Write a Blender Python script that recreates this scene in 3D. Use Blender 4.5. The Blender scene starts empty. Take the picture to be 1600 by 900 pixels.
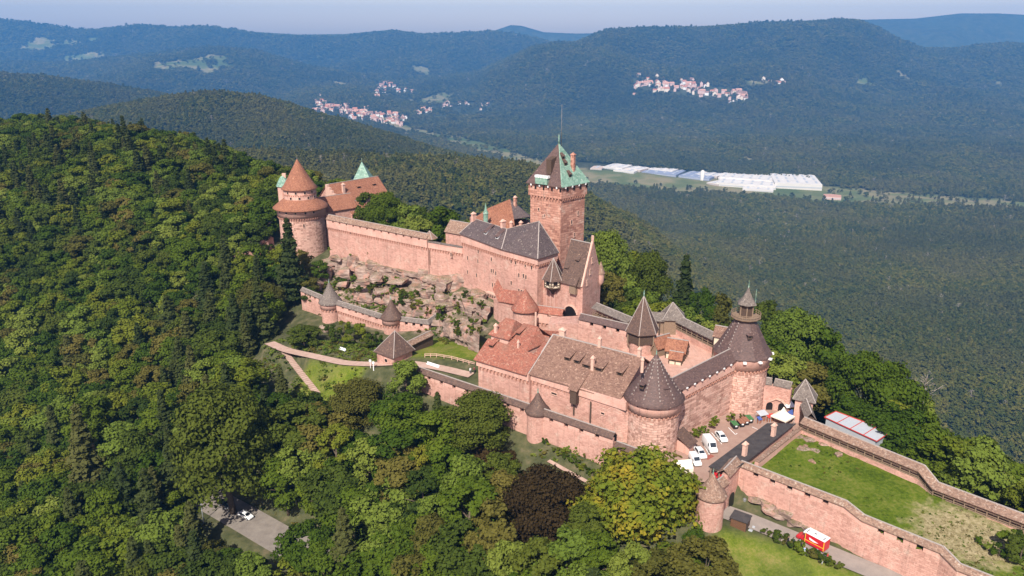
import bpy, bmesh, math, random
import numpy as np
from mathutils import Vector
random.seed(7)
RNG = np.random.default_rng(11)
SC = bpy.context.scene
COL = SC.collection
PI = math.pi
# ------------------------------------------------------------------ camera, sky, sun, exposure
PITCH = math.radians(18.2)
CAM_Z = 90.0
FOC = 1200.0            # focal length in pixels of the 1600 px wide photograph
cam_d = bpy.data.cameras.new("camera")
cam = bpy.data.objects.new("camera", cam_d)
COL.objects.link(cam)
cam_d.sensor_width = 36.0
cam_d.lens = 36.0 * FOC / 1600.0
cam_d.clip_start = 1.0
cam_d.clip_end = 80000.0
cam.location = (0, 0, CAM_Z)
cam.rotation_euler = (PI / 2 - PITCH, 0, 0)
SC.camera = cam

SUN_EL = math.radians(46)
TO_SUN = Vector((-0.28 * math.cos(SUN_EL), -0.96 * math.cos(SUN_EL), math.sin(SUN_EL)))
world = bpy.data.worlds.new("World")
SC.world = world
world.use_nodes = True
wn = world.node_tree.nodes
wl = world.node_tree.links
sky = wn.new("ShaderNodeTexSky")
sky.sky_type = 'NISHITA'
sky.sun_disc = False
sky.sun_elevation = SUN_EL
sky.sun_rotation = math.atan2(TO_SUN.x, TO_SUN.y)
sky.altitude = 700
sky.air_density = 1.0
sky.dust_density = 1.6
sky.ozone_density = 3.0
bg = wn["Background"]
bg.inputs[1].default_value = 0.108
tint = wn.new("ShaderNodeMix"); tint.data_type = 'RGBA'; tint.blend_type = 'MULTIPLY'
tint.inputs[0].default_value = 1.0; tint.inputs[7].default_value = (1.42, 1.07, 0.94, 1)
wl.new(sky.outputs[0], tint.inputs[6])
wl.new(tint.outputs[2], bg.inputs[0])
sun_d = bpy.data.lights.new("sun", 'SUN')
sun_d.energy = 5.0
sun_d.angle = math.radians(0.5)
sun_d.color = (1.0, 0.94, 0.85)
sun = bpy.data.objects.new("sun", sun_d)
COL.objects.link(sun)
sun.location = (-60, -80, 300)
sun.rotation_euler = (-TO_SUN).to_track_quat('-Z', 'Y').to_euler()
SC.view_settings.view_transform = 'Standard'
SC.view_settings.look = 'None'
SC.view_settings.exposure = 0.52
SC.view_settings.gamma = 1.0
SC.cycles.max_bounces = 5
SC.cycles.diffuse_bounces = 2
SC.cycles.transmission_bounces = 3
SC.cycles.transparent_max_bounces = 4
SC.cycles.volume_bounces = 0

# ------------------------------------------------------------------ layout helpers (surveying: a sight line met with a height or a wall)
SP, CP = math.sin(PITCH), math.cos(PITCH)
def ray(u, v):
    xr = (u - 800.0) / FOC
    yc = (450.0 - v) / FOC
    return xr, CP + yc * SP, -SP + yc * CP
def W(u, v, z):
    a, b, c = ray(u, v)
    t = (z - CAM_Z) / c
    return Vector((a * t, b * t, z))
def WY(u, v, Y):
    a, b, c = ray(u, v)
    t = Y / b
    return Vector((a * t, Y, CAM_Z + c * t))
def on_wall(u, v, A, B, off=0.0):
    """point where a sight line meets the vertical plane through A and B"""
    a, b, c = ray(u, v)
    nx, ny = (B[1] - A[1]), -(B[0] - A[0])
    L = math.hypot(nx, ny); nx /= L; ny /= L
    if nx * a + ny * b > 0: nx, ny = -nx, -ny
    t = (nx * (A[0] + nx * off) + ny * (A[1] + ny * off)) / (nx * a + ny * b)
    return Vector((a * t, b * t, CAM_Z + c * t))
def photo(p):
    x, y, z = p[0], p[1], p[2] - CAM_Z
    t = y * CP - z * SP
    return 800 + FOC * x / t, 450 - FOC * (y * SP + z * CP) / t, t

# ------------------------------------------------------------------ objects
ORG = {}
def tag(o, label=None, cat=None, group=None, kind=None):
    if label: o["label"] = label
    if cat: o["category"] = cat
    if group: o["group"] = group
    if kind: o["kind"] = kind
    return o
def empty(name, loc, label=None, cat=None, group=None, rz=0.0):
    o = bpy.data.objects.new(name, None)
    COL.objects.link(o)
    o.location = loc
    o.rotation_euler = (0, 0, rz)
    o.empty_display_size = 0.5
    ORG[o] = Vector(loc)
    return tag(o, label, cat, group)
def add_obj(name, me, parent=None):
    o = bpy.data.objects.new(name, me)
    COL.objects.link(o)
    if parent: o.parent = parent
    return o
def dup(root, loc, rz, label=None, group=None):
    r = root.copy(); COL.objects.link(r)
    r.location = loc; r.rotation_euler = (0, 0, rz)
    if label: r["label"] = label
    if group: r["group"] = group
    for ch in list(root.children):
        c = ch.copy(); COL.objects.link(c); c.parent = r
        for g in list(ch.children):
            d = g.copy(); COL.objects.link(d); d.parent = c
    return r

class MB:
    """collects faces; build() links them as one mesh object"""
    def __init__(s):
        s.v = []; s.f = []; s.sm = []
    def add(s, pts, faces, smooth=False):
        b = len(s.v)
        s.v.extend([tuple(p) for p in pts])
        s.f.extend([tuple(b + i for i in f) for f in faces])
        s.sm.extend([smooth] * len(faces))
    def poly(s, pts):
        s.add(pts, [tuple(range(len(pts)))])
    def slab(s, pts, th):
        """a polygon given thickness downward"""
        n = len(pts)
        lo = [(p[0], p[1], p[2] - th) for p in pts]
        s.add(list(pts) + lo, [tuple(range(n)), tuple(range(2 * n - 1, n - 1, -1))] + [(i, n + i, n + (i + 1) % n, (i + 1) % n) for i in range(n)])
    def prism(s, pts, z0, z1, top=True):
        n = len(pts)
        a = sum(pts[i][0] * pts[(i + 1) % n][1] - pts[(i + 1) % n][0] * pts[i][1] for i in range(n))
        if a < 0: pts = pts[::-1]
        z1s = z1 if isinstance(z1, (list, tuple)) else [z1] * n
        lo = [(p[0], p[1], z0) for p in pts]; hi = [(p[0], p[1], z1s[i]) for i, p in enumerate(pts)]
        fs = [(i, (i + 1) % n, n + (i + 1) % n, n + i) for i in range(n)]
        if top: fs += [tuple(range(n, 2 * n)), tuple(range(n - 1, -1, -1))]
        s.add(lo + hi, fs)
    def box(s, c, sx, sy, sz, rz=0.0):
        """box with its bottom centre at c"""
        ca, sa = math.cos(rz), math.sin(rz)
        pts = []
        for z in (0, sz):
            for x, y in ((-1, -1), (1, -1), (1, 1), (-1, 1)):
                x *= sx / 2; y *= sy / 2
                pts.append((c[0] + x * ca - y * sa, c[1] + x * sa + y * ca, c[2] + z))
        s.add(pts, [(3, 2, 1, 0), (4, 5, 6, 7), (0, 1, 5, 4), (1, 2, 6, 5), (2, 3, 7, 6), (3, 0, 4, 7)])
    def bar(s, a, b, w, h=None):
        """a square bar from a to b"""
        h = h or w
        a = Vector(a); b = Vector(b); d = (b - a)
        if d.length < 1e-6: return
        d.normalize()
        up = Vector((0, 0, 1)) if abs(d.z) < 0.95 else Vector((1, 0, 0))
        sd = d.cross(up).normalized() * (w / 2); up = sd.cross(d).normalized() * (h / 2)
        pts = [a - sd - up, a + sd - up, a + sd + up, a - sd + up, b - sd - up, b + sd - up, b + sd + up, b - sd + up]
        s.add(pts, [(0, 1, 2, 3), (7, 6, 5, 4), (4, 5, 1, 0), (5, 6, 2, 1), (6, 7, 3, 2), (7, 4, 0, 3)])
    def lathe(s, c, prof, n=32, a0=0.0, a1=2 * PI, smooth=True, cap=True):
        """profile [(r, z)] turned about the vertical through c"""
        full = abs(a1 - a0 - 2 * PI) < 1e-6
        m = n if full else n + 1
        pts = []; fs = []
        for r, z in prof:
            for k in range(m):
                a = a0 + (a1 - a0) * k / n
                pts.append((c[0] + r * math.cos(a), c[1] + r * math.sin(a), z))
        for j in range(len(prof) - 1):
            for k in range(n):
                k2 = (k + 1) % m
                fs.append((j * m + k, j * m + k2, (j + 1) * m + k2, (j + 1) * m + k))
        s.add(pts, fs, smooth)
    def tube(s, pts, rad, n=6, smooth=True):
        """tapered tube through pts; rad one number or a list"""
        P = [Vector(p) for p in pts]
        R = rad if isinstance(rad, (list, tuple)) else [rad] * len(P)
        vs = []; fs = []
        for i, p in enumerate(P):
            d = (P[min(i + 1, len(P) - 1)] - P[max(i - 1, 0)]).normalized()
            up = Vector((0, 0, 1)) if abs(d.z) < 0.9 else Vector((1, 0, 0))
            x = d.cross(up).normalized(); y = x.cross(d).normalized()
            for k in range(n):
                a = 2 * PI * k / n
                vs.append(p + x * (R[i] * math.cos(a)) + y * (R[i] * math.sin(a)))
        for i in range(len(P) - 1):
            for k in range(n):
                fs.append((i * n + k, i * n + (k + 1) % n, (i + 1) * n + (k + 1) % n, (i + 1) * n + k))
        fs.append(tuple(range(n - 1, -1, -1))); fs.append(tuple(range((len(P) - 1) * n, len(P) * n)))
        s.add(vs, fs, smooth)
    def mesh(s, name, mat, org=(0, 0, 0)):
        me = bpy.data.meshes.new(name)
        o = Vector(org)
        me.from_pydata([(p[0] - o.x, p[1] - o.y, p[2] - o.z) for p in s.v], [], s.f)
        me.polygons.foreach_set("use_smooth", s.sm)
        if mat: me.materials.append(mat)
        uv = me.uv_layers.new(name="UVMap")
        me.update()
        for pl in me.polygons:
            n = pl.normal
            if abs(n.z) > 0.97: t = Vector((1, 0, 0)); b = Vector((0, 1, 0))
            else:
                t = Vector((-n.y, n.x, 0)).normalized(); b = n.cross(t)
            for li in pl.loop_indices:
                p = me.vertices[me.loops[li].vertex_index].co + o
                uv.data[li].uv = (p.dot(t), p.dot(b))
        return me
    def build(s, name, mat, parent=None, kind=None):
        root = parent
        while root is not None and root.parent is not None: root = root.parent
        org = ORG.get(root, Vector((0, 0, 0))) if root else Vector((0, 0, 0))
        o = add_obj(name, s.mesh(name, mat, org), parent)
        if kind: o["kind"] = kind
        return o

# ------------------------------------------------------------------ materials
class NT:
    def __init__(s, name):
        s.m = bpy.data.materials.new(name); s.m.use_nodes = True
        s.t = s.m.node_tree; s.b = s.t.nodes["Principled BSDF"]; s.out = s.t.nodes["Material Output"]
    def n(s, typ, **kw):
        x = s.t.nodes.new(typ)
        for k, v in kw.items():
            if k.startswith("i_"): x.inputs[k[2:].replace("_", " ")].default_value = v
            else: setattr(x, k, v)
        return x
    def l(s, a, b): s.t.links.new(a, b)
    def noise(s, vec, scale, detail=3.0, rough=0.6):
        x = s.n("ShaderNodeTexNoise"); x.inputs["Scale"].default_value = scale; x.inputs["Detail"].default_value = detail; x.inputs["Roughness"].default_value = rough
        if vec is not None: s.l(vec, x.inputs["Vector"])
        return x.outputs["Fac"]
    def ramp(s, fac, stops):
        x = s.n("ShaderNodeValToRGB"); cr = x.color_ramp
        while len(cr.elements) < len(stops): cr.elements.new(0.5)
        for e, (p, c) in zip(cr.elements, stops):
            e.position = p; e.color = (c[0], c[1], c[2], 1) if isinstance(c, (tuple, list)) else (c, c, c, 1)
        s.l(fac, x.inputs[0]); return x.outputs[0]
    def mix(s, fac, a, b, mode='MIX'):
        x = s.n("ShaderNodeMix", data_type='RGBA', blend_type=mode)
        for inp, val in ((x.inputs[0], fac), (x.inputs[6], a), (x.inputs[7], b)):
            if isinstance(val, bpy.types.NodeSocket): s.l(val, inp)
            elif isinstance(val, (tuple, list)): inp.default_value = (val[0], val[1], val[2], 1)
            else: inp.default_value = val
        return x.outputs[2]
    def math(s, op, a, b=0.0):
        x = s.n("ShaderNodeMath", operation=op)
        for i, val in enumerate((a, b)):
            if isinstance(val, bpy.types.NodeSocket): s.l(val, x.inputs[i])
            else: x.inputs[i].default_value = val
        return x.outputs[0]
    def bump(s, h, strength=0.5, dist=0.1):
        x = s.n("ShaderNodeBump"); x.inputs["Strength"].default_value = strength; x.inputs["Distance"].default_value = dist
        s.l(h, x.inputs["Height"]); s.l(x.outputs[0], s.b.inputs["Normal"])
    def col(s, c):
        if isinstance(c, bpy.types.NodeSocket): s.l(c, s.b.inputs["Base Color"])
        else: s.b.inputs["Base Color"].default_value = (c[0], c[1], c[2], 1)
    def rough(s, r, spec=0.2):
        s.b.inputs["Roughness"].default_value = r; s.b.inputs["Specular IOR Level"].default_value = spec

def plain(name, c, rough=0.7, spec=0.3, var=0.15, scale=2.0, metal=0.0):
    k = NT(name); g = k.n("ShaderNodeNewGeometry").outputs["Position"]
    f = k.noise(g, scale, 4)
    k.col(k.ramp(f, [(0.25, tuple(x * (1 - var) for x in c)), (0.75, tuple(min(1, x * (1 + var)) for x in c))]))
    k.rough(rough, spec); k.b.inputs["Metallic"].default_value = metal
    return k.m

def stone_mat(name, light, dark, bw=0.75, bh=0.38, contrast=0.5, patch=0.5, bump=0.6):
    k = NT(name)
    uv = k.n("ShaderNodeTexCoord").outputs["UV"]; g = k.n("ShaderNodeNewGeometry").outputs["Position"]
    # a little wobble keeps the courses from being ruler-straight
    wob = k.n("ShaderNodeTexNoise"); wob.inputs["Scale"].default_value = 0.35; k.l(uv, wob.inputs["Vector"])
    vm = k.n("ShaderNodeVectorMath", operation='MULTIPLY_ADD'); k.l(wob.outputs["Color"], vm.inputs[0]); vm.inputs[1].default_value = (0.5, 0.35, 0); k.l(uv, vm.inputs[2])
    br = k.n("ShaderNodeTexBrick"); br.offset = 0.5; br.squash = 1.0
    br.inputs["Scale"].default_value = 1.0; br.inputs["Brick Width"].default_value = bw; br.inputs["Row Height"].default_value = bh
    br.inputs["Mortar Size"].default_value = 0.035; br.inputs["Mortar Smooth"].default_value = 0.4; br.inputs["Bias"].default_value = 0.0
    br.inputs["Color1"].default_value = (0, 0, 0, 1); br.inputs["Color2"].default_value = (1, 1, 1, 1); br.inputs["Mortar"].default_value = (0.62, 0.62, 0.62, 1)
    k.l(vm.outputs[0], br.inputs["Vector"])
    big = k.noise(g, 0.16, 5, 0.65); fine = k.noise(g, 1.6, 4, 0.7); mid = k.noise(g, 0.55, 4, 0.6)
    f = k.math('ADD', k.math('MULTIPLY', br.outputs["Color"], contrast), k.math('MULTIPLY', fine, 1.0 - contrast))
    c = k.ramp(f, [(0.12, dark), (0.45, tuple(0.35 * d + 0.65 * l for d, l in zip(dark, light))), (0.9, light)])
    wash = k.ramp(big, [(0.35, tuple(min(1, l * 1.12) for l in light)), (0.66, tuple(l * 0.66 for l in light))])
    c = k.mix(patch, c, wash)
    stain = k.ramp(mid, [(0.60, 0.0), (0.78, 1.0)])
    c = k.mix(k.math('MULTIPLY', stain, 0.5), c, tuple(d * 0.8 for d in dark))
    pal2 = k.noise(g, 0.42, 5, 0.75)
    c = k.mix(k.ramp(pal2, [(0.54, 0.0), (0.68, 0.65)]), c, (0.62, 0.47, 0.38))
    c = k.mix(k.math('MULTIPLY', k.ramp(k.noise(g, 2.6, 3, 0.7), [(0.55, 0.0), (0.70, 1.0)]), 0.45), c, tuple(d * 0.9 for d in dark))
    # vertical weather streaks
    mp = k.n("ShaderNodeMapping"); mp.inputs["Scale"].default_value = (1.3, 0.09, 1); k.l(uv, mp.inputs["Vector"])
    st = k.noise(mp.outputs[0], 1.0, 3)
    c = k.mix(k.math('MULTIPLY', k.ramp(st, [(0.54, 0.0), (0.72, 1.0)]), 0.38), c, (0.16, 0.10, 0.08))
    k.col(c); k.rough(0.92, 0.15)
    h = k.math('SUBTRACT', fine, k.math('MULTIPLY', br.outputs["Fac"], 0.8))
    k.bump(h, bump, 0.12)
    return k.m

def roof_mat(name, c, c2, odd, odd_amt=0.08, bw=0.42, bh=0.3, rough=0.75, moss=None):
    k = NT(name)
    uv = k.n("ShaderNodeTexCoord").outputs["UV"]; g = k.n("ShaderNodeNewGeometry").outputs["Position"]
    br = k.n("ShaderNodeTexBrick"); br.offset = 0.5
    br.inputs["Scale"].default_value = 1.0; br.inputs["Brick Width"].default_value = bw; br.inputs["Row Height"].default_value = bh
    br.inputs["Mortar Size"].default_value = 0.02; br.inputs["Mortar Smooth"].default_value = 0.2
    br.inputs["Color1"].default_value = (0, 0, 0, 1); br.inputs["Color2"].default_value = (1, 1, 1, 1); br.inputs["Mortar"].default_value = (0.1, 0.1, 0.1, 1)
    k.l(uv, br.inputs["Vector"])
    big = k.noise(g, 0.3, 4, 0.6)
    f = k.math('ADD', k.math('MULTIPLY', br.outputs["Color"], 0.6), k.math('MULTIPLY', big, 0.4))
    cc = k.ramp(f, [(0.1, c2), (0.75, c)])
    sp = k.noise(g, 1.5, 2, 0.7)
    cc = k.mix(k.ramp(sp, [(0.66 - odd_amt, 0.0), (0.72, 1.0)]), cc, odd)
    if moss: cc = k.mix(k.math('MULTIPLY', k.ramp(k.noise(g, 0.22, 4), [(0.5, 0.0), (0.7, 1.0)]), 0.55), cc, moss)
    k.col(cc); k.rough(rough, 0.3)
    # each course steps down over the next
    sep = k.n("ShaderNodeSeparateXYZ"); k.l(uv, sep.inputs[0])
    fr = k.math('FRACT', k.math('MULTIPLY', sep.outputs[1], 1.0 / bh))
    k.bump(k.math('ADD', k.math('MULTIPLY', fr, -0.5), k.math('MULTIPLY', br.outputs["Color"], 0.5)), 0.55, 0.06)
    return k.m

M = {}
M['stone'] = stone_mat("pink_sandstone", (0.65, 0.375, 0.30), (0.33, 0.155, 0.115), 0.95, 0.45, 0.6, 0.42, 0.9)
M['stone_smooth'] = stone_mat("dressed_sandstone", (0.65, 0.385, 0.31), (0.42, 0.22, 0.165), 0.9, 0.45, 0.35, 0.6, 0.3)
M['stone_rough'] = stone_mat("rusticated_sandstone", (0.71, 0.44, 0.35), (0.26, 0.125, 0.09), 1.7, 0.62, 0.72, 0.18, 1.3)
M['stone_keep'] = stone_mat("red_keep_stone", (0.58, 0.305, 0.225), (0.25, 0.105, 0.075), 1.8, 0.75, 0.72, 0.2, 1.2)
M['trim'] = plain("pale_stone_trim", (0.58, 0.37, 0.29), 0.85, 0.2, 0.2, 3)
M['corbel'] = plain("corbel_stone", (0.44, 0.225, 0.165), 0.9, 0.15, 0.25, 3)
M['mortar'] = plain("lime_ridge_mortar", (0.36, 0.31, 0.28), 0.9, 0.1, 0.2, 3)
M['slate'] = roof_mat("dark_slate", (0.125, 0.076, 0.066), (0.072, 0.045, 0.041), (0.26, 0.18, 0.15), 0.02, 0.45, 0.32, 0.62)
M['slate_grey'] = roof_mat("grey_slate", (0.120, 0.088, 0.084), (0.062, 0.046, 0.046), (0.34, 0.29, 0.25), 0.05, 0.45, 0.32, 0.6)
M['slate_brown'] = roof_mat("brown_slate", (0.135, 0.082, 0.062), (0.072, 0.045, 0.036), (0.26, 0.17, 0.12), 0.04, 0.45, 0.32, 0.7)
M['brown_tile'] = roof_mat("brown_tile", (0.25, 0.145, 0.105), (0.12, 0.065, 0.048), (0.38, 0.25, 0.18), 0.08, 0.4, 0.32, 0.85)
M['rust_tile'] = roof_mat("rust_tile", (0.33, 0.145, 0.085), (0.17, 0.065, 0.04), (0.42, 0.22, 0.13), 0.06, 0.4, 0.32, 0.85)
M['red_tile'] = roof_mat("red_tile", (0.34, 0.122, 0.080), (0.18, 0.066, 0.046), (0.40, 0.24, 0.17), 0.11, 0.4, 0.32, 0.85, (0.22, 0.12, 0.085))
M['old_tile'] = roof_mat("weathered_tile", (0.30, 0.19, 0.135), (0.145, 0.088, 0.065), (0.42, 0.33, 0.26), 0.10, 0.4, 0.32, 0.9)
M['grey_tile'] = roof_mat("grey_shingle", (0.20, 0.165, 0.14), (0.10, 0.08, 0.07), (0.33, 0.28, 0.24), 0.05, 0.4, 0.32, 0.85)
M['copper'] = roof_mat("green_copper", (0.21, 0.345, 0.265), (0.11, 0.20, 0.155), (0.40, 0.47, 0.39), 0.12, 1.2, 0.9, 0.65)
M['timber'] = plain("dark_timber", (0.085, 0.055, 0.04), 0.85, 0.2, 0.35, 4)
M['timber_light'] = plain("weathered_timber", (0.23, 0.16, 0.11), 0.85, 0.2, 0.3, 4)
M['plaster'] = plain("cream_plaster", (0.62, 0.53, 0.40), 0.9, 0.1, 0.1, 2)
M['dark'] = plain("dark_glass", (0.012, 0.011, 0.012), 0.35, 0.5, 0.1, 2)  # glass panes, and painted shade in loopholes, arches and the light well
M['white'] = plain("white_paint", (0.78, 0.78, 0.76), 0.35, 0.5, 0.03, 1)
M['iron'] = plain("grey_iron", (0.16, 0.16, 0.16), 0.5, 0.5, 0.1, 3)
# ------------------------------------------------------------------ terrain
def vnoise(x, y, seed=0):
    xi = np.floor(x).astype(np.int64); yi = np.floor(y).astype(np.int64)
    xf = x - xi; yf = y - yi
    def h(a, b):
        n = (a * 374761393 + b * 668265263 + seed * 974711) & 0x7fffffff
        n = ((n ^ (n >> 13)) * 1274126177) & 0x7fffffff
        return ((n ^ (n >> 16)) & 0xffff) / 65535.0
    ux = xf * xf * (3 - 2 * xf); uy = yf * yf * (3 - 2 * yf)
    a = h(xi, yi) * (1 - ux) + h(xi + 1, yi) * ux
    b = h(xi, yi + 1) * (1 - ux) + h(xi + 1, yi + 1) * ux
    return (a * (1 - uy) + b * uy) * 2 - 1
def fbm(x, y, octv=4, seed=0):
    s = 0; a = 1.0; tot = 0
    for o in range(octv):
        s = s + a * vnoise(x * 2 ** o + 17.3 * o, y * 2 ** o - 9.1 * o, seed + o); tot += a; a *= 0.5
    return s / tot
def sstep(a, b, x):
    t = np.clip((x - a) / (b - a), 0, 1); return t * t * (3 - 2 * t)

CTRL = np.array([
 (33,155,-2),(45,160,-1.6),(58,172,-1.8),(50,152,-1.6),(62,178,-1.8),(68,170,-1.6),
 (-26,185.7,-2.5),(-14,177,-3),(10.3,159.3,-3.6),(22.4,150.6,-4.2),(33,143,-5.5),
 (41,133,-7.6),(61,132,-8.2),(74,122.5,-9.2),(48,141,-7),(50,128,-10),(90,110,-10.5),(60,118,-12),
 (50,149,-4.5),(68,161,-4),(60,150,-5),(79,137,-6.5),(96,124,-7.5),(84,121,-8),(72,150,-5.5),
 (80,165,-6),(105,132,-9),(112,195,-34),(135,160,-36),(150,250,-85),(200,200,-95),(250,400,-240),(92,222,-26),(170,110,-55),(78,190,-10),
 (45,222,-4),(30,238,1),(66,262,-30),(60,300,-62),(100,350,-130),(20,275,-8),
 (0,213,3.5),(15,200,5),(45,188,8),(0,245,12),(-20,262,9),(-45,285,9),(-60,300,9),(-92,290,2),(-96,312,4),(-70,345,8),
 (-19,212,1.4),(-25,200,2.4),(-12,192,2.4),(-36,204,0),(-10,226,2.5),(-20,238,3.5),(-34,250,3),(-3,219,3),(-50,262,1),(-63,245,-5),(-39,231,-3.5),(-28,226,-1),
 (-58,217,-3.6),(-77,232,-6),(-55,202,-9),(-72,222,-8),
 (-76,173,-30),(-90,188,-30.5),(-58,164,-30),(-100,205,-31),(-40,152,-30),
 (0,140,-17),(20,125,-16),(-30,168,-18),(-60,130,-40),(0,100,-30),(40,100,-22),(80,95,-18),(-100,140,-46),(-130,165,-47),(0,50,-52),(60,50,-42),(120,60,-40),
 (-120,225,-34),(-100,262,-14),(-120,300,-2),(-112,340,7),(-123,398,10),(-200,293,-30),(-200,485,10),(-330,560,19),(-373,568,15),(-260,526,11),(-169,452,11),(-92,372,8),
 (-60,385,-10),(-95,460,-55),(-15,330,-30),(-200,610,-65),(-330,700,-50),(-450,560,0),(-400,400,-25),(-400,250,-65),(-250,200,-62),(-300,100,-85),(-150,70,-70),(-550,400,-60),
 (150,450,-250),(0,500,-210),(300,300,-240),(400,150,-240),(300,0,-150),(-100,600,-190),(-300,850,-190),(-600,800,-150),(0,-100,-110),(-300,-100,-140),(250,-100,-140),(-650,150,-150),(200,700,-330),(-50,800,-300)], float)
def _tps(r2): return np.where(r2 > 0, 0.5 * r2 * np.log(r2 + 1e-9), 0.0)
_S = 100.0
_cx = CTRL[:, :2] / _S
_n = len(CTRL)
_K = _tps(((_cx[:, None] - _cx[None]) ** 2).sum(-1)) + np.eye(_n) * 0.004
_P = np.hstack([np.ones((_n, 1)), _cx])
_A = np.block([[_K, _P], [_P.T, np.zeros((3, 3))]])
_w = np.linalg.solve(_A, np.concatenate([CTRL[:, 2], np.zeros(3)]))
def near_h(x, y):
    q = np.stack([x, y], -1).reshape(-1, 2) / _S
    out = np.empty(len(q))
    for i in range(0, len(q), 20000):
        qq = q[i:i + 20000]
        out[i:i + 20000] = _tps(((qq[:, None] - _cx[None]) ** 2).sum(-1)) @ _w[:_n] + _w[_n] + qq @ _w[_n + 1:]
    return out.reshape(x.shape)

# ranges of hills: skyline sighted at a distance, front run, back run
RANGES = [
 (1150, 700, 500, [(-400,215),(100,225),(330,234),(480,240),(640,247),(740,250),(830,258),(900,296),(960,338),(1040,400),(1150,480),(1300,600)], 9),
 (1950, 750, 650, [(-500,230),(-100,205),(0,195),(100,182),(160,168),(230,156),(330,143),(400,149),(460,166),(530,186),(600,209),(680,233),(740,250),(800,270),(860,300),(960,380),(1060,520)], 9),
 (3300, 1100, 900, [(-500,130),(-50,114),(0,115),(60,119),(150,130),(230,143),(300,156),(380,185),(450,230)], 8),
 (5600, 1500, 900, [(300,170),(400,158),(480,140),(560,137),(640,150),(700,160),(760,185)], 6),
 (6700, 1800, 1200, [(-500,100),(-50,96),(100,100),(200,90),(330,76),(400,82),(480,105),(560,118),(640,125),(720,118),(800,110),(860,130)], 6),
 (8800, 2400, 1500, [(-600,20),(-50,30),(0,32),(60,38),(120,46),(150,45),(215,40),(270,44),(320,42),(400,50),(470,54),(540,53),(590,48),(615,46),(660,52),(720,51),(770,47),(800,52),(860,66),(950,74),(1100,90)], 0),
 (10400, 1200, 800, [(650,80),(740,60),(780,45),(798,39),(815,40),(850,50),(900,52),(960,51),(1050,70)], 0),
 (6600, 2100, 1800, [(560,215),(640,185),(700,150),(760,110),(830,76),(870,69),(900,69),(950,49),(1000,46),(1100,45),(1180,39),(1260,37),(1310,34),(1340,35),(1370,46),(1400,63),(1440,78),(1490,79),(1530,73),(1570,70),(1600,72),(1700,80),(2100,80)], 6),
 (10000, 2000, 1200, [(1100,70),(1200,46),(1260,36),(1330,31),(1430,29),(1500,21),(1560,21),(1600,23),(1800,35),(2200,40)], 0),
]
_RN = []
for D, wf, wb, prof, th in RANGES:
    ps = []; zs = []
    for u, v in prof:
        a, b, c = ray(u, v); ps.append(a / b); zs.append(CAM_Z + c / b * D - th)
    _RN.append((D, wf, wb, np.array(ps), np.array(zs)))
def far_h(x, y):
    Y = np.maximum(y, 60.0)
    p = np.clip(x / Y, -3, 3)
    r = Y
    base = -335 - 65 * sstep(900, 2400, r) + 45 * sstep(3600, 5200, r) * sstep(0.02, 0.3, p) + 30 * sstep(3500, 6000, r)
    base = base + 30 * fbm(x / 420, y / 420, 3, 5) * sstep(500, 900, r) * (1 - sstep(2100, 2500, r)) + 60 * fbm(x / 900, y / 900, 4, 8) * sstep(3100, 4200, r)
    h = base
    for i, (D, wf, wb, ps, zs) in enumerate(_RN):
        cz = np.interp(p, ps, zs)
        d = (r - D)
        s = np.where(d < 0, -d / wf, d / wb)
        wig = (0.30 if D < 5000 else 0.48) * fbm(x / (0.16 * D) + 3.1 * i, y / (0.22 * D), 4, 20 + i) * np.clip(s * 3, 0, 1)
        g = 1 - sstep(0, 1, np.clip(s + wig, 0, 1.3))
        hh = base + (cz - base) * g
        h = np.maximum(h, np.where(cz > base, hh, h))
    return h
CAST_C = (-60.0, 260.0)
ZONES = []      # (polygon, plane function or z, blend metres)
def poly_dist(x, y, poly):
    """distance outside a polygon (0 inside)"""
    n = len(poly); ins = np.zeros(x.shape, bool); d = np.full(x.shape, 1e9)
    for i in range(n):
        x0, y0 = poly[i][0], poly[i][1]; x1, y1 = poly[(i + 1) % n][0], poly[(i + 1) % n][1]
        cond = ((y0 > y) != (y1 > y)) & (x < (x1 - x0) * (y - y0) / (y1 - y0 + 1e-12) + x0)
        ins ^= cond
        t = np.clip(((x - x0) * (x1 - x0) + (y - y0) * (y1 - y0)) / ((x1 - x0) ** 2 + (y1 - y0) ** 2 + 1e-9), 0, 1)
        d = np.minimum(d, np.hypot(x - x0 - t * (x1 - x0), y - y0 - t * (y1 - y0)))
    return np.where(ins, 0.0, d)
def path_dist(x, y, pts):
    d = np.full(x.shape, 1e9); zz = np.zeros(x.shape)
    for (x0, y0, z0), (x1, y1, z1) in zip(pts[:-1], pts[1:]):
        t = np.clip(((x - x0) * (x1 - x0) + (y - y0) * (y1 - y0)) / ((x1 - x0) ** 2 + (y1 - y0) ** 2 + 1e-9), 0, 1)
        dd = np.hypot(x - x0 - t * (x1 - x0), y - y0 - t * (y1 - y0))
        m = dd < d; d = np.where(m, dd, d); zz = np.where(m, z0 + t * (z1 - z0), zz)
    return d, zz
PARK = [(33,150,-1.6),(43.5,144.5,-1.6),(53,150.5,-1.6),(69,166,-1.6),(72,178,-1.6),(62,181,-1.6),(46,172,-1.6),(38,160,-1.6)]
LAWN = [(50.9,148,-0.9),(67.4,133,-1.0),(69.9,130.2,-1.3),(80.1,120.5,-1.9),(81.7,117,-2.2),(95.5,105,-3.0),(110,117,-2.4),(99.6,127.7,-1.6),(88.5,139.0,-1.0),(87.2,143.0,-0.9),(69.6,163.9,-0.6)]
ROAD = [(44,142.5,-7.0),(50,139,-7.4),(61,131.0,-8.2),(74,121.5,-9.0),(90,109,-10.2),(110,94,-11.5)]
LOWROAD = [tuple(W(180,700,-31)),tuple(W(300,765,-30.8)),tuple(W(385,812,-30.3)),tuple(W(450,850,-30)),tuple(W(560,900,-29.5))]
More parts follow.
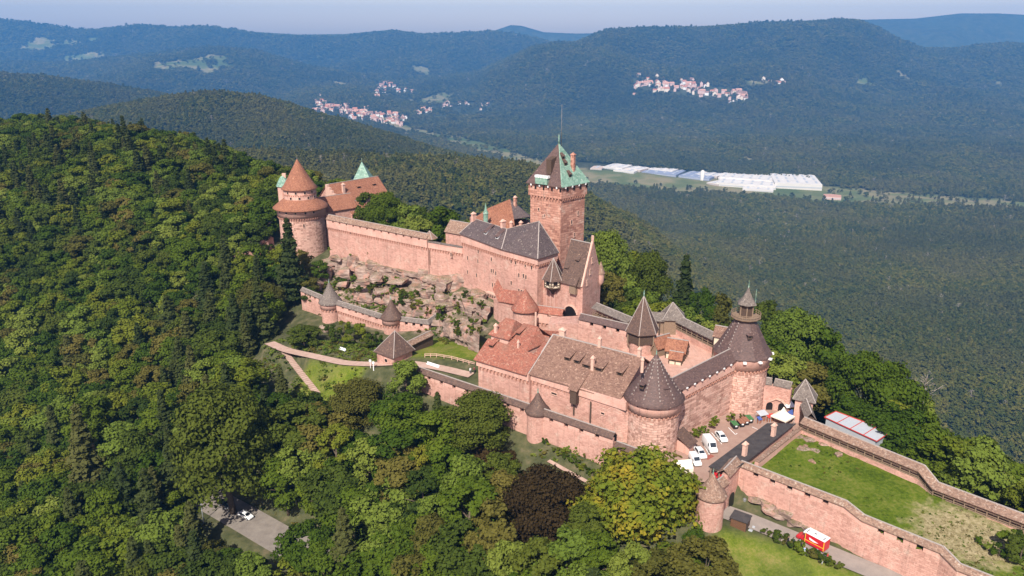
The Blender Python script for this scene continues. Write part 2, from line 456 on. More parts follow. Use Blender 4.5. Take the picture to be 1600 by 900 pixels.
GPATH = [(-80,235,-6.3),(-72,226,-5.2),(-60,217.5,-3.8),(-50,210,-2.6),(-40,204.5,-0.6),(-30,200.5,1.8),(-20,195.5,2.4),(-11,190.5,2.4)]
STEPS = [(-74,229,-6.0),(-66,217,-7.6),(-57,204,-9.6)]
WALK = [(8.5,157.5,-4.2),(19,148,-5.4),(31,139,-7.2)]
def ground(x, y):
    x = np.asarray(x, float); y = np.asarray(y, float)
    nh = near_h(np.clip(x, -900, 700), np.clip(y, -200, 1000))
    nh = nh + 1.6 * fbm(x / 30, y / 30, 3, 2) * sstep(20, 90, np.hypot(x - 5, y - 200) - 40)
    d = np.hypot((x + 60) / 1.15, y - 300)
    w = sstep(380, 760, d)
    h = nh * (1 - w) + far_h(x, y) * w
    for poly, b in ((PARK, 2.0),):
        xs = np.array([q[0] for q in poly]); ys = np.array([q[1] for q in poly]); zs = np.array([q[2] for q in poly])
        c = np.linalg.lstsq(np.stack([xs, ys, np.ones(len(xs))], 1), zs, rcond=None)[0]
        k = 1 - sstep(0, b, poly_dist(x, y, poly)); h = h * (1 - k) + (c[0] * x + c[1] * y + c[2] - 0.25) * k
    for pts, wd, b in ((ROAD, 4.0, 2.5), (LOWROAD, 6.0, 4), (GPATH, 2.2, 2.0), (STEPS, 1.3, 1.5), (WALK, 1.2, 1.5)):
        dd, zz = path_dist(x, y, pts); k = 1 - sstep(wd, wd + b, dd); h = h * (1 - k) + (zz - 0.22) * k
    return h
def gz(x, y): return float(ground(np.array([float(x)]), np.array([float(y)]))[0])

# meadows and fields in the valley: polylines on the plain with half-widths
def far_pt(u, v, z=-395): q = W(u, v, z); return (q.x, q.y, z)
FIELDS = [
 ([far_pt(600,182,-350),far_pt(650,200,-370),far_pt(700,218),far_pt(770,244),far_pt(860,268),far_pt(935,276)], 62),
 ([far_pt(905,278),far_pt(960,281),far_pt(1060,288),far_pt(1160,292),far_pt(1290,300),far_pt(1420,310),far_pt(1600,322),far_pt(1900,340)], 115),
 ([far_pt(690,178,-350),far_pt(760,182,-360)], 60), ([far_pt(640,160,-330),far_pt(700,150,-330)], 80),
]
PAST = [((60,72),320,90),((110,66),300,70),((300,100),500,120),((335,97),420,160),((265,98),260,60),((155,62),220,50),((230,93),300,60),((130,92),330,80),((345,108),380,60),((1120,88),0,0),
        ((520,130),220,60),((590,155),200,60),((660,108),180,50),((690,155),200,80),((390,143),0,0),((1355,130),130,40),((1548,122),60,110),((1415,118),60,60),((1190,130),150,40),((1168,248),55,35),((1330,222),70,30)]
def field_mask(x, y):
    f = np.zeros(x.shape)
    wob = 35 * fbm(x / 160, y / 160, 3, 41)
    for pts, wd in FIELDS:
        dd, _ = path_dist(x, y, pts); f = np.maximum(f, 1 - sstep(wd * 0.85, wd * 1.15, dd + wob))
    return f

p_ax = np.concatenate([np.linspace(-2.2, -0.80, 22, endpoint=False), np.linspace(-0.80, 0.80, 400), np.linspace(0.80, 2.2, 23)[1:]])
ys = [-300.0]
while ys[-1] < 90: ys.append(ys[-1] + 10)
while ys[-1] < 330: ys.append(ys[-1] + 1.6)
while ys[-1] < 700: ys.append(ys[-1] + 5)
while ys[-1] < 11300: ys.append(ys[-1] * 1.0125)
Yg = np.array(ys)
PP, YY = np.meshgrid(p_ax, Yg)
# near rows are laid out narrower so that the castle hill gets the fine mesh
XX = PP * np.where(YY < 700, np.maximum(YY, 0) * 0.92 + 90, YY * 0.75 + 209)
ZZ = ground(XX, YY)
fm = field_mask(XX, YY) * (np.hypot(XX, YY) > 1500)
def hit_terrain(u, v):
    """first ground point on a sight line"""
    a, b, c = ray(u, v)
    ts = np.geomspace(80, 12000, 2500)
    z = CAM_Z + c * ts; g = ground(a * ts, b * ts)
    k = np.argmax(z < g)
    return Vector((a * ts[k], b * ts[k], float(g[k])))
for (uv_, rx, ry) in PAST:
    if rx == 0: continue
    q = hit_terrain(*uv_)
    dd = ((XX - q.x) / (rx * .58)) ** 2 + ((YY - q.y) / (ry * 1.7)) ** 2 + 1.9 * fbm(XX / 110, YY / 180, 4, 77)
    fm = np.maximum(fm, 1 - sstep(0.6, 0.85, dd))
nr, nc = XX.shape
me = bpy.data.meshes.new("ground")
me.vertices.add(nr * nc)
me.vertices.foreach_set("co", np.stack([XX, YY, ZZ], -1).astype(np.float32).ravel())
idx = np.arange(nr * nc).reshape(nr, nc)
q4 = np.stack([idx[:-1, :-1], idx[:-1, 1:], idx[1:, 1:], idx[1:, :-1]], -1).reshape(-1, 4)
me.loops.add(q4.size); me.polygons.add(len(q4))
me.polygons.foreach_set("loop_start", np.arange(0, q4.size, 4)); me.polygons.foreach_set("loop_total", np.full(len(q4), 4))
me.loops.foreach_set("vertex_index", q4.ravel().astype(np.int32))
me.polygons.foreach_set("use_smooth", np.ones(len(q4), bool))
me.update(calc_edges=True)
at = me.attributes.new("field", 'FLOAT', 'POINT'); at.data.foreach_set("value", fm.astype(np.float32).ravel())
# short grass near the castle, leaf litter elsewhere
gm = np.zeros(XX.shape)
for poly, b in ((LAWN, 1.0), ([(44,134),(58,129),(72,118),(90,104),(60,104),(40,122)], 4), ([(-28,206),(-10,200),(-8,212),(-24,222)], 3), ([(-62,214),(-44,204),(-50,198),(-62,202)], 4)):
    gm = np.maximum(gm, (1 - sstep(0, b, poly_dist(XX, YY, poly))) * np.clip(.92 + .5 * fbm(XX / 6, YY / 6, 3, 88), 0, 1))
at = me.attributes.new("grass", 'FLOAT', 'POINT'); at.data.foreach_set("value", gm.astype(np.float32).ravel())
RB_ = [(-72, 283), (-16, 248), (-8, 232), (-10, 222), (-20, 225), (-27, 232), (-40, 238), (-62, 254)]
rm = (1 - sstep(0, 4, poly_dist(XX, YY, RB_))) * sstep(-.35, .1, fbm(XX / 5, YY / 5, 4, 91))
at = me.attributes.new("rock", 'FLOAT', 'POINT'); at.data.foreach_set("value", rm.astype(np.float32).ravel())
k = NT("ground_cover")
g = k.n("ShaderNodeNewGeometry").outputs["Position"]
af = k.n("ShaderNodeAttribute", attribute_name="field").outputs["Fac"]; ag = k.n("ShaderNodeAttribute", attribute_name="grass").outputs["Fac"]
far_n = k.noise(g, 0.012, 6, 0.72); far_b = k.noise(g, 0.0016, 4, 0.6)
forest = k.ramp(far_n, [(0.30, (0.016, 0.020, 0.010)), (0.52, (0.050, 0.055, 0.024)), (0.75, (0.095, 0.090, 0.042))])
forest = k.mix(k.ramp(far_b, [(0.4, 0.0), (0.65, 0.6)]), forest, (0.045, 0.058, 0.030))
fld = k.ramp(k.noise(g, 0.006, 3, 0.5), [(0.36, (0.08, 0.11, 0.035)), (0.47, (0.13, 0.145, 0.055)), (0.58, (0.24, 0.20, 0.105)), (0.7, (0.12, 0.14, 0.05))])
litter = k.ramp(k.noise(g, 0.35, 5, 0.65), [(0.35, (0.045, 0.052, 0.022)), (0.55, (0.085, 0.085, 0.04)), (0.75, (0.16, 0.125, 0.075))])
gn1 = k.noise(g, 0.22, 6, 0.7); gn2 = k.noise(g, 2.2, 4, 0.7)
lawn = k.ramp(k.math('ADD', k.math('MULTIPLY', gn1, 0.6), k.math('MULTIPLY', gn2, 0.4)), [(0.34, (0.050, 0.080, 0.006)), (0.48, (0.115, 0.150, 0.014)), (0.62, (0.22, 0.195, 0.055))])
cd = k.n("ShaderNodeVectorMath", operation='LENGTH'); k.l(g, cd.inputs[0])
isfar = k.n("ShaderNodeMapRange"); k.l(cd.outputs["Value"], isfar.inputs[0]); isfar.inputs[1].default_value = 300; isfar.inputs[2].default_value = 700
c = k.mix(isfar.outputs[0], litter, forest)
ar = k.n('ShaderNodeAttribute', attribute_name='rock').outputs['Fac']
c = k.mix(ar, c, k.ramp(k.noise(g, 0.7, 6, .7), [(.3, (.12, .085, .065)), (.5, (.30, .205, .165)), (.7, (.44, .33, .27))]))
c = k.mix(ag, c, lawn); c = k.mix(af, c, fld)
k.col(c); k.rough(0.95, 0.08)
k.bump(k.math('MULTIPLY', far_n, k.math('MULTIPLY', isfar.outputs[0], 14.0)), 0.9, 1.0)
me.materials.append(k.m)
ground_o = add_obj("ground", me); tag(ground_o, kind='structure')
# ------------------------------------------------------------------ trees
def leaf_mat(name, stops, trans=0.16, patch=False):
    k = NT(name)
    rnd = k.n("ShaderNodeObjectInfo").outputs["Random"]
    g = k.n("ShaderNodeNewGeometry")
    pn = k.noise(g.outputs["Position"], 0.45, 3, 0.6)
    f = k.math('ADD', k.math('MULTIPLY', rnd, 0.62), k.math('MULTIPLY', pn, 0.38))
    c = k.ramp(f, stops)
    if patch:
        loc = k.n("ShaderNodeObjectInfo").outputs["Location"]
        c = k.mix(k.ramp(k.noise(loc, 0.006, 3, 0.6), [(0.42, 0.0), (0.62, 0.7)]), c, patch)
        c = k.mix(k.ramp(k.noise(loc, 0.0022, 4, 0.6), [(0.46, 0.0), (0.6, 0.5)]), c, (0.050, 0.064, 0.020))
    k.col(c); k.rough(0.75, 0.05)
    tr = k.n("ShaderNodeBsdfTranslucent"); k.l(c, tr.inputs[0])
    mx = k.n("ShaderNodeMixShader"); mx.inputs[0].default_value = trans
    k.l(k.b.outputs[0], mx.inputs[1]); k.l(tr.outputs[0], mx.inputs[2]); k.l(mx.outputs[0], k.out.inputs[0])
    return k.m
M['leaf'] = leaf_mat("green_leaves", [(0.1, (0.026, 0.050, 0.005)), (0.35, (0.048, 0.080, 0.007)), (0.6, (0.084, 0.116, 0.010)), (0.85, (0.135, 0.145, 0.015)), (1.0, (0.20, 0.155, 0.03))])
M['leaf_dark'] = leaf_mat("dark_leaves", [(0.1, (0.026, 0.044, 0.007)), (0.5, (0.052, 0.074, 0.010)), (0.9, (0.088, 0.102, 0.014))])
M['leaf_light'] = leaf_mat("bright_leaves", [(0.1, (0.085, 0.125, 0.016)), (0.5, (0.115, 0.155, 0.022)), (0.9, (0.16, 0.185, 0.03))])
M['leaf_gold'] = leaf_mat("yellowing_leaves", [(0.1, (0.075, 0.105, 0.012)), (0.42, (0.125, 0.140, 0.015)), (0.56, (0.20, 0.17, 0.02)), (0.66, (0.26, 0.19, 0.02)), (0.9, (0.31, 0.20, 0.025))])
M['leaf_turn'] = leaf_mat("turning_leaves", [(0.0, (0.085, 0.115, 0.012)), (0.335, (0.11, 0.138, 0.013)), (0.362, (0.175, 0.168, 0.016)), (0.395, (0.27, 0.205, 0.02)), (1.0, (0.36, 0.235, 0.025))])
M['leaf_copper'] = leaf_mat("copper_leaves", [(0.1, (0.030, 0.020, 0.008)), (0.5, (0.050, 0.032, 0.011)), (0.9, (0.080, 0.054, 0.017))], 0.1)
M['leaf_brown'] = leaf_mat("olive_brown_leaves", [(0.1, (0.058, 0.062, 0.012)), (0.5, (0.100, 0.092, 0.018)), (0.9, (0.145, 0.118, 0.028))])
M['needle'] = leaf_mat("dark_needles", [(0.1, (0.026, 0.040, 0.011)), (0.5, (0.050, 0.062, 0.016)), (0.9, (0.085, 0.085, 0.024))], 0.1)
M['far_leaf'] = leaf_mat("valley_leaves", [(0.12, (0.036, 0.052, 0.012)), (0.35, (0.074, 0.088, 0.016)), (0.55, (0.115, 0.120, 0.022)), (0.75, (0.155, 0.142, 0.030)), (0.9, (0.19, 0.158, 0.045)), (1.0, (0.24, 0.16, 0.08))], 0.15, (0.125, 0.115, 0.040))
M['bark'] = plain("grey_bark", (0.12, 0.09, 0.065), 0.9, 0.1, 0.35, 3)
M['bark_pale'] = plain("pale_dead_bark", (0.34, 0.29, 0.24), 0.9, 0.1, 0.25, 3)

turn_tree = M['leaf_turn'].node_tree      # the leaves turn branch by branch, not tree by tree
for nd in turn_tree.nodes:
    if nd.type == 'OBJECT_INFO':
        for lk in list(nd.outputs["Random"].links): sk = lk.to_socket; turn_tree.links.remove(lk); sk.default_value = 0.25
    if nd.type == 'TEX_NOISE': nd.inputs["Scale"].default_value = 0.16; nd.inputs["Detail"].default_value = 6; nd.inputs["Roughness"].default_value = 0.75
def cards(name, C, Nrm, size, mat, rng, aspect=1.0, bend=0.0):
    """leaf cards: quads at C facing Nrm"""
    n = len(C)
    Nrm = Nrm / (np.linalg.norm(Nrm, axis=1, keepdims=True) + 1e-9)
    rv = rng.normal(size=(n, 3)); T = np.cross(Nrm, rv); T /= (np.linalg.norm(T, axis=1, keepdims=True) + 1e-9)
    B = np.cross(Nrm, T)
    s = (size * rng.uniform(0.65, 1.35, n))[:, None]
    a = T * s * aspect; b = B * s
    V = np.stack([C - a - b * 0.35, C + a * 0.2 - b, C + a + b * 0.35, C - a * 0.2 + b], 1).reshape(-1, 3)
    me = bpy.data.meshes.new(name)
    me.vertices.add(4 * n); me.vertices.foreach_set("co", V.astype(np.float32).ravel())
    me.loops.add(4 * n); me.polygons.add(n)
    me.polygons.foreach_set("loop_start", np.arange(0, 4 * n, 4)); me.polygons.foreach_set("loop_total", np.full(n, 4))
    me.loops.foreach_set("vertex_index", np.arange(4 * n, dtype=np.int32)); me.update(calc_edges=True)
    me.materials.append(mat)
    return me
def broad_crown(name, seed, R, H, n, leaf, lobes=34, mat=None):
    rng = np.random.default_rng(seed)
    base = H * 0.22; ch = H - base
    # lobes over an uneven egg; the widest part a little under half height
    th = rng.uniform(0, 2 * PI, lobes); hz = rng.uniform(0.02, 1.0, lobes) ** 0.85
    env = np.sqrt(np.clip(1 - ((hz - 0.42) / 0.62) ** 2, 0.05, 1))
    rr = R * env * rng.uniform(0.35, 0.92, lobes)
    L = np.stack([rr * np.cos(th), rr * np.sin(th), base + ch * (0.06 + 0.86 * hz)], 1)
    lr = R * rng.uniform(0.13, 0.36, lobes) * (0.7 + 0.3 * env)
    w = lr ** 2 / (lr ** 2).sum()
    k = rng.choice(lobes, n, p=w)
    d = rng.normal(size=(n, 3)); d[:, 2] = d[:, 2] * 0.85 + 0.25
    d /= np.linalg.norm(d, axis=1, keepdims=True)
    rad = lr[k] * (0.55 + 0.60 * rng.random(n))
    C = L[k] + d * rad[:, None] * np.array([1, 1, 0.75])
    out = C - np.array([0, 0, base + ch * 0.35]); out /= (np.linalg.norm(out, axis=1, keepdims=True) + 1e-9)
    keep = rng.random(n) < 0.35 + 0.65 * np.clip((np.linalg.norm(C[:, :2], axis=1) / R) + (C[:, 2] - base) / ch - 0.35, 0, 1)
    Nn = d * 0.75 + out * 0.45 + rng.normal(size=(n, 3)) * 0.55
    return cards(name, C[keep], Nn[keep], leaf, mat or M['leaf'], rng)
def broad_trunk(name, seed, R, H, mat=None):
    rng = random.Random(seed); m = MB()
    r0 = 0.022 * H
    top = H * 0.62
    m.tube([(0, 0, -2.0), (0.05 * R, 0, H * 0.2), (0.02 * R, 0.06 * R, H * 0.42), (0, 0, top)], [r0 * 1.25, r0, r0 * 0.75, r0 * 0.3], 7)
    for i in range(7):
        a = rng.uniform(0, 2 * PI); z = H * rng.uniform(0.24, 0.5); l = R * rng.uniform(0.5, 0.85)
        p1 = (math.cos(a) * l * 0.5, math.sin(a) * l * 0.5, z + l * 0.35); p2 = (math.cos(a + .2) * l, math.sin(a + .2) * l, z + l * 0.8)
        m.tube([(0, 0, z), p1, p2], [r0 * 0.45, r0 * 0.3, r0 * 0.1], 5)
    return m.mesh(name, mat or M['bark'])
def conifer_crown(name, seed, R, H, n, leaf):
    rng = np.random.default_rng(seed)
    tiers = 17; C = []; N = []
    per = n // tiers
    for t in range(tiers):
        f = t / tiers; z = H * (0.14 + 0.84 * f); r = R * (1 - f) ** 0.8 * rng.uniform(0.62, 1.15) + 0.25
        nb = int(9 - 4 * f); ph = rng.uniform(0, 6.28)
        cnt = max(20, int(per * (1.75 * (1 - f) + 0.25)))
        b = rng.integers(0, nb, cnt); a = ph + b * 2 * PI / nb + rng.normal(0, 0.22, cnt)
        bl = rng.uniform(0.6, 1.15, nb)[b]; d = r * bl * rng.random(cnt) ** 0.65
        C.append(np.stack([d * np.cos(a), d * np.sin(a), z - 0.28 * d + rng.normal(0, 0.18, cnt) + 0.3 * rng.random(cnt)], 1))
        N.append(np.stack([0.45 * np.cos(a), 0.45 * np.sin(a), np.full(cnt, 0.9)], 1) + rng.normal(size=(cnt, 3)) * 0.45)
    return cards(name, np.concatenate(C), np.concatenate(N), leaf, M['needle'], rng, 1.3)
def conifer_trunk(name, H):
    m = MB(); m.tube([(0, 0, -2), (0, 0, H * 0.5), (0, 0, H * 0.97)], [H * 0.018, H * 0.011, 0.04], 6)
    return m.mesh(name, M['bark'])

TREE = {}       # kind -> list of (trunk mesh, crown mesh, R, H)
TREE['mid'] = [(broad_trunk("trunk", i, 5, 16), broad_crown("crown", 100 + i, 5.2, 16, 6600, 0.27, 44 + 6 * (i % 3)), 5.2, 16) for i in range(5)]
TREE['big'] = [(broad_trunk("trunk", 20 + i, 9, 24), broad_crown("crown", 140 + i, 9.5, 24, 25000, 0.27, 95), 9.5, 24) for i in range(3)]
TREE['conifer'] = [(conifer_trunk("trunk", 24), conifer_crown("crown", 180 + i, 4.2, 24, 4800, 0.36), 4.2, 24) for i in range(3)]
TREE['shrub'] = [(broad_trunk("trunk", 40 + i, 1.5, 3.0), broad_crown("crown", 200 + i, 1.7, 3.0, 1100, 0.16, 12), 1.7, 3.0) for i in range(3)]
def dead_mesh(seed, H):
    rng = random.Random(seed); m = MB(); r0 = 0.016 * H
    m.tube([(0, 0, -2), (0.2, 0.1, H * .4), (0, 0.3, H * .75), (0.1, 0.2, H)], [r0 * 1.2, r0, r0 * .6, 0.03], 6)
    for i in range(26):
        a = rng.uniform(0, 2 * PI); z = H * rng.uniform(0.3, 0.93); l = (H - z) * rng.uniform(0.35, 0.7) + 0.6
        e = (math.cos(a) * l, math.sin(a) * l, z + l * rng.uniform(0.3, 0.9))
        mid = (e[0] * .5 + rng.uniform(-.2, .2), e[1] * .5 + rng.uniform(-.2, .2), z + (e[2] - z) * .4)
        m.tube([(0.1, 0.15, z), mid, e], [r0 * .4, r0 * .28, 0.025], 4)
        for j in range(2):
            q = Vector(mid).lerp(Vector(e), rng.uniform(.1, .7)); a2 = a + rng.uniform(-1, 1); l2 = l * .4
            m.tube([q, q + Vector((math.cos(a2) * l2, math.sin(a2) * l2, l2 * .6))], [r0 * .18, 0.02], 3)
    return m.mesh("trunk", M['bark_pale'])
TREE_N = [0]
def plant_tree(kind, var, loc, scale, leafmat, name, label, cat="tree", group=None, squash=1.0):
    tm, cm, R, H = TREE[kind][var % len(TREE[kind])]
    root = empty(name, loc, label, cat, group, rz=(TREE_N[0] * 2.399) % (2 * PI))
    TREE_N[0] += 1
    root.scale = (scale, scale, scale * squash)
    add_obj("trunk", tm, root)
    c = add_obj("crown", cm, root)
    if leafmat:
        c.material_slots[0].link = 'OBJECT'; c.material_slots[0].material = M[leafmat]
    return root

# --- where trees do not grow
KEEP_OUT = [PARK, LAWN,
  [(-99,298),(-94,282),(-80,268),(-80,236),(-66,222),(-56,204),(-40,196),(-26,183.5),(12,157),(32,143),(38,130),(60,140),(104,110),(106,128),(88,152),(80,164),(82,176),(70,190),(56,206),(38,222),(28,232),(22,252),(2,282),(-20,280),(-45,300),(-56,350),(-90,355),(-106,325)],
  [(36,138),(46,136),(62,126),(90,102),(110,84),(95,76),(44,108),(37,128)],
  [(-80,236),(-60,220),(-44,208),(-40,198),(-58,194),(-66,206),(-80,228)]]
def tree_free(x, y, margin=0.0):
    ok = np.ones(x.shape, bool)
    for poly in KEEP_OUT: ok &= poly_dist(x, y, poly) > margin
    for pts, wd in ((ROAD, 5), (LOWROAD, 6.0), (GPATH, 3.5), (STEPS, 2.5), (WALK, 2.5)):
        dd, _ = path_dist(x, y, pts); ok &= dd > wd
    return ok
def in_view(x, y, z, m=60):
    zz = z - CAM_Z; t = y * CP - zz * SP
    u = 800 + FOC * x / np.maximum(t, 1); v = 450 - FOC * (y * SP + zz * CP) / np.maximum(t, 1)
    return (t > 20) & (u > -m) & (u < 1600 + m) & (v < 900 + 2.0 * m) & (v > -200), u, v, t

# --- trees one can single out in the photograph: (px, py of the crown's middle, distance Y, kind, radius m, height m, leaf, label)
SPECIAL = [
 (998, 830, 141, 'big', 15.0, 44, 'leaf_turn', 'broad_tree', "huge round tree with yellowing crown below the stout corner tower"),
 (858, 812, 143, 'big', 9.4, 31, 'leaf_copper', 'copper_beech', "dark purple copper beech beside the huge yellowing tree"),
 (775, 735, 160, 'mid', 6.0, 15, 'leaf_copper', 'copper_beech', "smaller dark copper beech uphill of the large copper beech"),
 (560, 640, 188, 'big', 8.5, 20, 'leaf_brown', 'broad_tree', "brownish dark tree in front of the pyramid roofed gatehouse"),
 (635, 600, 186, 'mid', 5.4, 16, 'leaf_light', 'broad_tree', "bright green tree beside the brownish tree at the gatehouse"),
 (620, 650, 178, 'mid', 6.5, 17, 'leaf', 'broad_tree', "tree with orange tinged crown under the bright green gatehouse tree"),
 (745, 665, 166, 'big', 8.8, 19, 'leaf_dark', 'broad_tree', "dark green tree leaning against the lower outer wall"),
 (690, 680, 165, 'mid', 7.2, 18, 'leaf', 'broad_tree', "mid green tree left of the dark tree at the outer wall"),
 (660, 735, 160, 'mid', 3.6, 15, 'leaf_gold', 'broad_tree', "slim yellow tree among the green foliage below the walls"),
 (452, 395, 268, 'conifer', 6.0, 34, 'needle', 'spruce_tree', "tall ragged spruce rising in front of the round red-roofed tower"),
 (405, 480, 262, 'big', 9.0, 24, 'leaf_brown', 'broad_tree', "olive brown tree at the foot of the tall ragged spruce"),
 (475, 530, 229, 'mid', 6.0, 11, 'leaf_dark', 'broad_tree', "rounded dark tree inside the bend of the castle path"),
 (350, 680, 175, 'big', 14.0, 30, 'leaf_dark', 'broad_tree', "massive broad green tree above the small car park"),
 (130, 700, 190, 'conifer', 6.5, 36, 'needle', 'spruce_tree', "tall dark conifer with bare lower trunk at bottom left"),
 (690, 335, 288, 'mid', 7.5, 15, 'leaf', 'broad_tree', "tree behind the long curtain wall beside the slate roofed palace"),
 (655, 345, 285, 'mid', 5.8, 12, 'leaf_light', 'broad_tree', "bright tree with rounded crown just behind the curtain wall roof"),
 (600, 310, 305, 'big', 8.0, 15, 'leaf', 'broad_tree', "large green tree in the courtyard beside the west buildings"),
 (640, 315, 302, 'mid', 7.0, 14, 'leaf_light', 'broad_tree', "bright green courtyard tree right of the largest courtyard tree"),
 (732, 335, 296, 'mid', 6.5, 15, 'leaf_gold', 'broad_tree', "yellowish tree behind the left end of the palace roof"),
 (578, 318, 312, 'mid', 6.5, 14, 'leaf_dark', 'broad_tree', "dark tree touching the right end of the west range"),
 (665, 322, 300, 'mid', 7.0, 15, 'leaf_dark', 'broad_tree', "dark green tree between the two bright courtyard trees"),
 (705, 362, 279, 'mid', 4.0, 9, 'leaf_brown', 'broad_tree', "small olive tree behind the unroofed curtain wall"),
 (412, 335, 318, 'mid', 7.5, 19, 'leaf', 'broad_tree', "green tree crowding the left side of the round west tower"),
 (400, 375, 300, 'mid', 7.0, 18, 'leaf_dark', 'broad_tree', "dark tree on the outwork below the round west tower"),
 (425, 430, 282, 'mid', 6.5, 15, 'leaf', 'broad_tree', "leafy tree left of the tall ragged spruce"),
 (478, 445, 268, 'mid', 4.5, 10, 'leaf_brown', 'broad_tree', "olive tree at the foot of the west tower right of the spruce"),
 (440, 408, 284, 'mid', 5.5, 15, 'leaf', 'broad_tree', "green tree standing close against the west tower drum"),
 (470, 412, 281, 'mid', 5.0, 13, 'leaf_brown', 'broad_tree', "dry olive tree hugging the west tower foot behind the spruce"),
 (500, 420, 275, 'mid', 3.6, 8, 'leaf', 'broad_tree', "small tree between the west tower foot and the rocks"),
 (488, 465, 262, 'mid', 3.8, 9, 'leaf_dark', 'broad_tree', "small dark tree behind the left garden wall beside the rocks"),
 (372, 420, 290, 'mid', 7.0, 16, 'leaf', 'broad_tree', "green tree hiding the lower end of the ruined outwork"),
 (985, 405, 262, 'mid', 7.0, 20, 'leaf', 'broad_tree', "mid green tree right of the tree behind the gabled house"),
 (1100, 465, 240, 'mid', 6.0, 18, 'leaf', 'broad_tree', "leafy tree behind the bailey gallery beside the spruce"),
 (1195, 500, 226, 'mid', 7.5, 20, 'leaf_dark', 'broad_tree', "dark tree filling the gap right of the tower lantern"),
 (1300, 545, 205, 'mid', 8.0, 20, 'leaf', 'broad_tree', "green tree on the slope between lantern tower and pale shed"),
 (1400, 600, 182, 'mid', 8.0, 20, 'leaf', 'broad_tree', "green tree behind the pale metal shed"),
 (950, 400, 258, 'big', 8.5, 22, 'leaf_light', 'broad_tree', "light green tree directly behind the stepped gable house"),
 (1015, 430, 252, 'big', 8.0, 22, 'leaf_dark', 'broad_tree', "dark green tree behind the pointed timber tower"),
 (1070, 440, 250, 'conifer', 6.0, 27, 'needle', 'spruce_tree', "spruce behind the covered gallery of the upper bailey"),
 (1130, 470, 238, 'mid', 6.5, 18, 'leaf_brown', 'broad_tree', "olive tree behind the tower lantern"),
 (1250, 530, 215, 'big', 10.5, 24, 'leaf_light', 'broad_tree', "large light green tree right of the lantern tower"),
 (1350, 600, 185, 'big', 9.5, 22, 'leaf', 'broad_tree', "mid green tree behind the entrance gate"),
 (1440, 590, 190, 'mid', 7.0, 18, 'leaf_light', 'broad_tree', "bright leafy tree on the right hand slope past the white shed"),
 (935, 872, 126, 'mid', 5.5, 13, 'leaf', 'broad_tree', "green tree in front of the copper beech at the lower edge"),
 (985, 892, 122, 'mid', 5.0, 12, 'leaf_light', 'broad_tree', "bright green tree at the lower edge before the yellowing tree"),
 (1055, 890, 126, 'mid', 5.0, 12, 'leaf', 'broad_tree', "green tree at the lower edge right of the bright one"),
 (800, 885, 128, 'mid', 5.5, 14, 'leaf_light', 'broad_tree', "light green tree at the lower edge left of the copper beech"),
 (1085, 850, 130, 'mid', 2.6, 8, 'leaf', 'broad_tree', "young slender tree beside the weathered cone tower"),
 (85, 205, 545, 'mid', 8.0, 16, 'leaf_gold', 'broad_tree', "golden tree on top of the wooded hill at left"),
 (305, 232, 470, 'conifer', 5.5, 26, 'needle', 'spruce_tree', "lone spruce breaking the skyline of the wooded hill"),
]
taken = []
for (u, v, Y, kind, R, H, lm, nm, lab) in SPECIAL:
    q = WY(u, v, Y); zg = gz(q.x, q.y)
    tm, cm, R0, H0 = TREE[kind][len(taken) % len(TREE[kind])]
    s = R / R0
    top = q.z + H * 0.42          # crown middle sighted; the foot goes to the ground
    Hn = max(H * 0.75, min(H * 1.6, top - zg))
    plant_tree(kind, len(taken), (q.x, q.y, top - Hn if top - Hn < zg + 0.3 else zg - 0.2), s, lm, nm, lab, squash=Hn / (H0 * s))
    taken.append((q.x, q.y, R * 0.8))
# standing dead trees
DEADS = [(570,790,170,14,"bare grey dead tree among the bushes below the brownish tree"),(415,300,395,16,"grey leafless tree on the hill left of the round west tower"),(1445,612,185,10,"pale bare tree sticking out of the right hand slope"),(235,490,285,15,"broken bare tree on the wooded slope at left")]
for u, v, Y, H, lab in DEADS:
    q = WY(u, v, Y); zg = gz(q.x, q.y); z0 = min(q.z - H * .5, zg + 3)
    z0 = q.z - H * .5; t = empty("dead_tree", (q.x, q.y, z0), lab, "dead tree"); add_obj("trunk", dead_mesh(int(u), H), t)
    taken.append((q.x, q.y, 1.5))

# --- the other trees of the castle hill: the largest in view one by one, the rest as one wood
def jitter(x0, x1, y0, y1, s, rng):
    gx, gy = np.meshgrid(np.arange(x0, x1, s), np.arange(y0, y1, s * 0.87))
    gx = gx + (np.arange(gx.shape[0]) % 2)[:, None] * s * 0.5
    return (gx + rng.uniform(-.36, .36, gx.shape) * s).ravel(), (gy + rng.uniform(-.36, .36, gy.shape) * s).ravel()
hx, hy = jitter(-760, 420, 60, 760, 6.9, RNG)
hz = ground(hx, hy)
vis, hu, hv, ht = in_view(hx, hy, hz + 9, 170)
d_in = np.hypot((hx + 60) / 1.15, hy - 300)
keep = vis & (d_in < 620) & tree_free(hx, hy, 3.0)
tk = np.array(taken)
keep &= (np.hypot(hx[:, None] - tk[None, :, 0], hy[:, None] - tk[None, :, 1]) > tk[None, :, 2] + 1.5).all(1)
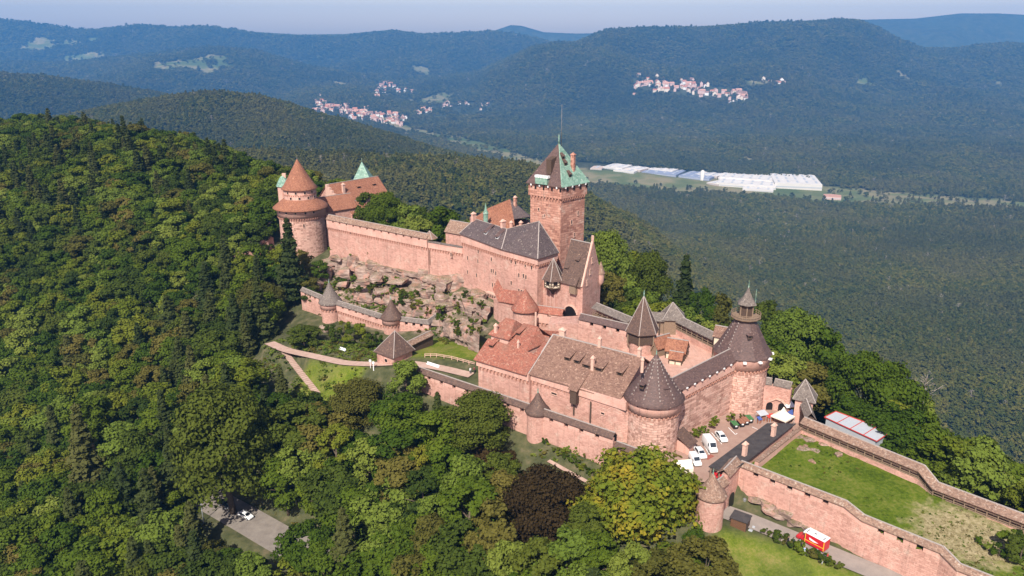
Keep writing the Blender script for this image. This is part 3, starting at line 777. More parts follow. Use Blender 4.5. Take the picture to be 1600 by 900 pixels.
# sight lines to what the photograph shows between the trees stay open
CLEAR = [((300,768),(432,832),19),((350,800),(405,845),40),((345,812),(440,852),22),((402,560),(505,615),14),((470,500),(640,560),10),((850,690),(960,760),16),((660,600),(960,690),6),((1110,800),(1400,900),20),((1000,770),(1000,815),84),((858,775),(858,815),56),((560,640),(560,650),30)]
for (a, b, w) in CLEAR:
    ax, ay = a; bx, by = b
    vv = hv - 0  # crown centre
    t = np.clip(((hu - ax) * (bx - ax) + (vv - ay) * (by - ay)) / max(1, (bx - ax) ** 2 + (by - ay) ** 2), 0, 1)
    keep &= np.hypot(hu - ax - t * (bx - ax), (vv - ay - t * (by - ay))) > w
hx, hy, hz, hu, hv, ht = (a[keep] for a in (hx, hy, hz, hu, hv, ht))
rr = RNG.random(len(hx))
con_p = 0.03 + 0.22 * sstep(0.05, 0.45, fbm(hx / 90, hy / 90, 2, 61)) * (hx < -60)
is_con = rr < con_p
# walls standing behind a tree limit how tall it may be
def max_top(u, v, t):
    return np.full(u.shape, 99.0)
sc_h = RNG.uniform(0.75, 1.2, len(hx))
LIMITS = [((660,598),(960,712)), ((960,712),(1110,820)), ((420,545),(505,640)), ((505,640),(560,590)), ((290,772),(450,846))]
Hh = np.where(is_con, 24 * sc_h * 0.92, 16 * sc_h)
for it in range(3):
    _, _, tv, _ = in_view(hx, hy, hz + Hh)
    lim = np.zeros(len(hx))
    for (a, b) in LIMITS:
        inside = (hu > min(a[0], b[0])) & (hu < max(a[0], b[0])) & (hv > a[1] + (b[1] - a[1]) * (hu - a[0]) / (b[0] - a[0]) - 20)
        lim = np.where(inside, np.maximum(lim, a[1] + (b[1] - a[1]) * (hu - a[0]) / (b[0] - a[0])), lim)
    over = np.clip(lim - tv, 0, 400) * ht / FOC
    Hh = np.maximum(Hh - over, 5.0)
sc_h = Hh / np.where(is_con, 24.0, 16.0)
order = np.argsort(ht / np.maximum(sc_h, .4) + 9999 * ((hu < -25) | (hu > 1625) | (hv > 960)))
N_IND = 262
ind = order[:N_IND]; rest = order[N_IND:]
pal = ['leaf', 'leaf', 'leaf', 'leaf', 'leaf_dark', 'leaf_dark', 'leaf_light', 'leaf_brown']
COLN = {'leaf': 'mid green', 'leaf_dark': 'dark green', 'leaf_light': 'bright green', 'leaf_brown': 'olive brown', 'needle': 'blackish green', 'leaf_gold': 'yellowing'}
def region(u, v):
    if u > 1180: return "on the steep slope right of the entrance gate" if v < 720 else "on the slope behind the long roofed garden wall"
    if u > 900 and v < 560: return "behind the upper bailey on the far slope"
    if v > 780: return "on the low slope right of the small car park" if u > 460 else "around the small car park at lower left"
    if v > 640: return "on the slope below the long outer wall" if u > 500 else "on the lower wooded hillside above the car park"
    if u > 480: return "beside the path under the castle rocks"
    return "on the wooded hillside left of the castle path" if v > 460 else "on the upper wooded hillside left of the west tower"
for n_, i in enumerate(ind):
    if is_con[i]: kind, lm, nm = 'conifer', 'needle', 'conifer_tree'
    else:
        kind = 'mid'; lm = pal[int(RNG.integers(len(pal)))]; nm = 'broadleaf_tree'
        if RNG.random() < 0.03: lm = 'leaf_light'
    wide = RNG.uniform(1.0, 1.35) if not is_con[i] else 1.05
    s = sc_h[i] * wide if sc_h[i] > .55 else 0.62 * wide
    hh = Hh[i] * FOC / ht[i] * .64; szw = "towering" if hh > 92 else "tall" if hh > 74 else "medium sized" if hh > 56 else "short" if hh > 40 else "small"
    shp = "" if is_con[i] else ("spreading " if wide > 1.23 else "rounded " if wide > 1.1 else "slim ")
    lab = f"{szw} {shp}{COLN[lm]} {'conifer' if is_con[i] else 'tree'} {region(hu[i], hv[i])}"
    plant_tree(kind, int(RNG.integers(9)), (hx[i], hy[i], hz[i] - 0.3), s, lm, nm, lab, group="trees on the castle hill", squash=sc_h[i] / s)

# instanced woods -----------------------------------------------------------
def source_collection(name, meshes):
    c = bpy.data.collections.new(name)
    for i, m in enumerate(meshes):
        o = bpy.data.objects.new(f"{name}_{i:02d}", m); c.objects.link(o)
    return c
def wood(name, coll, x, y, z, vi, sx, sz, rz):
    me = bpy.data.meshes.new(name)
    n = len(x); me.vertices.add(n)
    me.vertices.foreach_set("co", np.stack([x, y, z], 1).astype(np.float32).ravel())
    for nm, typ, val in (("vi", 'INT', vi.astype(np.int32)), ("rz", 'FLOAT', rz.astype(np.float32))):
        a = me.attributes.new(nm, typ, 'POINT'); a.data.foreach_set("value", val)
    a = me.attributes.new("sc", 'FLOAT_VECTOR', 'POINT'); a.data.foreach_set("vector", np.stack([sx, sx, sz], 1).astype(np.float32).ravel())
    me.update()
    o = add_obj(name, me); o["kind"] = "stuff"
    ng = bpy.data.node_groups.new(name, 'GeometryNodeTree')
    ng.interface.new_socket("Geometry", in_out='INPUT', socket_type='NodeSocketGeometry'); ng.interface.new_socket("Geometry", in_out='OUTPUT', socket_type='NodeSocketGeometry')
    N = ng.nodes; gi = N.new('NodeGroupInput'); go = N.new('NodeGroupOutput')
    ci = N.new('GeometryNodeCollectionInfo'); ci.inputs['Collection'].default_value = coll; ci.inputs['Separate Children'].default_value = True; ci.inputs['Reset Children'].default_value = True
    ip = N.new('GeometryNodeInstanceOnPoints'); ip.inputs['Pick Instance'].default_value = True
    def na(nm, t):
        q = N.new('GeometryNodeInputNamedAttribute'); q.data_type = t; q.inputs['Name'].default_value = nm; return [s for s in q.outputs if s.enabled and s.name == 'Attribute'][0]
    cx = N.new('ShaderNodeCombineXYZ'); ng.links.new(na('rz', 'FLOAT'), cx.inputs[2])
    ng.links.new(gi.outputs[0], ip.inputs['Points']); ng.links.new(ci.outputs[0], ip.inputs['Instance'])
    ng.links.new(na('vi', 'INT'), ip.inputs['Instance Index']); ng.links.new(cx.outputs[0], ip.inputs['Rotation']); ng.links.new(na('sc', 'FLOAT_VECTOR'), ip.inputs['Scale'])
    ng.links.new(ip.outputs[0], go.inputs[0])
    md = o.modifiers.new("wood", 'NODES'); md.node_group = ng
    return o
def recol(me, mat):
    m = me.copy(); m.materials.clear(); m.materials.append(M[mat]); return m
near_src = [t[1] for t in TREE['mid']] + [recol(TREE['mid'][i][1], mm) for i, mm in ((0, 'leaf_dark'), (2, 'leaf_dark'), (3, 'leaf_brown'), (1, 'leaf_light'))] + [t[1] for t in TREE['conifer']]
cn = source_collection("hill_tree", near_src)
vi = np.where(is_con[rest], 9 + RNG.integers(0, 3, len(rest)), RNG.integers(0, 9, len(rest)))
wide = RNG.uniform(1.0, 1.3, len(rest))
wood("hillside_wood", cn, hx[rest], hy[rest], hz[rest] - 0.3, vi, sc_h[rest] * wide, sc_h[rest], RNG.uniform(0, 6.28, len(rest)))

far_src = [broad_crown("far_crown", 300 + i, 4.3, 11.5, 620, 0.70, 14, M['far_leaf']) for i in range(4)] + [recol(conifer_crown("far_conifer", 310 + i, 3.6, 15, 460, 0.75), 'far_leaf') for i in range(2)] + [dead_mesh(5, 15)]
cf = source_collection("valley_tree", far_src)
fx, fy, fsz = [], [], []
r0 = 380.0
while r0 < 8500:
    s = max(5.8, 0.0034 * r0)
    n = int(0.95 * 2 * r0 / s)
    xs = np.linspace(-0.95 * r0, 0.95 * r0, n) + RNG.uniform(-.5, .5, n) * s
    fx.append(xs); fy.append(r0 + RNG.uniform(-.5, .5, n) * s); fsz.append(np.full(n, s / 5.8))
    r0 += s * 0.9
fx = np.concatenate(fx); fy = np.concatenate(fy); fsz = np.concatenate(fsz)
fz = ground(fx, fy)
vis, fu, fv, ft = in_view(fx, fy, fz + 8, 230)
d_in = np.hypot((fx + 60) / 1.15, fy - 300)
# keep off the fields: look the mask up on the ground grid
ri = np.clip(np.searchsorted(Yg, fy), 0, nr - 1)
wrow = np.where(fy < 700, np.maximum(fy, 0) * 0.92 + 90, fy * 0.75 + 209)
ci_ = np.clip(np.searchsorted(p_ax, fx / wrow), 0, nc - 1)
onf = (fm[ri, ci_] > 0.35) & (RNG.random(len(fx)) > 0.05)
keep = vis & (d_in >= 620) & ~onf
TOWNS = [((492,168),(640,190)),((585,137),(645,150)),((650,172),(770,168)),((990,130),(1165,150)),((900,262),(1290,296))]
for (a, b) in TOWNS: keep &= ~((fu > a[0]) & (fu < b[0]) & (np.abs(fv - (a[1] + (b[1] - a[1]) * (fu - a[0]) / (b[0] - a[0]))) < (11 if a[0] != 900 else 13)) & (RNG.random(len(fu)) < (0.85 if a[0] != 900 else 1.0)))
fx, fy, fz, fsz = fx[keep], fy[keep], fz[keep], fsz[keep]
fc = fbm(fx / 350, fy / 350, 3, 91)
con = RNG.random(len(fx)) < np.clip(0.10 + 0.55 * fc, 0.02, 0.6)
vi = np.where(con, 4 + RNG.integers(0, 2, len(fx)), RNG.integers(0, 4, len(fx)))
vi = np.where(RNG.random(len(fx)) < 0.003, 6, vi)
ss = RNG.uniform(0.68, 1.28, len(fx)) * (1 + .18 * fbm(fx / 60, fy / 60, 2, 17))
wood("valley_forest", cf, fx, fy, fz - 0.5, vi, ss * fsz * 1.05, ss * (0.35 + 0.65 * fsz) * np.where(fsz > 1.5, 0.8, 1), RNG.uniform(0, 6.28, len(fx)))
print("trees", N_IND, len(rest), len(fx))

# ------------------------------------------------------------------ haze
def build_haze():
    m = MB(); m.box((0, 5450, -520), 24000, 12100, 1000)
    k = bpy.data.materials.new("haze_air"); k.use_nodes = True
    t = k.node_tree; t.nodes.remove(t.nodes["Principled BSDF"])
    v = t.nodes.new("ShaderNodeVolumePrincipled"); v.inputs["Color"].default_value = (0.14, 0.46, 1.0, 1); v.inputs["Density"].default_value = 8.5e-5
    v.inputs["Anisotropy"].default_value = 0.0
    t.links.new(v.outputs[0], t.nodes["Material Output"].inputs["Volume"])
    m.build("haze", k, kind="stuff")
build_haze()
# ------------------------------------------------------------------ castle building kit
def V2(a): return Vector((a[0], a[1]))
def offset_line(pts, d):
    """mitred copy of an open polyline shifted d to its left"""
    P = [V2(p) for p in pts]; out = []
    for i, p in enumerate(P):
        ns = []
        if i > 0: e = (P[i] - P[i - 1]).normalized(); ns.append(Vector((-e.y, e.x)))
        if i < len(P) - 1: e = (P[i + 1] - P[i]).normalized(); ns.append(Vector((-e.y, e.x)))
        if len(ns) == 2:
            m = (ns[0] + ns[1]).normalized(); k = d / max(0.35, m.dot(ns[0])); out.append(p + m * k)
        else: out.append(p + ns[0] * d)
    return out
def wall_line(mb, pts, d0, d1, z0, dz=0.0):
    """wall between two offsets of a polyline, from z0 up to each point's own z + dz"""
    a = offset_line(pts, d0); b = offset_line(pts, d1)
    for i in range(len(pts) - 1):
        zl = z0 if not callable(z0) else None
        p = [a[i], a[i + 1], b[i + 1], b[i]]
        za, zb = pts[i][2] + dz, pts[i + 1][2] + dz
        if callable(z0): lo = [z0(pts[i]), z0(pts[i + 1])]
        else: lo = [z0, z0]
        vs = [(p[0].x, p[0].y, lo[0]), (p[1].x, p[1].y, lo[1]), (p[2].x, p[2].y, lo[1]), (p[3].x, p[3].y, lo[0]),
              (p[0].x, p[0].y, za), (p[1].x, p[1].y, zb), (p[2].x, p[2].y, zb), (p[3].x, p[3].y, za)]
        mb.add(vs, [(3, 2, 1, 0), (4, 5, 6, 7), (0, 1, 5, 4), (2, 3, 7, 6), (1, 2, 6, 5), (3, 0, 4, 7)])
def along(pts, step, start=0.5):
    """points with direction, spaced along a polyline"""
    out = []
    for a, b in zip(pts[:-1], pts[1:]):
        A = Vector((a[0], a[1], a[2])); B = Vector((b[0], b[1], b[2])); L = (V2(b) - V2(a)).length
        n = max(1, int(round(L / step)))
        for i in range(n): out.append((A.lerp(B, (i + start) / n), math.atan2(b[1] - a[1], b[0] - a[0])))
    return out
def strip_roof(mb, pts, d0, d1, rise, ridge=0.5, th=0.16, cap=None):
    """saddle roof over a polyline between offsets d0 and d1"""
    a = offset_line(pts, d0); b = offset_line(pts, d1); r = offset_line(pts, d0 + (d1 - d0) * ridge)
    for i in range(len(pts) - 1):
        z0, z1 = pts[i][2], pts[i + 1][2]
        A0 = (a[i].x, a[i].y, z0); A1 = (a[i + 1].x, a[i + 1].y, z1); B0 = (b[i].x, b[i].y, z0); B1 = (b[i + 1].x, b[i + 1].y, z1)
        R0 = (r[i].x, r[i].y, z0 + rise); R1 = (r[i + 1].x, r[i + 1].y, z1 + rise)
        dn = lambda p: (p[0], p[1], p[2] - th)
        mb.add([A0, A1, R1, R0, B1, B0, dn(A0), dn(A1), dn(R1), dn(R0), dn(B1), dn(B0)],
               [(0, 1, 2, 3), (3, 2, 4, 5), (7, 6, 9, 8), (8, 9, 11, 10), (6, 7, 1, 0), (10, 11, 5, 4), (0, 3, 9, 6), (3, 5, 11, 9), (2, 1, 7, 8), (4, 2, 8, 10)])
        if cap is not None:
            cap.bar((R0[0], R0[1], R0[2] + 0.02), (R1[0], R1[1], R1[2] + 0.02), 0.26, 0.16)
def corbels(mb, pts, z_off, side, depth=0.5, step=1.15, w=0.45, h=0.6):
    step = max(step, 1.15)
    for p, a in along(pts, step):
        n = Vector((-math.sin(a), math.cos(a))) * side
        mb.box((p.x - n.x * (depth / 2 - 0.02), p.y - n.y * (depth / 2 - 0.02), p.z + z_off - h), w, depth, h, a)
        mb.box((p.x - n.x * (depth / 4 - 0.02), p.y - n.y * (depth / 4 - 0.02), p.z + z_off - h * 1.8), w, depth / 2, h * 0.8 - 0.003, a)
def curtain(name, label, cat, pts, z0, side=1, th=1.9, stone='stone', roof='grey_tile', rise=1.25, par=1.25, corb=None, gap=3.2, over=0.45, inner=1.2, group=None, gw=1.1, ridge=0.5):
    """wall along its outer face pts (x, y, eave z); side = +1 when the bailey lies to the left"""
    root = empty(name, (pts[0][0], pts[0][1], pts[0][2]), label, cat, group)
    par = max(par, 1.45) if not corb else max(par, 1.2); over = min(over, .36)
    w = MB(); s = side
    out = 0.42 if corb else 0.0
    low = -(corb if corb else par)
    wall_line(w, pts, 0, s * th, z0, low - (0.0 if corb else 0.0))
    w.build("wall", M[stone], root)
    if corb:
        b = MB(); wall_line(b, pts, -s * out, s * 0.6, lambda p: p[2] + low + 0.003, -par); b.build("parapet", M['stone_smooth'], root)
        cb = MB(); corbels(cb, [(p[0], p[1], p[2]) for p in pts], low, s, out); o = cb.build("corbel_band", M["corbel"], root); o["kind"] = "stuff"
    # merlons between loopholes, closed by the roof
    m = MB()
    for a, b in zip(pts[:-1], pts[1:]):
        L = (V2(b) - V2(a)).length; n = max(1, int(round(L / gap))); pit = L / n
        ang = math.atan2(b[1] - a[1], b[0] - a[0]); nrm = Vector((-math.sin(ang), math.cos(ang))) * s
        for i in range(n):
            t = (i + 0.5) / n; wdt = pit - gw
            t0 = (i * pit + gw / 2 - (gw / 2 if i == 0 else 0)) / L; t1 = ((i + 1) * pit - gw / 2 + (gw / 2 if i == n - 1 else 0)) / L
            q = []
            for tt, d in ((t0, -out), (t1, -out), (t1, 0.55), (t0, 0.55)):
                x = a[0] + (b[0] - a[0]) * tt + nrm.x * d; y = a[1] + (b[1] - a[1]) * tt + nrm.y * d; z = a[2] + (b[2] - a[2]) * tt
                q.append((x, y, z))
            lo = [(x, y, z - par + 0.004) for x, y, z in q]; hi = [(x, y, z - 0.02) for x, y, z in q]
            m.add(lo + hi, [(3, 2, 1, 0), (4, 5, 6, 7), (0, 1, 5, 4), (1, 2, 6, 5), (2, 3, 7, 6), (3, 0, 4, 7)])
    m.build("merlon_course", M['stone_smooth'], root)
    # black sheet added behind the loopholes, their shade put into its colour
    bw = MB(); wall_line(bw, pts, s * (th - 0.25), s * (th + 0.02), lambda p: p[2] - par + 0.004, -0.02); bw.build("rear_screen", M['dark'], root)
    r = MB(); c = MB()
    strip_roof(r, [(p[0], p[1], p[2]) for p in pts], -s * (out + over), s * (th + over * 0.7), rise, ridge, cap=c)
    ro = r.build("roof", M[roof], root); c.build("ridge_cap", M['mortar'], ro)
    return root
def cone_roof(R, ze, za, flare=0.18, n=40):
    m = MB()
    h = za - ze
    m_prof = [(0.02, ze - 0.05), (R - 0.05, ze - 0.12), (R, ze), (R * (1 - flare * 0.75), ze + h * 0.10), (R * 0.70, ze + h * 0.25), (R * 0.35, ze + h * 0.60), (0.06, za)]
    return m_prof
def round_tower(name, label, c, R, z0, ze, za, stone='stone', roof='slate', over=0.6, corb=2.4, gaps=0, flare=0.18, cat="tower", group=None, band=0.42, n=44, lines=0, gaph=0.7):
    root = empty(name, (c[0], c[1], z0), label, cat, group)
    w = MB(); zc = ze - corb if corb else ze
    w.lathe(c, [(R * 1.03, z0 - 3), (R, zc + 0.01)], n); w.lathe(c, [(R, zc + 0.01), (0.01, zc + 0.012)], n, smooth=False)
    w.build("wall", M[stone], root)
    Rp = R + (band if corb else 0)
    if corb:
        p = MB(); p.lathe(c, [(R - 0.3, zc + 0.015), (Rp, zc + 0.016), (Rp, ze - gaph)], n); p.lathe(c, [(Rp, ze - gaph), (0.01, ze - gaph + 0.001)], n, smooth=False)
        p.build("parapet", M['stone_smooth'], root)
        m = MB(); k = max(8, gaps) if gaps else 1
        if gaps:
            for i in range(k):
                a0 = 2 * PI * (i + 0.10) / k; a1 = 2 * PI * (i + 0.90) / k
                m.lathe(c, [(Rp - 0.5, ze - gaph + 0.004), (Rp, ze - gaph + 0.004), (Rp, ze - 0.02), (Rp - 0.5, ze - 0.02), (Rp - 0.5, ze - gaph + 0.004)], 5, a0, a1, smooth=False)
                for aa in (a0, a1):
                    ca, sa = math.cos(aa), math.sin(aa)
                    m.poly([(c[0] + r * ca, c[1] + r * sa, z) for r, z in ((Rp - 0.5, ze - gaph + 0.004), (Rp, ze - gaph + 0.004), (Rp, ze - 0.02), (Rp - 0.5, ze - 0.02))])
        else: m.lathe(c, [(Rp, ze - gaph + 0.004), (Rp, ze - 0.02)], n)
        m.build("merlon_course", M['stone_smooth'], root)
        cb = MB(); kk = int(2 * PI * R / 1.0)
        for i in range(kk):
            a = 2 * PI * i / kk
            cb.box((c[0] + (R + band * 0.5 - 0.04) * math.cos(a), c[1] + (R + band * 0.5 - 0.04) * math.sin(a), zc - 0.45), band, 0.42, 0.46, a)
            cb.box((c[0] + (R + band * 0.22) * math.cos(a), c[1] + (R + band * 0.22) * math.sin(a), zc - 0.85), band * 0.5, 0.42, 0.39, a)
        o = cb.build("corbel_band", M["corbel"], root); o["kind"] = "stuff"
    r = MB(); r.lathe(c, cone_roof(Rp + over, ze, za, flare), n)
    ro = r.build("roof", M[roof], root)
    f = MB(); f.lathe(c, [(0.28, za - 0.55), (0.16, za - 0.1), (0.09, za + 0.25), (0.16, za + 0.45), (0.04, za + 0.7), (0.02, za + 1.1)], 8); f.build("finial", M['copper'], ro)
    if lines:
        l = MB(); Rr = Rp + over; h = za - ze
        for k in range(lines):
            a = -2.75 + k * 2.45 / max(1, lines - 1)
            for j in range(13):
                t = 0.06 + 0.88 * j / 13
                if t < 0.1: continue
                rr = np.interp(t, [0, 0.10, 0.25, 0.60, 1], [Rr, Rr * (1 - flare * 0.75), Rr * 0.70, Rr * 0.35, 0.06])
                l.box((c[0] + rr * math.cos(a), c[1] + rr * math.sin(a), ze + h * t - 0.05), 0.16, 0.20, 0.34, a)
        o = l.build("ridge_tile", M['mortar'], ro); o["kind"] = "stuff"
    return root
def opening(parent, A, B, u, v, w=0.7, h=1.3, frame=True, z=None):
    """a stone-framed window where the sight line meets the wall A-B"""
    p = on_wall(u, v, A, B)
    return opening_at(parent, p, math.atan2(B[1] - A[1], B[0] - A[0]), w, h, frame)
def opening_at(parent, p, a, w, h, frame=True):
    t = Vector((math.cos(a), math.sin(a), 0)); nn = Vector((math.sin(a), -math.cos(a), 0))
    toward = Vector((0, 0, CAM_Z)) - Vector(p)
    if nn.dot(toward) < 0: nn = -nn
    p = Vector(p)
    m = MB(); f = 0.16
    cz = Vector((0, 0, h / 2))
    for sgn in (-1, 1):
        m.box(tuple(p + t * sgn * (w / 2 + f / 2) - cz + nn * 0.02), f, 0.22, h, a)
    m.box(tuple(p + cz + nn * 0.02), w + 2 * f, 0.24, f, a)
    m.box(tuple(p - cz - Vector((0, 0, f)) + nn * 0.04), w + 2 * f + 0.1, 0.3, f - 0.002, a)
    o = m.build("window", M['trim'], parent)
    d = MB(); d.box(tuple(p - cz + nn * 0.01), w, 0.06, h, a); d.build("pane", M['dark'], o)
    return o
def plane_hit(u, v, P, N):
    a, b, c = ray(u, v); d = Vector((a, b, c)); o = Vector((0, 0, CAM_Z)); P = Vector(P); N = Vector(N)
    return o + d * (N.dot(P - o) / N.dot(d))
def roof_plane(e0, e1, r0):
    e0, e1, r0 = Vector(e0), Vector(e1), Vector(r0)
    n = (e1 - e0).cross(r0 - e0).normalized()
    if n.z < 0: n = -n
    return e0, n
def dormer(parent, u, v, plane, w=1.5, h=1.0, roof='brown_tile', shade='timber', dp=None):
    """a shed dormer standing on a roof plane where the sight line meets it"""
    P, N = plane; p = plane_hit(u, v, P, N)
    f = Vector((N.x, N.y, 0)).normalized(); a = math.atan2(f.y, f.x); t = Vector((-f.y, f.x, 0))
    tanr = math.hypot(N.x, N.y) / N.z
    dp = dp or h / max(0.25, tanr - 0.28)
    m = MB(); hw = w / 2
    # cheeks and front
    A = p + t * hw; B = p - t * hw; up = Vector((0, 0, h)); bk = -f * dp + Vector((0, 0, dp * tanr))
    dn = Vector((0, 0, -0.25))
    m.add([A + dn, B + dn, B + up, A + up, A + bk, B + bk], [(0, 1, 2, 3), (0, 3, 4), (1, 5, 2)])
    o = m.build("dormer", M[shade], parent)
    q = MB(); e = f * 0.3; s = t * 0.18
    l = Vector((0, 0, 0.06))
    q.slab([tuple(x) for x in (A + up + e + s + l, B + up + e - s + l, B + bk - s - f * 0.3 + Vector((0, 0, 0.10)) + l, A + bk + s - f * 0.3 + Vector((0, 0, 0.10)) + l)], 0.12)
    q.build("dormer_roof", M[roof], o)
    d = MB(); d.box(tuple(p + f * 0.02 + Vector((0, 0, h * 0.25))), 0.07, w * 0.62, h * 0.55, a); d.build("pane", M['dark'], o)
    return o
def chimney(parent, p, w=0.9, d=0.7, h=2.6, a=0.0, mat='trim', sink=1.2, cap='trim'):
    m = MB(); p = Vector(p)
    m.box((p.x, p.y, p.z - sink), w, d, h + sink, a)
    m.box((p.x, p.y, p.z + h + 0.003), w * 1.3, d * 1.35, 0.22, a)
    o = m.build("chimney", M[mat], parent)
    c = MB()
    c.add([(p.x + math.cos(a) * x * w * .6 - math.sin(a) * y * d * .6, p.y + math.sin(a) * x * w * .6 + math.cos(a) * y * d * .6, p.z + h + 0.23) for x, y in ((-1, -1), (1, -1), (1, 1), (-1, 1))] + [(p.x, p.y, p.z + h + 0.95)],
          [(0, 1, 4), (1, 2, 4), (2, 3, 4), (3, 0, 4), (3, 2, 1, 0)])
    c.build("chimney_cap", M[cap], o)
    return o
def gable_house(name, label, cat, c, L, Wd, ang, z0, ze, zr, wall='stone', roof='rust_tile', over=0.5, gable=True, group=None, coping=False, timber=False):
    """ridge along ang"""
    root = empty(name, (c[0], c[1], z0), label, cat, group)
    ca, sa = math.cos(ang), math.sin(ang)
    T = lambda x, y: (c[0] + x * ca - y * sa, c[1] + x * sa + y * ca)
    w = MB(); hl, hw = L / 2, Wd / 2
    pts = [T(-hl, -hw), T(hl, -hw), T(hl, hw), T(-hl, hw)]
    w.prism(pts, z0 - 2, ze, top=False)
    for x in (-hl, hl):
        w.poly([(*T(x, -hw), ze), (*T(x, hw), ze), (*T(x, 0), zr - 0.1)])
    w.build("wall", M[wall], root)
    r = MB(); sl = (zr - ze) / hw
    e = over
    for s in (-1, 1):
        r.slab([(*T(-hl - e * .6, s * (hw + e)), ze - e * sl), (*T(hl + e * .6, s * (hw + e)), ze - e * sl), (*T(hl + e * .6, 0), zr), (*T(-hl - e * .6, 0), zr)], 0.18)
    ro = r.build("roof", M[roof], root)
    cap = MB(); cap.bar((*T(-hl - e * .6, 0), zr + 0.04), (*T(hl + e * .6, 0), zr + 0.04), 0.3, 0.18); cap.build("ridge_cap", M['mortar'], ro)
    if timber:
        t = MB()
        for x0, x1, y0, y1 in ((-hl, hl, -hw, -hw), (hl, hl, -hw, hw), (-hl, -hl, -hw, hw)):
            n = max(2, int(math.hypot(x1 - x0, y1 - y0) / 1.3))
            o = 0.03
            fx = lambda x: x + math.copysign(o, x) if x0 == x1 else x
            fy = lambda y: y + math.copysign(o, y) if y0 == y1 else y
            for i in range(n + 1):
                x = x0 + (x1 - x0) * i / n; y = y0 + (y1 - y0) * i / n
                t.bar((*T(fx(x), fy(y)), z0), (*T(fx(x), fy(y)), ze - 0.1), 0.2)
            for zz in (z0 + (ze - z0) * .5, ze - 0.2):
                t.bar((*T(fx(x0), fy(y0)), zz), (*T(fx(x1), fy(y1)), zz), 0.18)
        t.build("timber_frame", M['timber'], root)
    return root
def hip_roof(parent, pts, ze, apex, mat, over=0.5, th=0.15, capmat='mortar', caps=True):
    """pyramid roof over polygon pts"""
    n = len(pts); cx = sum(p[0] for p in pts) / n; cy = sum(p[1] for p in pts) / n
    e = []
    for p in pts:
        d = Vector((p[0] - cx, p[1] - cy)); d = d.normalized() * (d.length + over * 1.3); e.append((cx + d.x, cy + d.y, ze - 0.1))
    m = MB()
    m.add(e + [apex], [(i, (i + 1) % n, n) for i in range(n)])
    m.add([(p[0], p[1], p[2] - th) for p in e] + [(p[0], p[1], p[2] + 0) for p in e], [tuple(range(n - 1, -1, -1))] + [(i, (i + 1) % n, n + (i + 1) % n, n + i) for i in range(n)])
    o = m.build("roof", M[mat], parent)
    if caps:
        c = MB()
        for p in e: c.bar((p[0], p[1], p[2] + 0.06), (apex[0], apex[1], apex[2] + 0.06), 0.17, 0.12)
        c.build("ridge_cap", M[capmat], o)
    return o
def ring(c, R, n, a0=0.0): return [(c[0] + R * math.cos(a0 + 2 * PI * i / n), c[1] + R * math.sin(a0 + 2 * PI * i / n)) for i in range(n)]
# ------------------------------------------------------------------ the castle
AX = Vector((0.8106, -0.5855)); OUT = Vector((-0.5855, -0.8106)); IN = -OUT
AXA = math.atan2(AX.y, AX.x)
def P2(p, a=0.0, i=0.0): return (p[0] + AX.x * a + IN.x * i, p[1] + AX.y * a + IN.y * i)

# stout round corner tower
RT = (32.8, 160.9)
south = round_tower("corner_tower", "stout round corner tower with big dark conical roof beside the parked cars", RT, 6.0, -2.0, 11.0, 21.5, 'stone_rough', 'slate', over=0.65, corb=2.6, gaps=16, lines=5)
so_roof = [o for o in south.children if o.name.startswith("roof")][0]
for u, v in ((1002, 606), (1041, 612)):
    p = WY(u, v, 156.5 if u < 1020 else 157.0); a = math.atan2(p.y - RT[1], p.x - RT[0])
    f = Vector((math.cos(a), math.sin(a), 0.75)).normalized()
    dormer(so_roof, u, v, (p, f), 1.1, 0.8, 'slate', 'timber')
p = WY(1003, 574, 157.6); chimney(so_roof, (p.x, p.y, p.z), 0.6, 0.6, 1.7)

# big bastion tower with the lantern
SB = (59.2, 182.5)
bast = empty("bastion_tower", (SB[0], SB[1], -2), "massive curved bastion tower crowned by a timber lantern gallery", "tower")
w = MB(); w.lathe(SB, [(6.9, -6), (6.5, 10.2)], 48); w.lathe(SB, [(6.5, 10.2), (0.01, 10.21)], 48, smooth=False); w.build("wall", M['stone_rough'], bast)
p_ = MB(); p_.lathe(SB, [(6.2, 10.25), (6.95, 10.26), (6.95, 13.25)], 48); p_.build("parapet", M['stone_smooth'], bast)
cb = MB()
for i in range(46):
    a = 2 * PI * i / 46
    cb.box((SB[0] + 6.70 * math.cos(a), SB[1] + 6.70 * math.sin(a), 9.75), 0.45, 0.45, 0.5, a); cb.box((SB[0] + 6.58 * math.cos(a), SB[1] + 6.58 * math.sin(a), 9.3), 0.25, 0.45, 0.44, a)
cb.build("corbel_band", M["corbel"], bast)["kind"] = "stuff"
r = MB(); r.lathe(SB, [(0.1, 13.1), (7.4, 13.1), (7.45, 13.25), (6.4, 14.6), (2.5, 21.9), (2.4, 22.2)], 12, 0.15, 0.15 + 2 * PI, smooth=False)
sbr = r.build("roof", M['slate'], bast)
c = MB()
for i in range(12):
    a = 0.15 + 2 * PI * i / 12
    for j in range(10):
        if i in (6, 7):
            t = j / 10
            c.box((SB[0] + (6.45 - 3.95 * t) * math.cos(a), SB[1] + (6.45 - 3.95 * t) * math.sin(a), 14.55 + 7.3 * t), 0.15, 0.2, 0.34, a)
c.build("ridge_tile", M['mortar'], sbr)["kind"] = "stuff"
p = WY(1172, 529, 177.4); dormer(sbr, 1172, 529, (p, Vector((0.15, -0.8, 0.45)).normalized()), 1.1, 0.8, 'slate', 'timber')
for k, a in enumerate(np.linspace(-2.3, -0.15, 5)):
    b = MB(); b.box((SB[0] + 7.35 * math.cos(a), SB[1] + 7.35 * math.sin(a), 12.55), 1.0, .8, 0.42, a); b.build("eave_block", M['white'], bast)
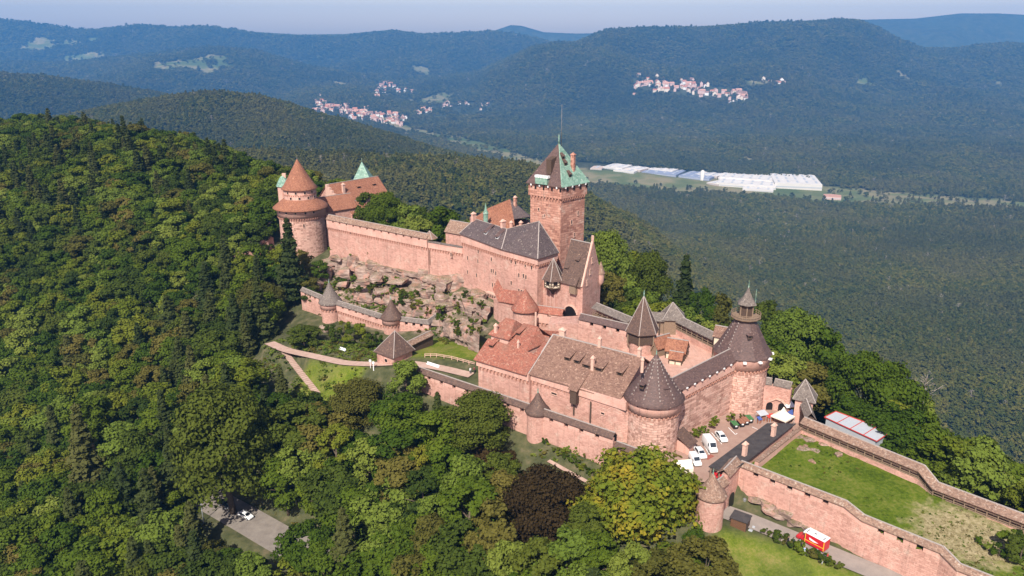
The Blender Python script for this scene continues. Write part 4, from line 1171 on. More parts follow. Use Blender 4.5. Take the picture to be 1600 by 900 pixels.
lan = MB(); lan.lathe(SB, [(2.3, 21.6), (3.7, 22.3), (3.75, 22.55), (0.1, 22.56)], 12, smooth=False); gal = lan.build("lantern_gallery", M['timber_light'], bast)
ra = MB()
for i in range(24):
    a = 2 * PI * i / 24; a2 = 2 * PI * (i + 1) / 24
    P = (SB[0] + 3.6 * math.cos(a), SB[1] + 3.6 * math.sin(a)); Q = (SB[0] + 3.6 * math.cos(a2), SB[1] + 3.6 * math.sin(a2))
    ra.bar((*P, 22.5), (*P, 23.6), 0.10); ra.bar((*P, 23.6), (*Q, 23.6), 0.12); ra.bar((*P, 23.05), (*Q, 23.05), 0.08)
ra.build("railing", M['timber_light'], gal)
lb = MB(); lb.prism(ring(SB, 1.55, 6, 0.3), 22.4, 26.0); lb.build("lantern", M['timber'], bast)
lp = MB()
for q in ring(SB, 1.7, 6, 0.3): lp.bar((*q, 22.5), (*q, 26.1), 0.26)
lp.build("lantern_post", M['timber_light'], bast)
lr = MB(); lr.lathe(SB, [(0.1, 25.9), (2.55, 25.85), (2.6, 25.95), (1.5, 27.2), (0.6, 28.9), (0.08, 30.2)], 6, 0.3, 0.3 + 2 * PI, smooth=False)
lro = lr.build("lantern_roof", M['grey_tile'], bast)
f = MB(); f.lathe(SB, [(0.12, 30.0), (0.22, 30.4), (0.08, 30.7), (0.05, 31.6), (0.02, 32.2)], 6); f.bar((SB[0] + 1.9, SB[1] - .4, 24.5), (SB[0] + 1.9, SB[1] - .4, 29.8), 0.12); f.build("finial", M['copper'], lro)

# curtain between the two
CC = [(35.0, 159.6, 11.4), (57.0, 178.0, 13.0)]
cur = curtain("bastion_wall", "rough pink curtain wall with slate roof rising from corner tower to lantern bastion", "wall", CC, -5.0, side=1, th=3.6, stone='stone_rough', roof='slate', rise=2.3, par=0.7, corb=2.6, gap=3.0, over=0.55, ridge=0.56)
e = MB()
for q, a in along(CC, 3.0): e.box((q.x + 0.77 * math.sin(a), q.y - 0.77 * math.cos(a), q.z - 0.35), 0.5, 0.5, 0.3, a)
e.build("eave_block", M['white'], cur)["kind"] = "stuff"
bu = MB()
for q, a in along([(36.5, 158.6, -1.5), (56, 174.6, -1.8)], 5.0, 0.3):
    bu.add([(q.x, q.y, -4), (q.x + 3.2, q.y + 2.6, -4), (q.x + 3.0, q.y + 2.7, 3.4), (q.x + 0.2, q.y + 0.5, 2.2), (q.x + 1.4, q.y - 0.6, -4)], [(0, 4, 3), (4, 1, 2, 3), (0, 3, 2, 1)])

# residence: the long wall with the brown roof
E0 = (4.9, 175.4); E1 = (24.5, 160.2)
res = empty("residence_hall", (E0[0], E0[1], 0), "long hall with broad brown tiled roof and dormers above the outer wall", "building")
w = MB(); w.prism([E0, E1, P2(E1, 3.5, 1.2), P2(E1, 3, 20), P2(E0, 0, 20)], -6, 8.2); w.build("wall", M['stone'], res)
up = MB(); up.prism([P2(E0, 0.02, -.42), P2(E1, 2.2, -.42), P2(E1, 2.2, 19.5), P2(E0, 0.02, 19.5)], 8.203, 10.3); up.build("parapet", M['stone_smooth'], res)
gb = MB(); 
for a in (0.06, 24.6): 
    A, B, C = P2(E0, a, 0.0), P2(E0, a, 20.0), P2(E0, a, 10.2); gb.prism([A, B, P2(E0, a + .4, 20), P2(E0, a + .4, 0)], 10.303, 10.35); gb.poly([(*A, 10.3), (*B, 10.3), (*C, 16.5)])
gb.build("gable", M['stone_smooth'], res)
cb = MB(); corbels(cb, [(*P2(E0, 0, 0), 8.2), (*P2(E0, 25.5, 0), 8.2)], 0, 1, 0.45, 0.95, 0.5); cb.build("corbel_band", M["corbel"], res)["kind"] = "stuff"
r = MB()
e0 = (*P2(E0, -0.3, -1.0), 10.1); e1 = (*P2(E0, 25.2, -1.0), 10.1); r0 = (*P2(E0, -0.3, 10.2), 17.0); r1 = (*P2(E0, 25.6, 10.2), 17.0); b0 = (*P2(E0, -0.3, 21), 10.1); b1 = (*P2(E0, 25.2, 21), 10.1)
r.slab([e0, e1, r1, r0], 0.2); r.slab([r0, r1, b1, b0], 0.2)
rro = r.build("roof", M['brown_tile'], res)
c = MB(); c.bar((r0[0], r0[1], 17.06), (r1[0], r1[1], 17.06), 0.35, 0.2); c.bar((e0[0], e0[1], e0[2] + .08), (r0[0], r0[1], r0[2] + .08), 0.35, 0.16); c.build("ridge_cap", M['mortar'], rro)
RP = roof_plane(e0, e1, r0)
for u, v, ww in ((886, 563.5, 1.6), (901, 568, 1.6), (916, 575, 2.2), (935, 580, 2.2), (968, 587, 1.5)): dormer(rro, u, v, RP, ww, 1.0, 'brown_tile')
for u, v, h in ((926, 577, 2.8), (937, 541, 1.9), (999, 556, 1.6)):
    q = plane_hit(u, v, *RP); chimney(rro, q, 0.75, 0.75, h, AXA)
q = plane_hit(879, 523, *RP); chimney(rro, (q.x, q.y, 16.9), 1.5, 0.9, 1.6, AXA)
# hoist bay and the two long drains
q = on_wall(898, 607, E0, E1, 0.8); h = MB(); h.box((q.x, q.y, 6.2), 1.7, 1.5, 3.7, AXA); h.build("hoist_bay", M['timber'], res)
q2 = plane_hit(894, 601, *RP); sh = MB(); sh.slab([(*P2((q.x, q.y), -1.3, -1.1), 9.95), (*P2((q.x, q.y), 1.3, -1.1), 9.95), (*P2((q.x, q.y), 1.3, 5.5), 13.3), (*P2((q.x, q.y), -1.3, 5.5), 13.3)], 0.15); sh.build("bay_roof", M['brown_tile'], res)
for u, v0, v1 in ((897, 618, 648), (923, 628, 660)):
    a = on_wall(u, v0, E0, E1, 0.35); b = on_wall(u, v1, E0, E1, 0.35); d = MB(); d.bar((a.x, a.y, a.z), (a.x, a.y, b.z), 0.34); d.build("drain_pipe", M['timber'], res)
for u, v, ww, hh in ((866, 615, 1.6, 0.5), (942, 646, 0.9, 0.5)): opening(res, E0, E1, u, v, ww, hh)

# red-tiled house left of it
RB = (-8.8, 184.2)
rb = empty("red_roof_house", (RB[0], RB[1], 0), "house with stepped bright red tiled roofs and a small open light well", "building")
LEN = 16.2
w = MB(); w.prism([RB, P2(RB, LEN, 0), P2(RB, LEN, 15), P2(RB, 0, 15)], -5, 8.2); w.build("wall", M['stone'], rb)
up = MB(); up.prism([P2(RB, -0.35, -.42), P2(RB, LEN - .02, -.42), P2(RB, LEN - .02, 14.6), P2(RB, -.35, 14.6)], 8.203, 10.25); up.build("parapet", M['stone_smooth'], rb)
cb = MB(); corbels(cb, [(*P2(RB, 0, 0), 8.2), (*P2(RB, LEN, 0), 8.2)], 0, 1, 0.45, 0.95, 0.5); cb.build("corbel_band", M["corbel"], rb)["kind"] = "stuff"
# main front slope, rising to a ridge 8 m in
r = MB()
def R_(a, i, z): return (*P2(RB, a, i), z)
r.slab([R_(-.8, -1, 10.0), R_(LEN - .3, -1, 10.0), R_(LEN - .3, 4.6, 13.4), R_(-.8, 5.4, 13.9)], 0.18)
r.slab([R_(5.6, 4.6, 13.5), R_(LEN - 4.3, 4.6, 13.42), R_(LEN - 6.0, 12.5, 17.4), R_(5.6, 12.5, 17.4)], 0.18)
r.slab([R_(LEN - 6.0, 12.5, 17.4), R_(LEN - 4.3, 4.6, 13.42), R_(LEN - 2.9, 12.5, 13.9)], 0.18)
r.slab([R_(5.6, 12.5, 17.4), R_(LEN - 6, 12.5, 17.4), R_(LEN - 4.0, 17, 13.5), R_(5.6, 17, 13.5)], 0.18)
r.slab([R_(LEN - 1.8, 4.2, 13.35), R_(LEN - .3, 4.2, 13.25), R_(LEN - .3, 9, 15.2), R_(LEN - 1.8, 9, 15.2)], 0.18)
rr_ = r.build("roof", M['red_tile'], rb)
hb = MB(); hb.prism([P2(RB, -.3, 6.0), P2(RB, 5.4, 6.0), P2(RB, 5.4, 14.8), P2(RB, -.3, 14.8)], 8, 15.2); hb.prism([P2(RB, 5.45, 5.2), P2(RB, LEN - 4.4, 5.2), P2(RB, LEN - 3.2, 12.4), P2(RB, LEN - 6, 16), P2(RB, 5.45, 16)], 10.3, 13.3); hb.build("upper_storey", M['stone_smooth'], rb)
r2 = MB()
r2.slab([R_(-.9, 5.4, 15.0), R_(5.9, 5.4, 15.0), R_(4.4, 10.4, 18.6), R_(1.2, 10.4, 18.6)], 0.18); r2.slab([R_(5.9, 5.4, 15.0), R_(5.9, 15.2, 15.0), R_(4.4, 10.4, 18.6)], 0.18)
r2.slab([R_(-.9, 15.2, 15.0), R_(-.9, 5.4, 15.0), R_(1.2, 10.4, 18.6)], 0.18); r2.slab([R_(5.9, 15.2, 15.0), R_(-.9, 15.2, 15.0), R_(1.2, 10.4, 18.6), R_(4.4, 10.4, 18.6)], 0.18)
r2o = r2.build("upper_roof", M['red_tile'], rb)
PL1 = roof_plane(R_(0, -1, 10), R_(5, -1, 10), R_(0, 5.2, 13.8)); PL2 = roof_plane(R_(6, 4.6, 13.5), R_(10, 4.6, 13.5), R_(6, 12.5, 17.4))
dormer(rr_, 767, 543, PL1, 1.3, 0.8, 'red_tile')
for u, v in ((797, 530), (809, 524)): dormer(rr_, u, v, PL2, 1.2, 0.8, 'red_tile')
q = plane_hit(775, 525, *PL1); chimney(rr_, q, 0.8, 0.7, 2.8, AXA)
q = plane_hit(810, 543, *PL2); chimney(rr_, q, 0.5, 0.5, 1.3, AXA)
lw_ = MB(); lw_.prism([P2(RB, LEN - 3.9, 5.0), P2(RB, LEN - 2.0, 5.0), P2(RB, LEN - 2.0, 8.6), P2(RB, LEN - 3.4, 8.6)], 10.4, 11.0); lw_.build("light_well", M['dark'], rb)  # dark block instead of a hole, shade of the well in its colour

# outer wall with small turret
LWp = [(-25.5, 188.5, 4.5), (5.9, 165.0, 4.5), (22.6, 152.5, 4.5)]
curtain("outer_wall", "long low outer wall with narrow slate roof below the red and brown roofed halls", "wall", LWp, -9, side=1, th=1.7, stone='stone', roof='slate_brown', rise=1.1, par=0.8, gap=4.6, over=0.4, gw=1.15)
curtain("outer_wall", "short lower stretch of roofed outer wall in front of the stout corner tower", "wall", [(23.0, 152.2, 2.6), (30.6, 146.2, 2.6)], -9, side=1, th=1.5, stone='stone', roof='slate_brown', rise=1.1, par=0.8, gap=3.8, over=0.4, gw=1.15)
round_tower("wall_turret", "small round turret with squat dark cone on the low outer wall", (6.2, 166.2), 2.6, -6, 4.3, 9.4, 'stone', 'slate_brown', over=0.55, corb=0, flare=0.1, n=28)

# palace with the dark slate roofs
Q0 = (-16.9, 249.8); Q1 = (-2.6, 233.1); Q2 = (7.7, 222.8); Q3 = (13.9, 229.3); Q4 = (12.5, 239); Q5 = (3.5, 247.0); Q0b = (-9.0, 259.2)
pal_ = empty("palace", (0, 240, 8), "tall pink palace block with dark slate hipped roofs before the square keep", "building")
w = MB(); w.prism([Q0, Q1, Q2, Q3, Q4, Q5, Q0b], -1, 24.2); w.build("wall", M['stone'], pal_)
PL_ = [(*Q0, 24.2), (*Q1, 24.2), (*Q2, 24.2), (*Q3, 24.2)]
par = MB(); o = offset_line(PL_, -0.45)
par.prism([tuple(o[0]), tuple(o[1]), tuple(o[2]), tuple(o[3]), Q4, Q5, Q0b], 24.203, [27.4, 26.5, 26.5, 26.5, 26.5, 26.5, 27.4]); par.build("parapet", M['stone_smooth'], pal_)
cb = MB(); corbels(cb, PL_, 0, 1, 0.5, 0.95, 0.5); cb.build("corbel_band", M["corbel"], pal_)["kind"] = "stuff"
e = offset_line(PL_, -0.95)
ez = [27.25, 26.35, 26.35, 26.35]
E_ = [(e[i].x, e[i].y, ez[i]) for i in range(4)]
AP = (8.3, 229.6, 36.0); RL = (-12.4, 254.6, 30.9); RM = (-1.6, 239.3, 31.2)
B0_ = (Q0b[0] + .4, Q0b[1] + .6, 27.25); B1_ = (4.2, 247.6, 26.35); B2_ = (13.2, 239.4, 26.35)
r = MB()
for f in ([E_[0], E_[1], RM, RL], [E_[1], E_[2], AP, RM], [E_[2], E_[3], AP], [E_[3], B2_, AP], [B2_, B1_, RM, AP], [RM, B1_, B0_, RL], [B0_, E_[0], RL]):
    if len(f) == 4 and f[2] == AP: r.slab(f[:3], 0.16); r.slab([f[0], f[2], f[3]], 0.16)
    elif len(f) == 4 and AP in f: r.slab([f[0], f[1], f[3]], .16); r.slab([f[1], f[2], f[3]], .16)
    else: r.slab(f, 0.16)
pro = r.build("roof", M['slate_grey'], pal_)
c = MB()
for a, b in ((RL, RM), (E_[1], RM), (RM, AP), (E_[2], AP), (E_[3], AP), (E_[0], RL)): c.bar((a[0], a[1], a[2] + .06), (b[0], b[1], b[2] + .06), 0.24, 0.14)
c.build("ridge_cap", M['mortar'], pro)
PPL = roof_plane(E_[0], E_[1], RM)
for u, v in ((758, 366), (776, 373)): dormer(pro, u, v, PPL, 1.2, 0.7, 'slate', 'white', 3.2)
for u, v, Y, ww in ((740, 342, 254, 1.3), (826, 360, 236, 1.7), (786, 354, 242, 1.6)):
    q = WY(u, v, Y); chimney(pro, (q.x, q.y, q.z - .6), ww, 0.9, 2.2, 0.8, 'stone_smooth')
for (A, B, L_) in ((Q0, Q1, [(731, 403), (731, 425), (747, 408), (747.5, 393), (768, 423), (770, 445), (768, 405), (775, 427), (776, 448), (745, 430), (771, 423.5), (773.5, 445.5)]), (Q1, Q2, [(799, 408), (799, 442), (811, 430), (818, 431), (822, 433), (821, 414), (831, 418), (811, 454), (815, 456), (818, 457), (822, 457), (806, 410)]), (Q2, Q3, [(857, 425), (857, 450)])):
    for u, v in L_: opening(pal_, A, B, u, v, 0.55, 1.3)
gard = MB(); q = on_wall(769, 460, Q0, Q1, 0.4); gard.box((q.x, q.y, q.z), 5.2, 1.0, 0.5, math.atan2(Q1[1] - Q0[1], Q1[0] - Q0[0])); 
for i in range(5): 
    a = math.atan2(Q1[1] - Q0[1], Q1[0] - Q0[0]); gard.box((q.x + (i - 2) * 1.15 * math.cos(a), q.y + (i - 2) * 1.15 * math.sin(a), q.z - .6), .4, .7, .59, a)
gard.build("string_course", M['trim'], pal_)
# buttress wall joining palace and gabled house
an = MB(); an.prism([(9.6, 224.9), (14.8, 218.6), (18.5, 222), (14.2, 229.2)], 3, 20.3); an.build("link_wing", M['stone'], pal_)
bt = MB()
for u in (855, 861, 867):
    a = on_wall(u, 470, (9.6, 224.9), (14.8, 218.6), 0.25); bt.box((a.x, a.y, 8), .5, .5, 8.3, -.87)
bt.build("buttress", M['stone_smooth'], pal_)

# keep
KC, KL, KR = Vector((15.5, 237.8)), Vector((5.0, 245.7)), Vector((24.7, 247.0)); KB = KL + KR - KC
KM = (KL + KR) / 2
keep = empty("keep_tower", (KM.x, KM.y, 10), "tall square red stone keep with half slate half green copper pyramid roof", "tower")
def shr(p, d): q = p - KM; return tuple(KM + q.normalized() * (q.length - d))
w = MB(); w.prism([shr(p, 1.0) for p in (KC, KR, KB, KL)], 8, 41.0); w.build("wall", M['stone_keep'], keep)
p_ = MB(); p_.prism([shr(p, 0.3) for p in (KC, KR, KB, KL)], 41.003, 44.9); p_.build("parapet", M['stone_keep'], keep)
cb = MB(); kk = [(*shr(KL, 1.0), 41.0), (*shr(KC, 1.0), 41.0), (*shr(KR, 1.0), 41.0)]
corbels(cb, kk, 0, 1, 0.52, 1.0, 0.5, 0.55); cb.build("corbel_band", M["corbel"], keep)["kind"] = "stuff"
KA = (14.9, 246.4, 57.6); ez = 45.0
def ex(p, d=0.55): q = p - KM; q = KM + q.normalized() * (q.length + d); return (q.x, q.y, ez)
eC, eR, eB, eL = ex(KC), ex(KR), ex(KB), ex(KL)
r = MB(); r.slab([eL, eC, KA], 0.2); r.slab([eB, eL, KA], 0.2); kro = r.build("roof", M['slate'], keep)
r = MB(); r.slab([eC, eR, KA], 0.2); r.slab([eR, eB, KA], 0.2); kco = r.build("copper_roof", M['copper'], keep)
c = MB(); c.bar((eC[0], eC[1], ez + .1), KA, 0.3, 0.2); c.build("hip_flashing", M['copper'], kco)
eb = MB()
for A, B in ((KL, KC), (KC, KR)):
    for q, a in along([(A.x, A.y, 44.2), (B.x, B.y, 44.2)], 3.1): eb.box((q.x + .15 * math.sin(a), q.y - .15 * math.cos(a), q.z + .1), 0.4, 0.6, 0.6, a); 
eb.build("eave_bracket", M['white'], keep)["kind"] = "stuff"
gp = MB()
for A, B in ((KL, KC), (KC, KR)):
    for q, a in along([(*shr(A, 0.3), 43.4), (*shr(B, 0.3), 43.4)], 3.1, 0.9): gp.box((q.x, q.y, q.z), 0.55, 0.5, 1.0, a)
gp.build("loophole", M['dark'], keep)["kind"] = "stuff"  # dark blocks on the parapet, shade of the openings put into the colour
# white-crested copper dormer on the slate side, dark dormer above it
ka = math.atan2(KC.y - KL.y, KC.x - KL.x); kn = Vector((math.sin(ka), -math.cos(ka)))
SPL = roof_plane(eL, eC, KA); CPL = roof_plane(eC, eR, KA)
q = plane_hit(847, 287, *SPL); b = MB(); b.box((q.x + kn.x * .0, q.y + kn.y * .0, q.z - .1), 4.6, 1.3, 2.0, ka); b.build("copper_dormer", M['copper'], kro)
b = MB()
for i in range(5): b.box((q.x + math.cos(ka) * (i - 2) * 1.05 - kn.x * .1, q.y + math.sin(ka) * (i - 2) * 1.05 - kn.y * .1, q.z + 1.9), 0.8, 1.4, 0.75, ka)
b.build("dormer_crest", M['white'], kro)
q = plane_hit(858, 272, *SPL); b = MB(); bk = -kn * 2.0
b.add([(q.x + math.cos(ka) * s * .95 + kn.x * o, q.y + math.sin(ka) * s * .95 + kn.y * o, q.z + z) for z, o in ((0, .3), (4.6, .3)) for s in (-1, 1)] + [(q.x + math.cos(ka) * s * .95 - kn.x * 3.0, q.y + math.sin(ka) * s * .95 - kn.y * 3.0, q.z + 5.3) for s in (-1, 1)], [(0, 1, 3, 2), (2, 3, 5, 4), (0, 2, 4), (1, 5, 3)])
b.build("roof_hatch", M['timber'], kro)
for u, v in ((880, 249), (884, 259), (891, 277)): dormer(kco, u, v, CPL, 1.1, 1.0, 'slate_brown', 'timber', 1.2)
q = plane_hit(895, 263, *CPL); chimney(kco, (q.x, q.y, q.z), 1.15, 1.0, 4.2, ka, 'stone_keep', 1, 'stone_keep')
f = MB(); f.tube([(KA[0], KA[1], 57.2), (KA[0], KA[1], 60.2)], [0.35, 0.1], 6); f.build("finial", M['copper'], kro)
f = MB(); f.tube([(KA[0] + .75, KA[1], 56.5), (KA[0] + .75, KA[1], 69.5)], [0.13, 0.07], 6); f.build("flagpole", M['iron'], keep)
for u, v in ((851, 337), (849, 338), (842, 327)): opening(keep, shr(KL, 1), shr(KC, 1), u, v, 0.5, 0.9)
for u, v in ((893, 347), (903, 333), (897, 367), (892, 378)): opening(keep, shr(KC, 1), shr(KR, 1), u, v, 0.6, 1.3)

# rear palace wing with the rusty roof
rw = empty("palace_rear_wing", (-4, 262, 20), "rear palace wing with rust red tiled roof and grey hipped end beside the keep", "building")
RA = WY(797, 311, 264); RBk = WY(763, 325, 270); RC = WY(742, 340, 272); RD = WY(803, 342, 259); RE = WY(828, 338, 262)
w = MB(); w.prism([(RC.x - 2, RC.y + 3), (-8, 256), (1.5, 252), (6.5, 258), (6, 270), (-8, 280)], 8, 27.0); w.build("wall", M['stone'], rw)
r = MB(); r.slab([tuple(RC), (-8.5, 255.2, 26.4), (1.2, 251.5, 27), tuple(RD), tuple(RA), tuple(RBk)], 0.2); r.slab([tuple(RBk), tuple(RA), (7, 274, 27.5), (-6, 284, 27)], 0.2); r.slab([tuple(RC), tuple(RBk), (-6, 284, 27)], 0.2)
rwo = r.build("roof", M['rust_tile'], rw)
r = MB(); r.slab([tuple(RA), tuple(RD), tuple(RE)], 0.2); r.slab([tuple(RA), tuple(RE), (7, 274, 27.5)], 0.2); r.build("hipped_end", M['slate_grey'], rw)
q = WY(805, 316, 263); chimney(rwo, (q.x, q.y, q.z - 1.5), 0.9, 0.9, 3.0, ka, 'stone_keep')
for u, v in ((785, 350), (814, 352), (799, 352)):
    q = WY(u, v, 254); chimney(rwo, (q.x, q.y, q.z - 1), 1.0, 0.8, 1.8, ka, 'stone_smooth', 3)
st = empty("stair_turret", (WY(759, 340, 258).x, 258, 22), "slender green copper spirelet behind the palace roof ridge", "spire")
sx = WY(759, 340, 258); s0 = MB(); s0.prism(ring((sx.x, 258), 0.85, 8), 24, WY(759, 333, 258).z); s0.build("shaft", M['copper'], st)
s1_ = MB(); s1_.lathe((sx.x, 258), [(1.05, WY(759, 333.5, 258).z), (0.45, WY(759, 328, 258).z), (0.05, WY(759, 317, 258).z)], 8, smooth=False); s1_.build("spire", M['copper'], st)

# gabled house under the keep
CF, CBk = Vector((20.7, 213.0)), Vector((27.0, 223.0)); CL = Vector((14.8, 218.4)); CLb = CL + (CBk - CF)
ch = empty("gabled_house", (CF.x, CF.y, 10), "steep roofed stone house with tall gable under the keep", "building")
w = MB(); w.prism([tuple(CF), tuple(CBk), tuple(CLb), tuple(CL)], 2, 20.8); 
cm_ = (CF + CBk) / 2; cml = (CL + CLb) / 2
w.build("wall", M['stone'], ch)
gx = MB(); dv = (CF - CL).normalized()
for q in (0.0, -0.7):
    A, B, C = CF + dv * q, CBk + dv * q, cm_ + dv * q
    gx.add([(A.x, A.y, 20.8), (B.x, B.y, 20.8), (C.x, C.y, 32.8)], [(0, 1, 2)])
A0, B0, C0 = CF, CBk, cm_; A1, B1, C1 = CF - dv * .7, CBk - dv * .7, cm_ - dv * .7
gx.add([(A0.x, A0.y, 20.8), (C0.x, C0.y, 32.8), (C1.x, C1.y, 32.8), (A1.x, A1.y, 20.8), (B0.x, B0.y, 20.8), (B1.x, B1.y, 20.8)], [(0, 1, 2, 3), (1, 4, 5, 2)])
gw = gx.build("gable", M['stone'], ch)
cp = MB(); A2, B2 = CF + (CF - CBk).normalized() * .35, CBk + (CBk - CF).normalized() * .35; zt = 20.3
cp.bar((A2.x - dv.x * .35, A2.y - dv.y * .35, zt), (C0.x - dv.x * .35, C0.y - dv.y * .35, 33.0), .5, .25); cp.bar((B2.x - dv.x * .35, B2.y - dv.y * .35, zt), (C0.x - dv.x * .35, C0.y - dv.y * .35, 33.0), .5, .25)
cp.box((C0.x - dv.x * .35, C0.y - dv.y * .35, 32.9), .6, .6, 1.5, .4); cp.build("gable_coping", M['trim'], gw)
r = MB(); pn = (CF - CBk).normalized(); A = CF + pn * .6 - dv * .7; Bq = CL + pn * .6 - dv * .3; C = cm_ - dv * .7; D = cml - dv * .3
r.slab([(A.x, A.y, 20.2), (Bq.x, Bq.y, 20.2), (D.x, D.y, 31.9), (C.x, C.y, 31.9)], .2)
A = CBk - pn * .6 - dv * .7; B_ = CLb - pn * .6 - dv * .3; r.slab([(C.x, C.y, 31.9), (D.x, D.y, 31.9), (B_.x, B_.y, 20.2), (A.x, A.y, 20.2)], .2)
cho = r.build("roof", M['slate_brown'], ch)
c = MB(); c.bar((C.x, C.y, 31.98), (D.x, D.y, 31.98), .35, .2); c.build("ridge_cap", M['mortar'], cho)
CPLN = roof_plane((CF.x, CF.y, 20.8), (CL.x, CL.y, 20.8), (D.x, D.y, 31.9))
for u, v in ((885, 422), (902, 410)): dormer(cho, u, v, CPLN, 1.3, 0.7, 'slate_brown', 'timber', 1.2)
for u, v in ((922, 425), (917, 442), (925, 407)): opening(ch, CF, CBk, u, v, 0.55, 1.5)
q = on_wall(896, 452, CF, CL, 0.5); b = MB(); b.box((q.x, q.y, q.z - 1.3), 2.3, 1.2, 3.0, math.atan2(dv.y, dv.x)); b.build("timber_bay", M['timber_light'], ch)
b = MB(); bq = Vector((q.x, q.y)); s_ = Vector((dv.x, dv.y)) * 1.5; n_ = pn
b.slab([(*(bq - s_ + n_ * 1.0), q.z + 1.5), (*(bq + s_ + n_ * 1.0), q.z + 1.5), (*(bq + s_ - n_ * 1.1), q.z + 3.9), (*(bq - s_ - n_ * 1.1), q.z + 3.9)], .15); b.build("bay_roof", M['slate_brown'], ch)
q = on_wall(892, 483, CF, CL, 0.02); b = MB()
a = math.atan2(dv.y, dv.x); pts = []
for i in range(11): th = PI * i / 10; pts.append((q.x + math.cos(a) * 2.4 * math.cos(th), q.y + math.sin(a) * 2.4 * math.cos(th), q.z - 1.2 + 2.4 * math.sin(th)))
bo = [(x + pn.x * .1, y + pn.y * .1, z) for x, y, z in pts]; b.poly(bo); b.poly([bo[0], bo[-1], (bo[-1][0], bo[-1][1], bo[-1][2] - 2), (bo[0][0], bo[0][1], bo[0][2] - 2)]); b.build("archway", M['dark'], ch)  # flat dark sheet, shade of the recess painted as its colour
b = MB()
for i in range(10):
    p, q_ = pts[i], pts[i + 1]; b.bar((p[0] + pn.x * .2, p[1] + pn.y * .2, p[2]), (q_[0] + pn.x * .2, q_[1] + pn.y * .2, q_[2]), .5, .4)
b.build("arch_ring", M['trim'], ch)
bz = MB(); bc = (CBk.x - .1, CBk.y - .1); bz.lathe(bc, [(0.3, 17.6), (1.15, 18.8), (1.15, 21.5)], 14); bz.build("bartizan", M['stone_smooth'], ch)
bz = MB(); bz.lathe(bc, [(1.4, 21.4), (0.05, 25.2)], 14); bz.build("bartizan_roof", M['old_tile'], ch)
# half-timbered oriel with a tent roof
oc = (12.4, 220.4); ori = empty("oriel", (oc[0], oc[1], 16), "cream half timbered oriel with pointed grey hexagonal roof", "oriel")
b = MB(); b.prism(ring(oc, 2.65, 6, .25), 18.0, 20.6); b.build("wall", M['plaster'], ori)
b = MB(); rg = ring(oc, 2.7, 6, .25)
for i in range(6):
    A, B = rg[i], rg[(i + 1) % 6]; b.bar((*A, 17.9), (*A, 20.6), .26)
    for z in (18.1, 19.0, 20.3): b.bar((*A, z), (*B, z), .2)
    b.bar((*A, 18.1), ((A[0] + B[0]) / 2, (A[1] + B[1]) / 2, 19.0), .14); b.bar((*B, 18.1), ((A[0] + B[0]) / 2, (A[1] + B[1]) / 2, 19.0), .14)
b.build("timber_frame", M['timber'], ori)
b = MB()
for i in range(6):
    A, B = Vector(rg[i]), Vector(rg[(i + 1) % 6]); m_ = (A + B) / 2; d_ = (B - A); b.box((m_.x, m_.y, 19.15), 1.2, .2, 1.0, math.atan2(d_.y, d_.x))
b.build("window", M['dark'], ori)
b = MB(); b.lathe(oc, [(2.3, 17.95), (0.9, 16.6), (0.3, 15.6)], 6, .25, .25 + 2 * PI, smooth=False); b.build("corbel_base", M['timber'], ori)
hip_roof(ori, rg, 20.6, (oc[0], oc[1] + .4, 26.8), 'slate_brown', .6)

# round gate turret with the bright red half cone
gt = empty("gate_turret", (4.0, 217.5, 4), "round turret with bright orange red conical roof leaning on the palace wall", "tower")
gc = (4.0, 217.6)
w = MB(); w.lathe(gc, [(3.9, -2), (3.65, 12.0)], 32); w.build("wall", M['stone'], gt)
r = MB(); r.lathe(gc, [(0.1, 11.8), (4.35, 11.8), (4.4, 12.0), (3.6, 12.9), (1.4, 16.2), (0.06, 18.2)], 32); gr = r.build("roof", M['red_tile'], gt)
sl = MB(); sl.slab([(-4.4, 226, 11.4), (1.6, 219.6, 12.6), (4.5, 221.8, 15.8), (-3.0, 229, 14.4)], .18); sl.slab([(-6.0, 229.5, 14.2), (-4.4, 225.8, 11.6), (-2.8, 229, 14.4), (-4.6, 231, 17.2)], .18); sl.build("lean_to_roof", M['red_tile'], gt)
w = MB(); w.prism([(-5.8, 229), (-4.2, 226.4), (1.8, 220), (4.5, 222), (-3, 231)], -2, 11.3); w.build("side_wall", M['stone'], gt)
dp_ = MB(); q = WY(837, 488, 213.5); q2 = WY(837, 531, 212.5); dp_.bar(tuple(q), (q.x, q.y, q2.z), .5); dp_.build("drain_pipe", M['trim'], gt)
curtain("gate_passage", "short wall under a red tiled roof between orange cone turret and archway", "wall", [(7.4, 216.8, 11.4), (15.0, 213.6, 11.4)], -2, side=1, th=2.6, stone='stone', roof='red_tile', rise=1.6, par=0.9, corb=3.4, gap=4.5)
lr_ = empty("lean_to", (9, 204, 4), "small red tiled lean-to roof between the light well house and brown hall", "building")
a1, a2, a3, a4, a5 = W(840, 515, 10.6), W(876, 518, 10.6), W(860, 524, 9.2), W(849, 537, 7.6), W(836, 532, 7.8)
b = MB(); b.slab([tuple(a1), tuple(a2), tuple(a3), tuple(a4), tuple(a5)], .2); b.build("roof", M['red_tile'], lr_)
b = MB(); b.prism([(p.x * .995, p.y * .995) for p in (a1, a2, a3, a4, a5)], 0, [p.z - .35 for p in (a1, a2, a3, a4, a5)]); b.build("wall", M['stone_smooth'], lr_)

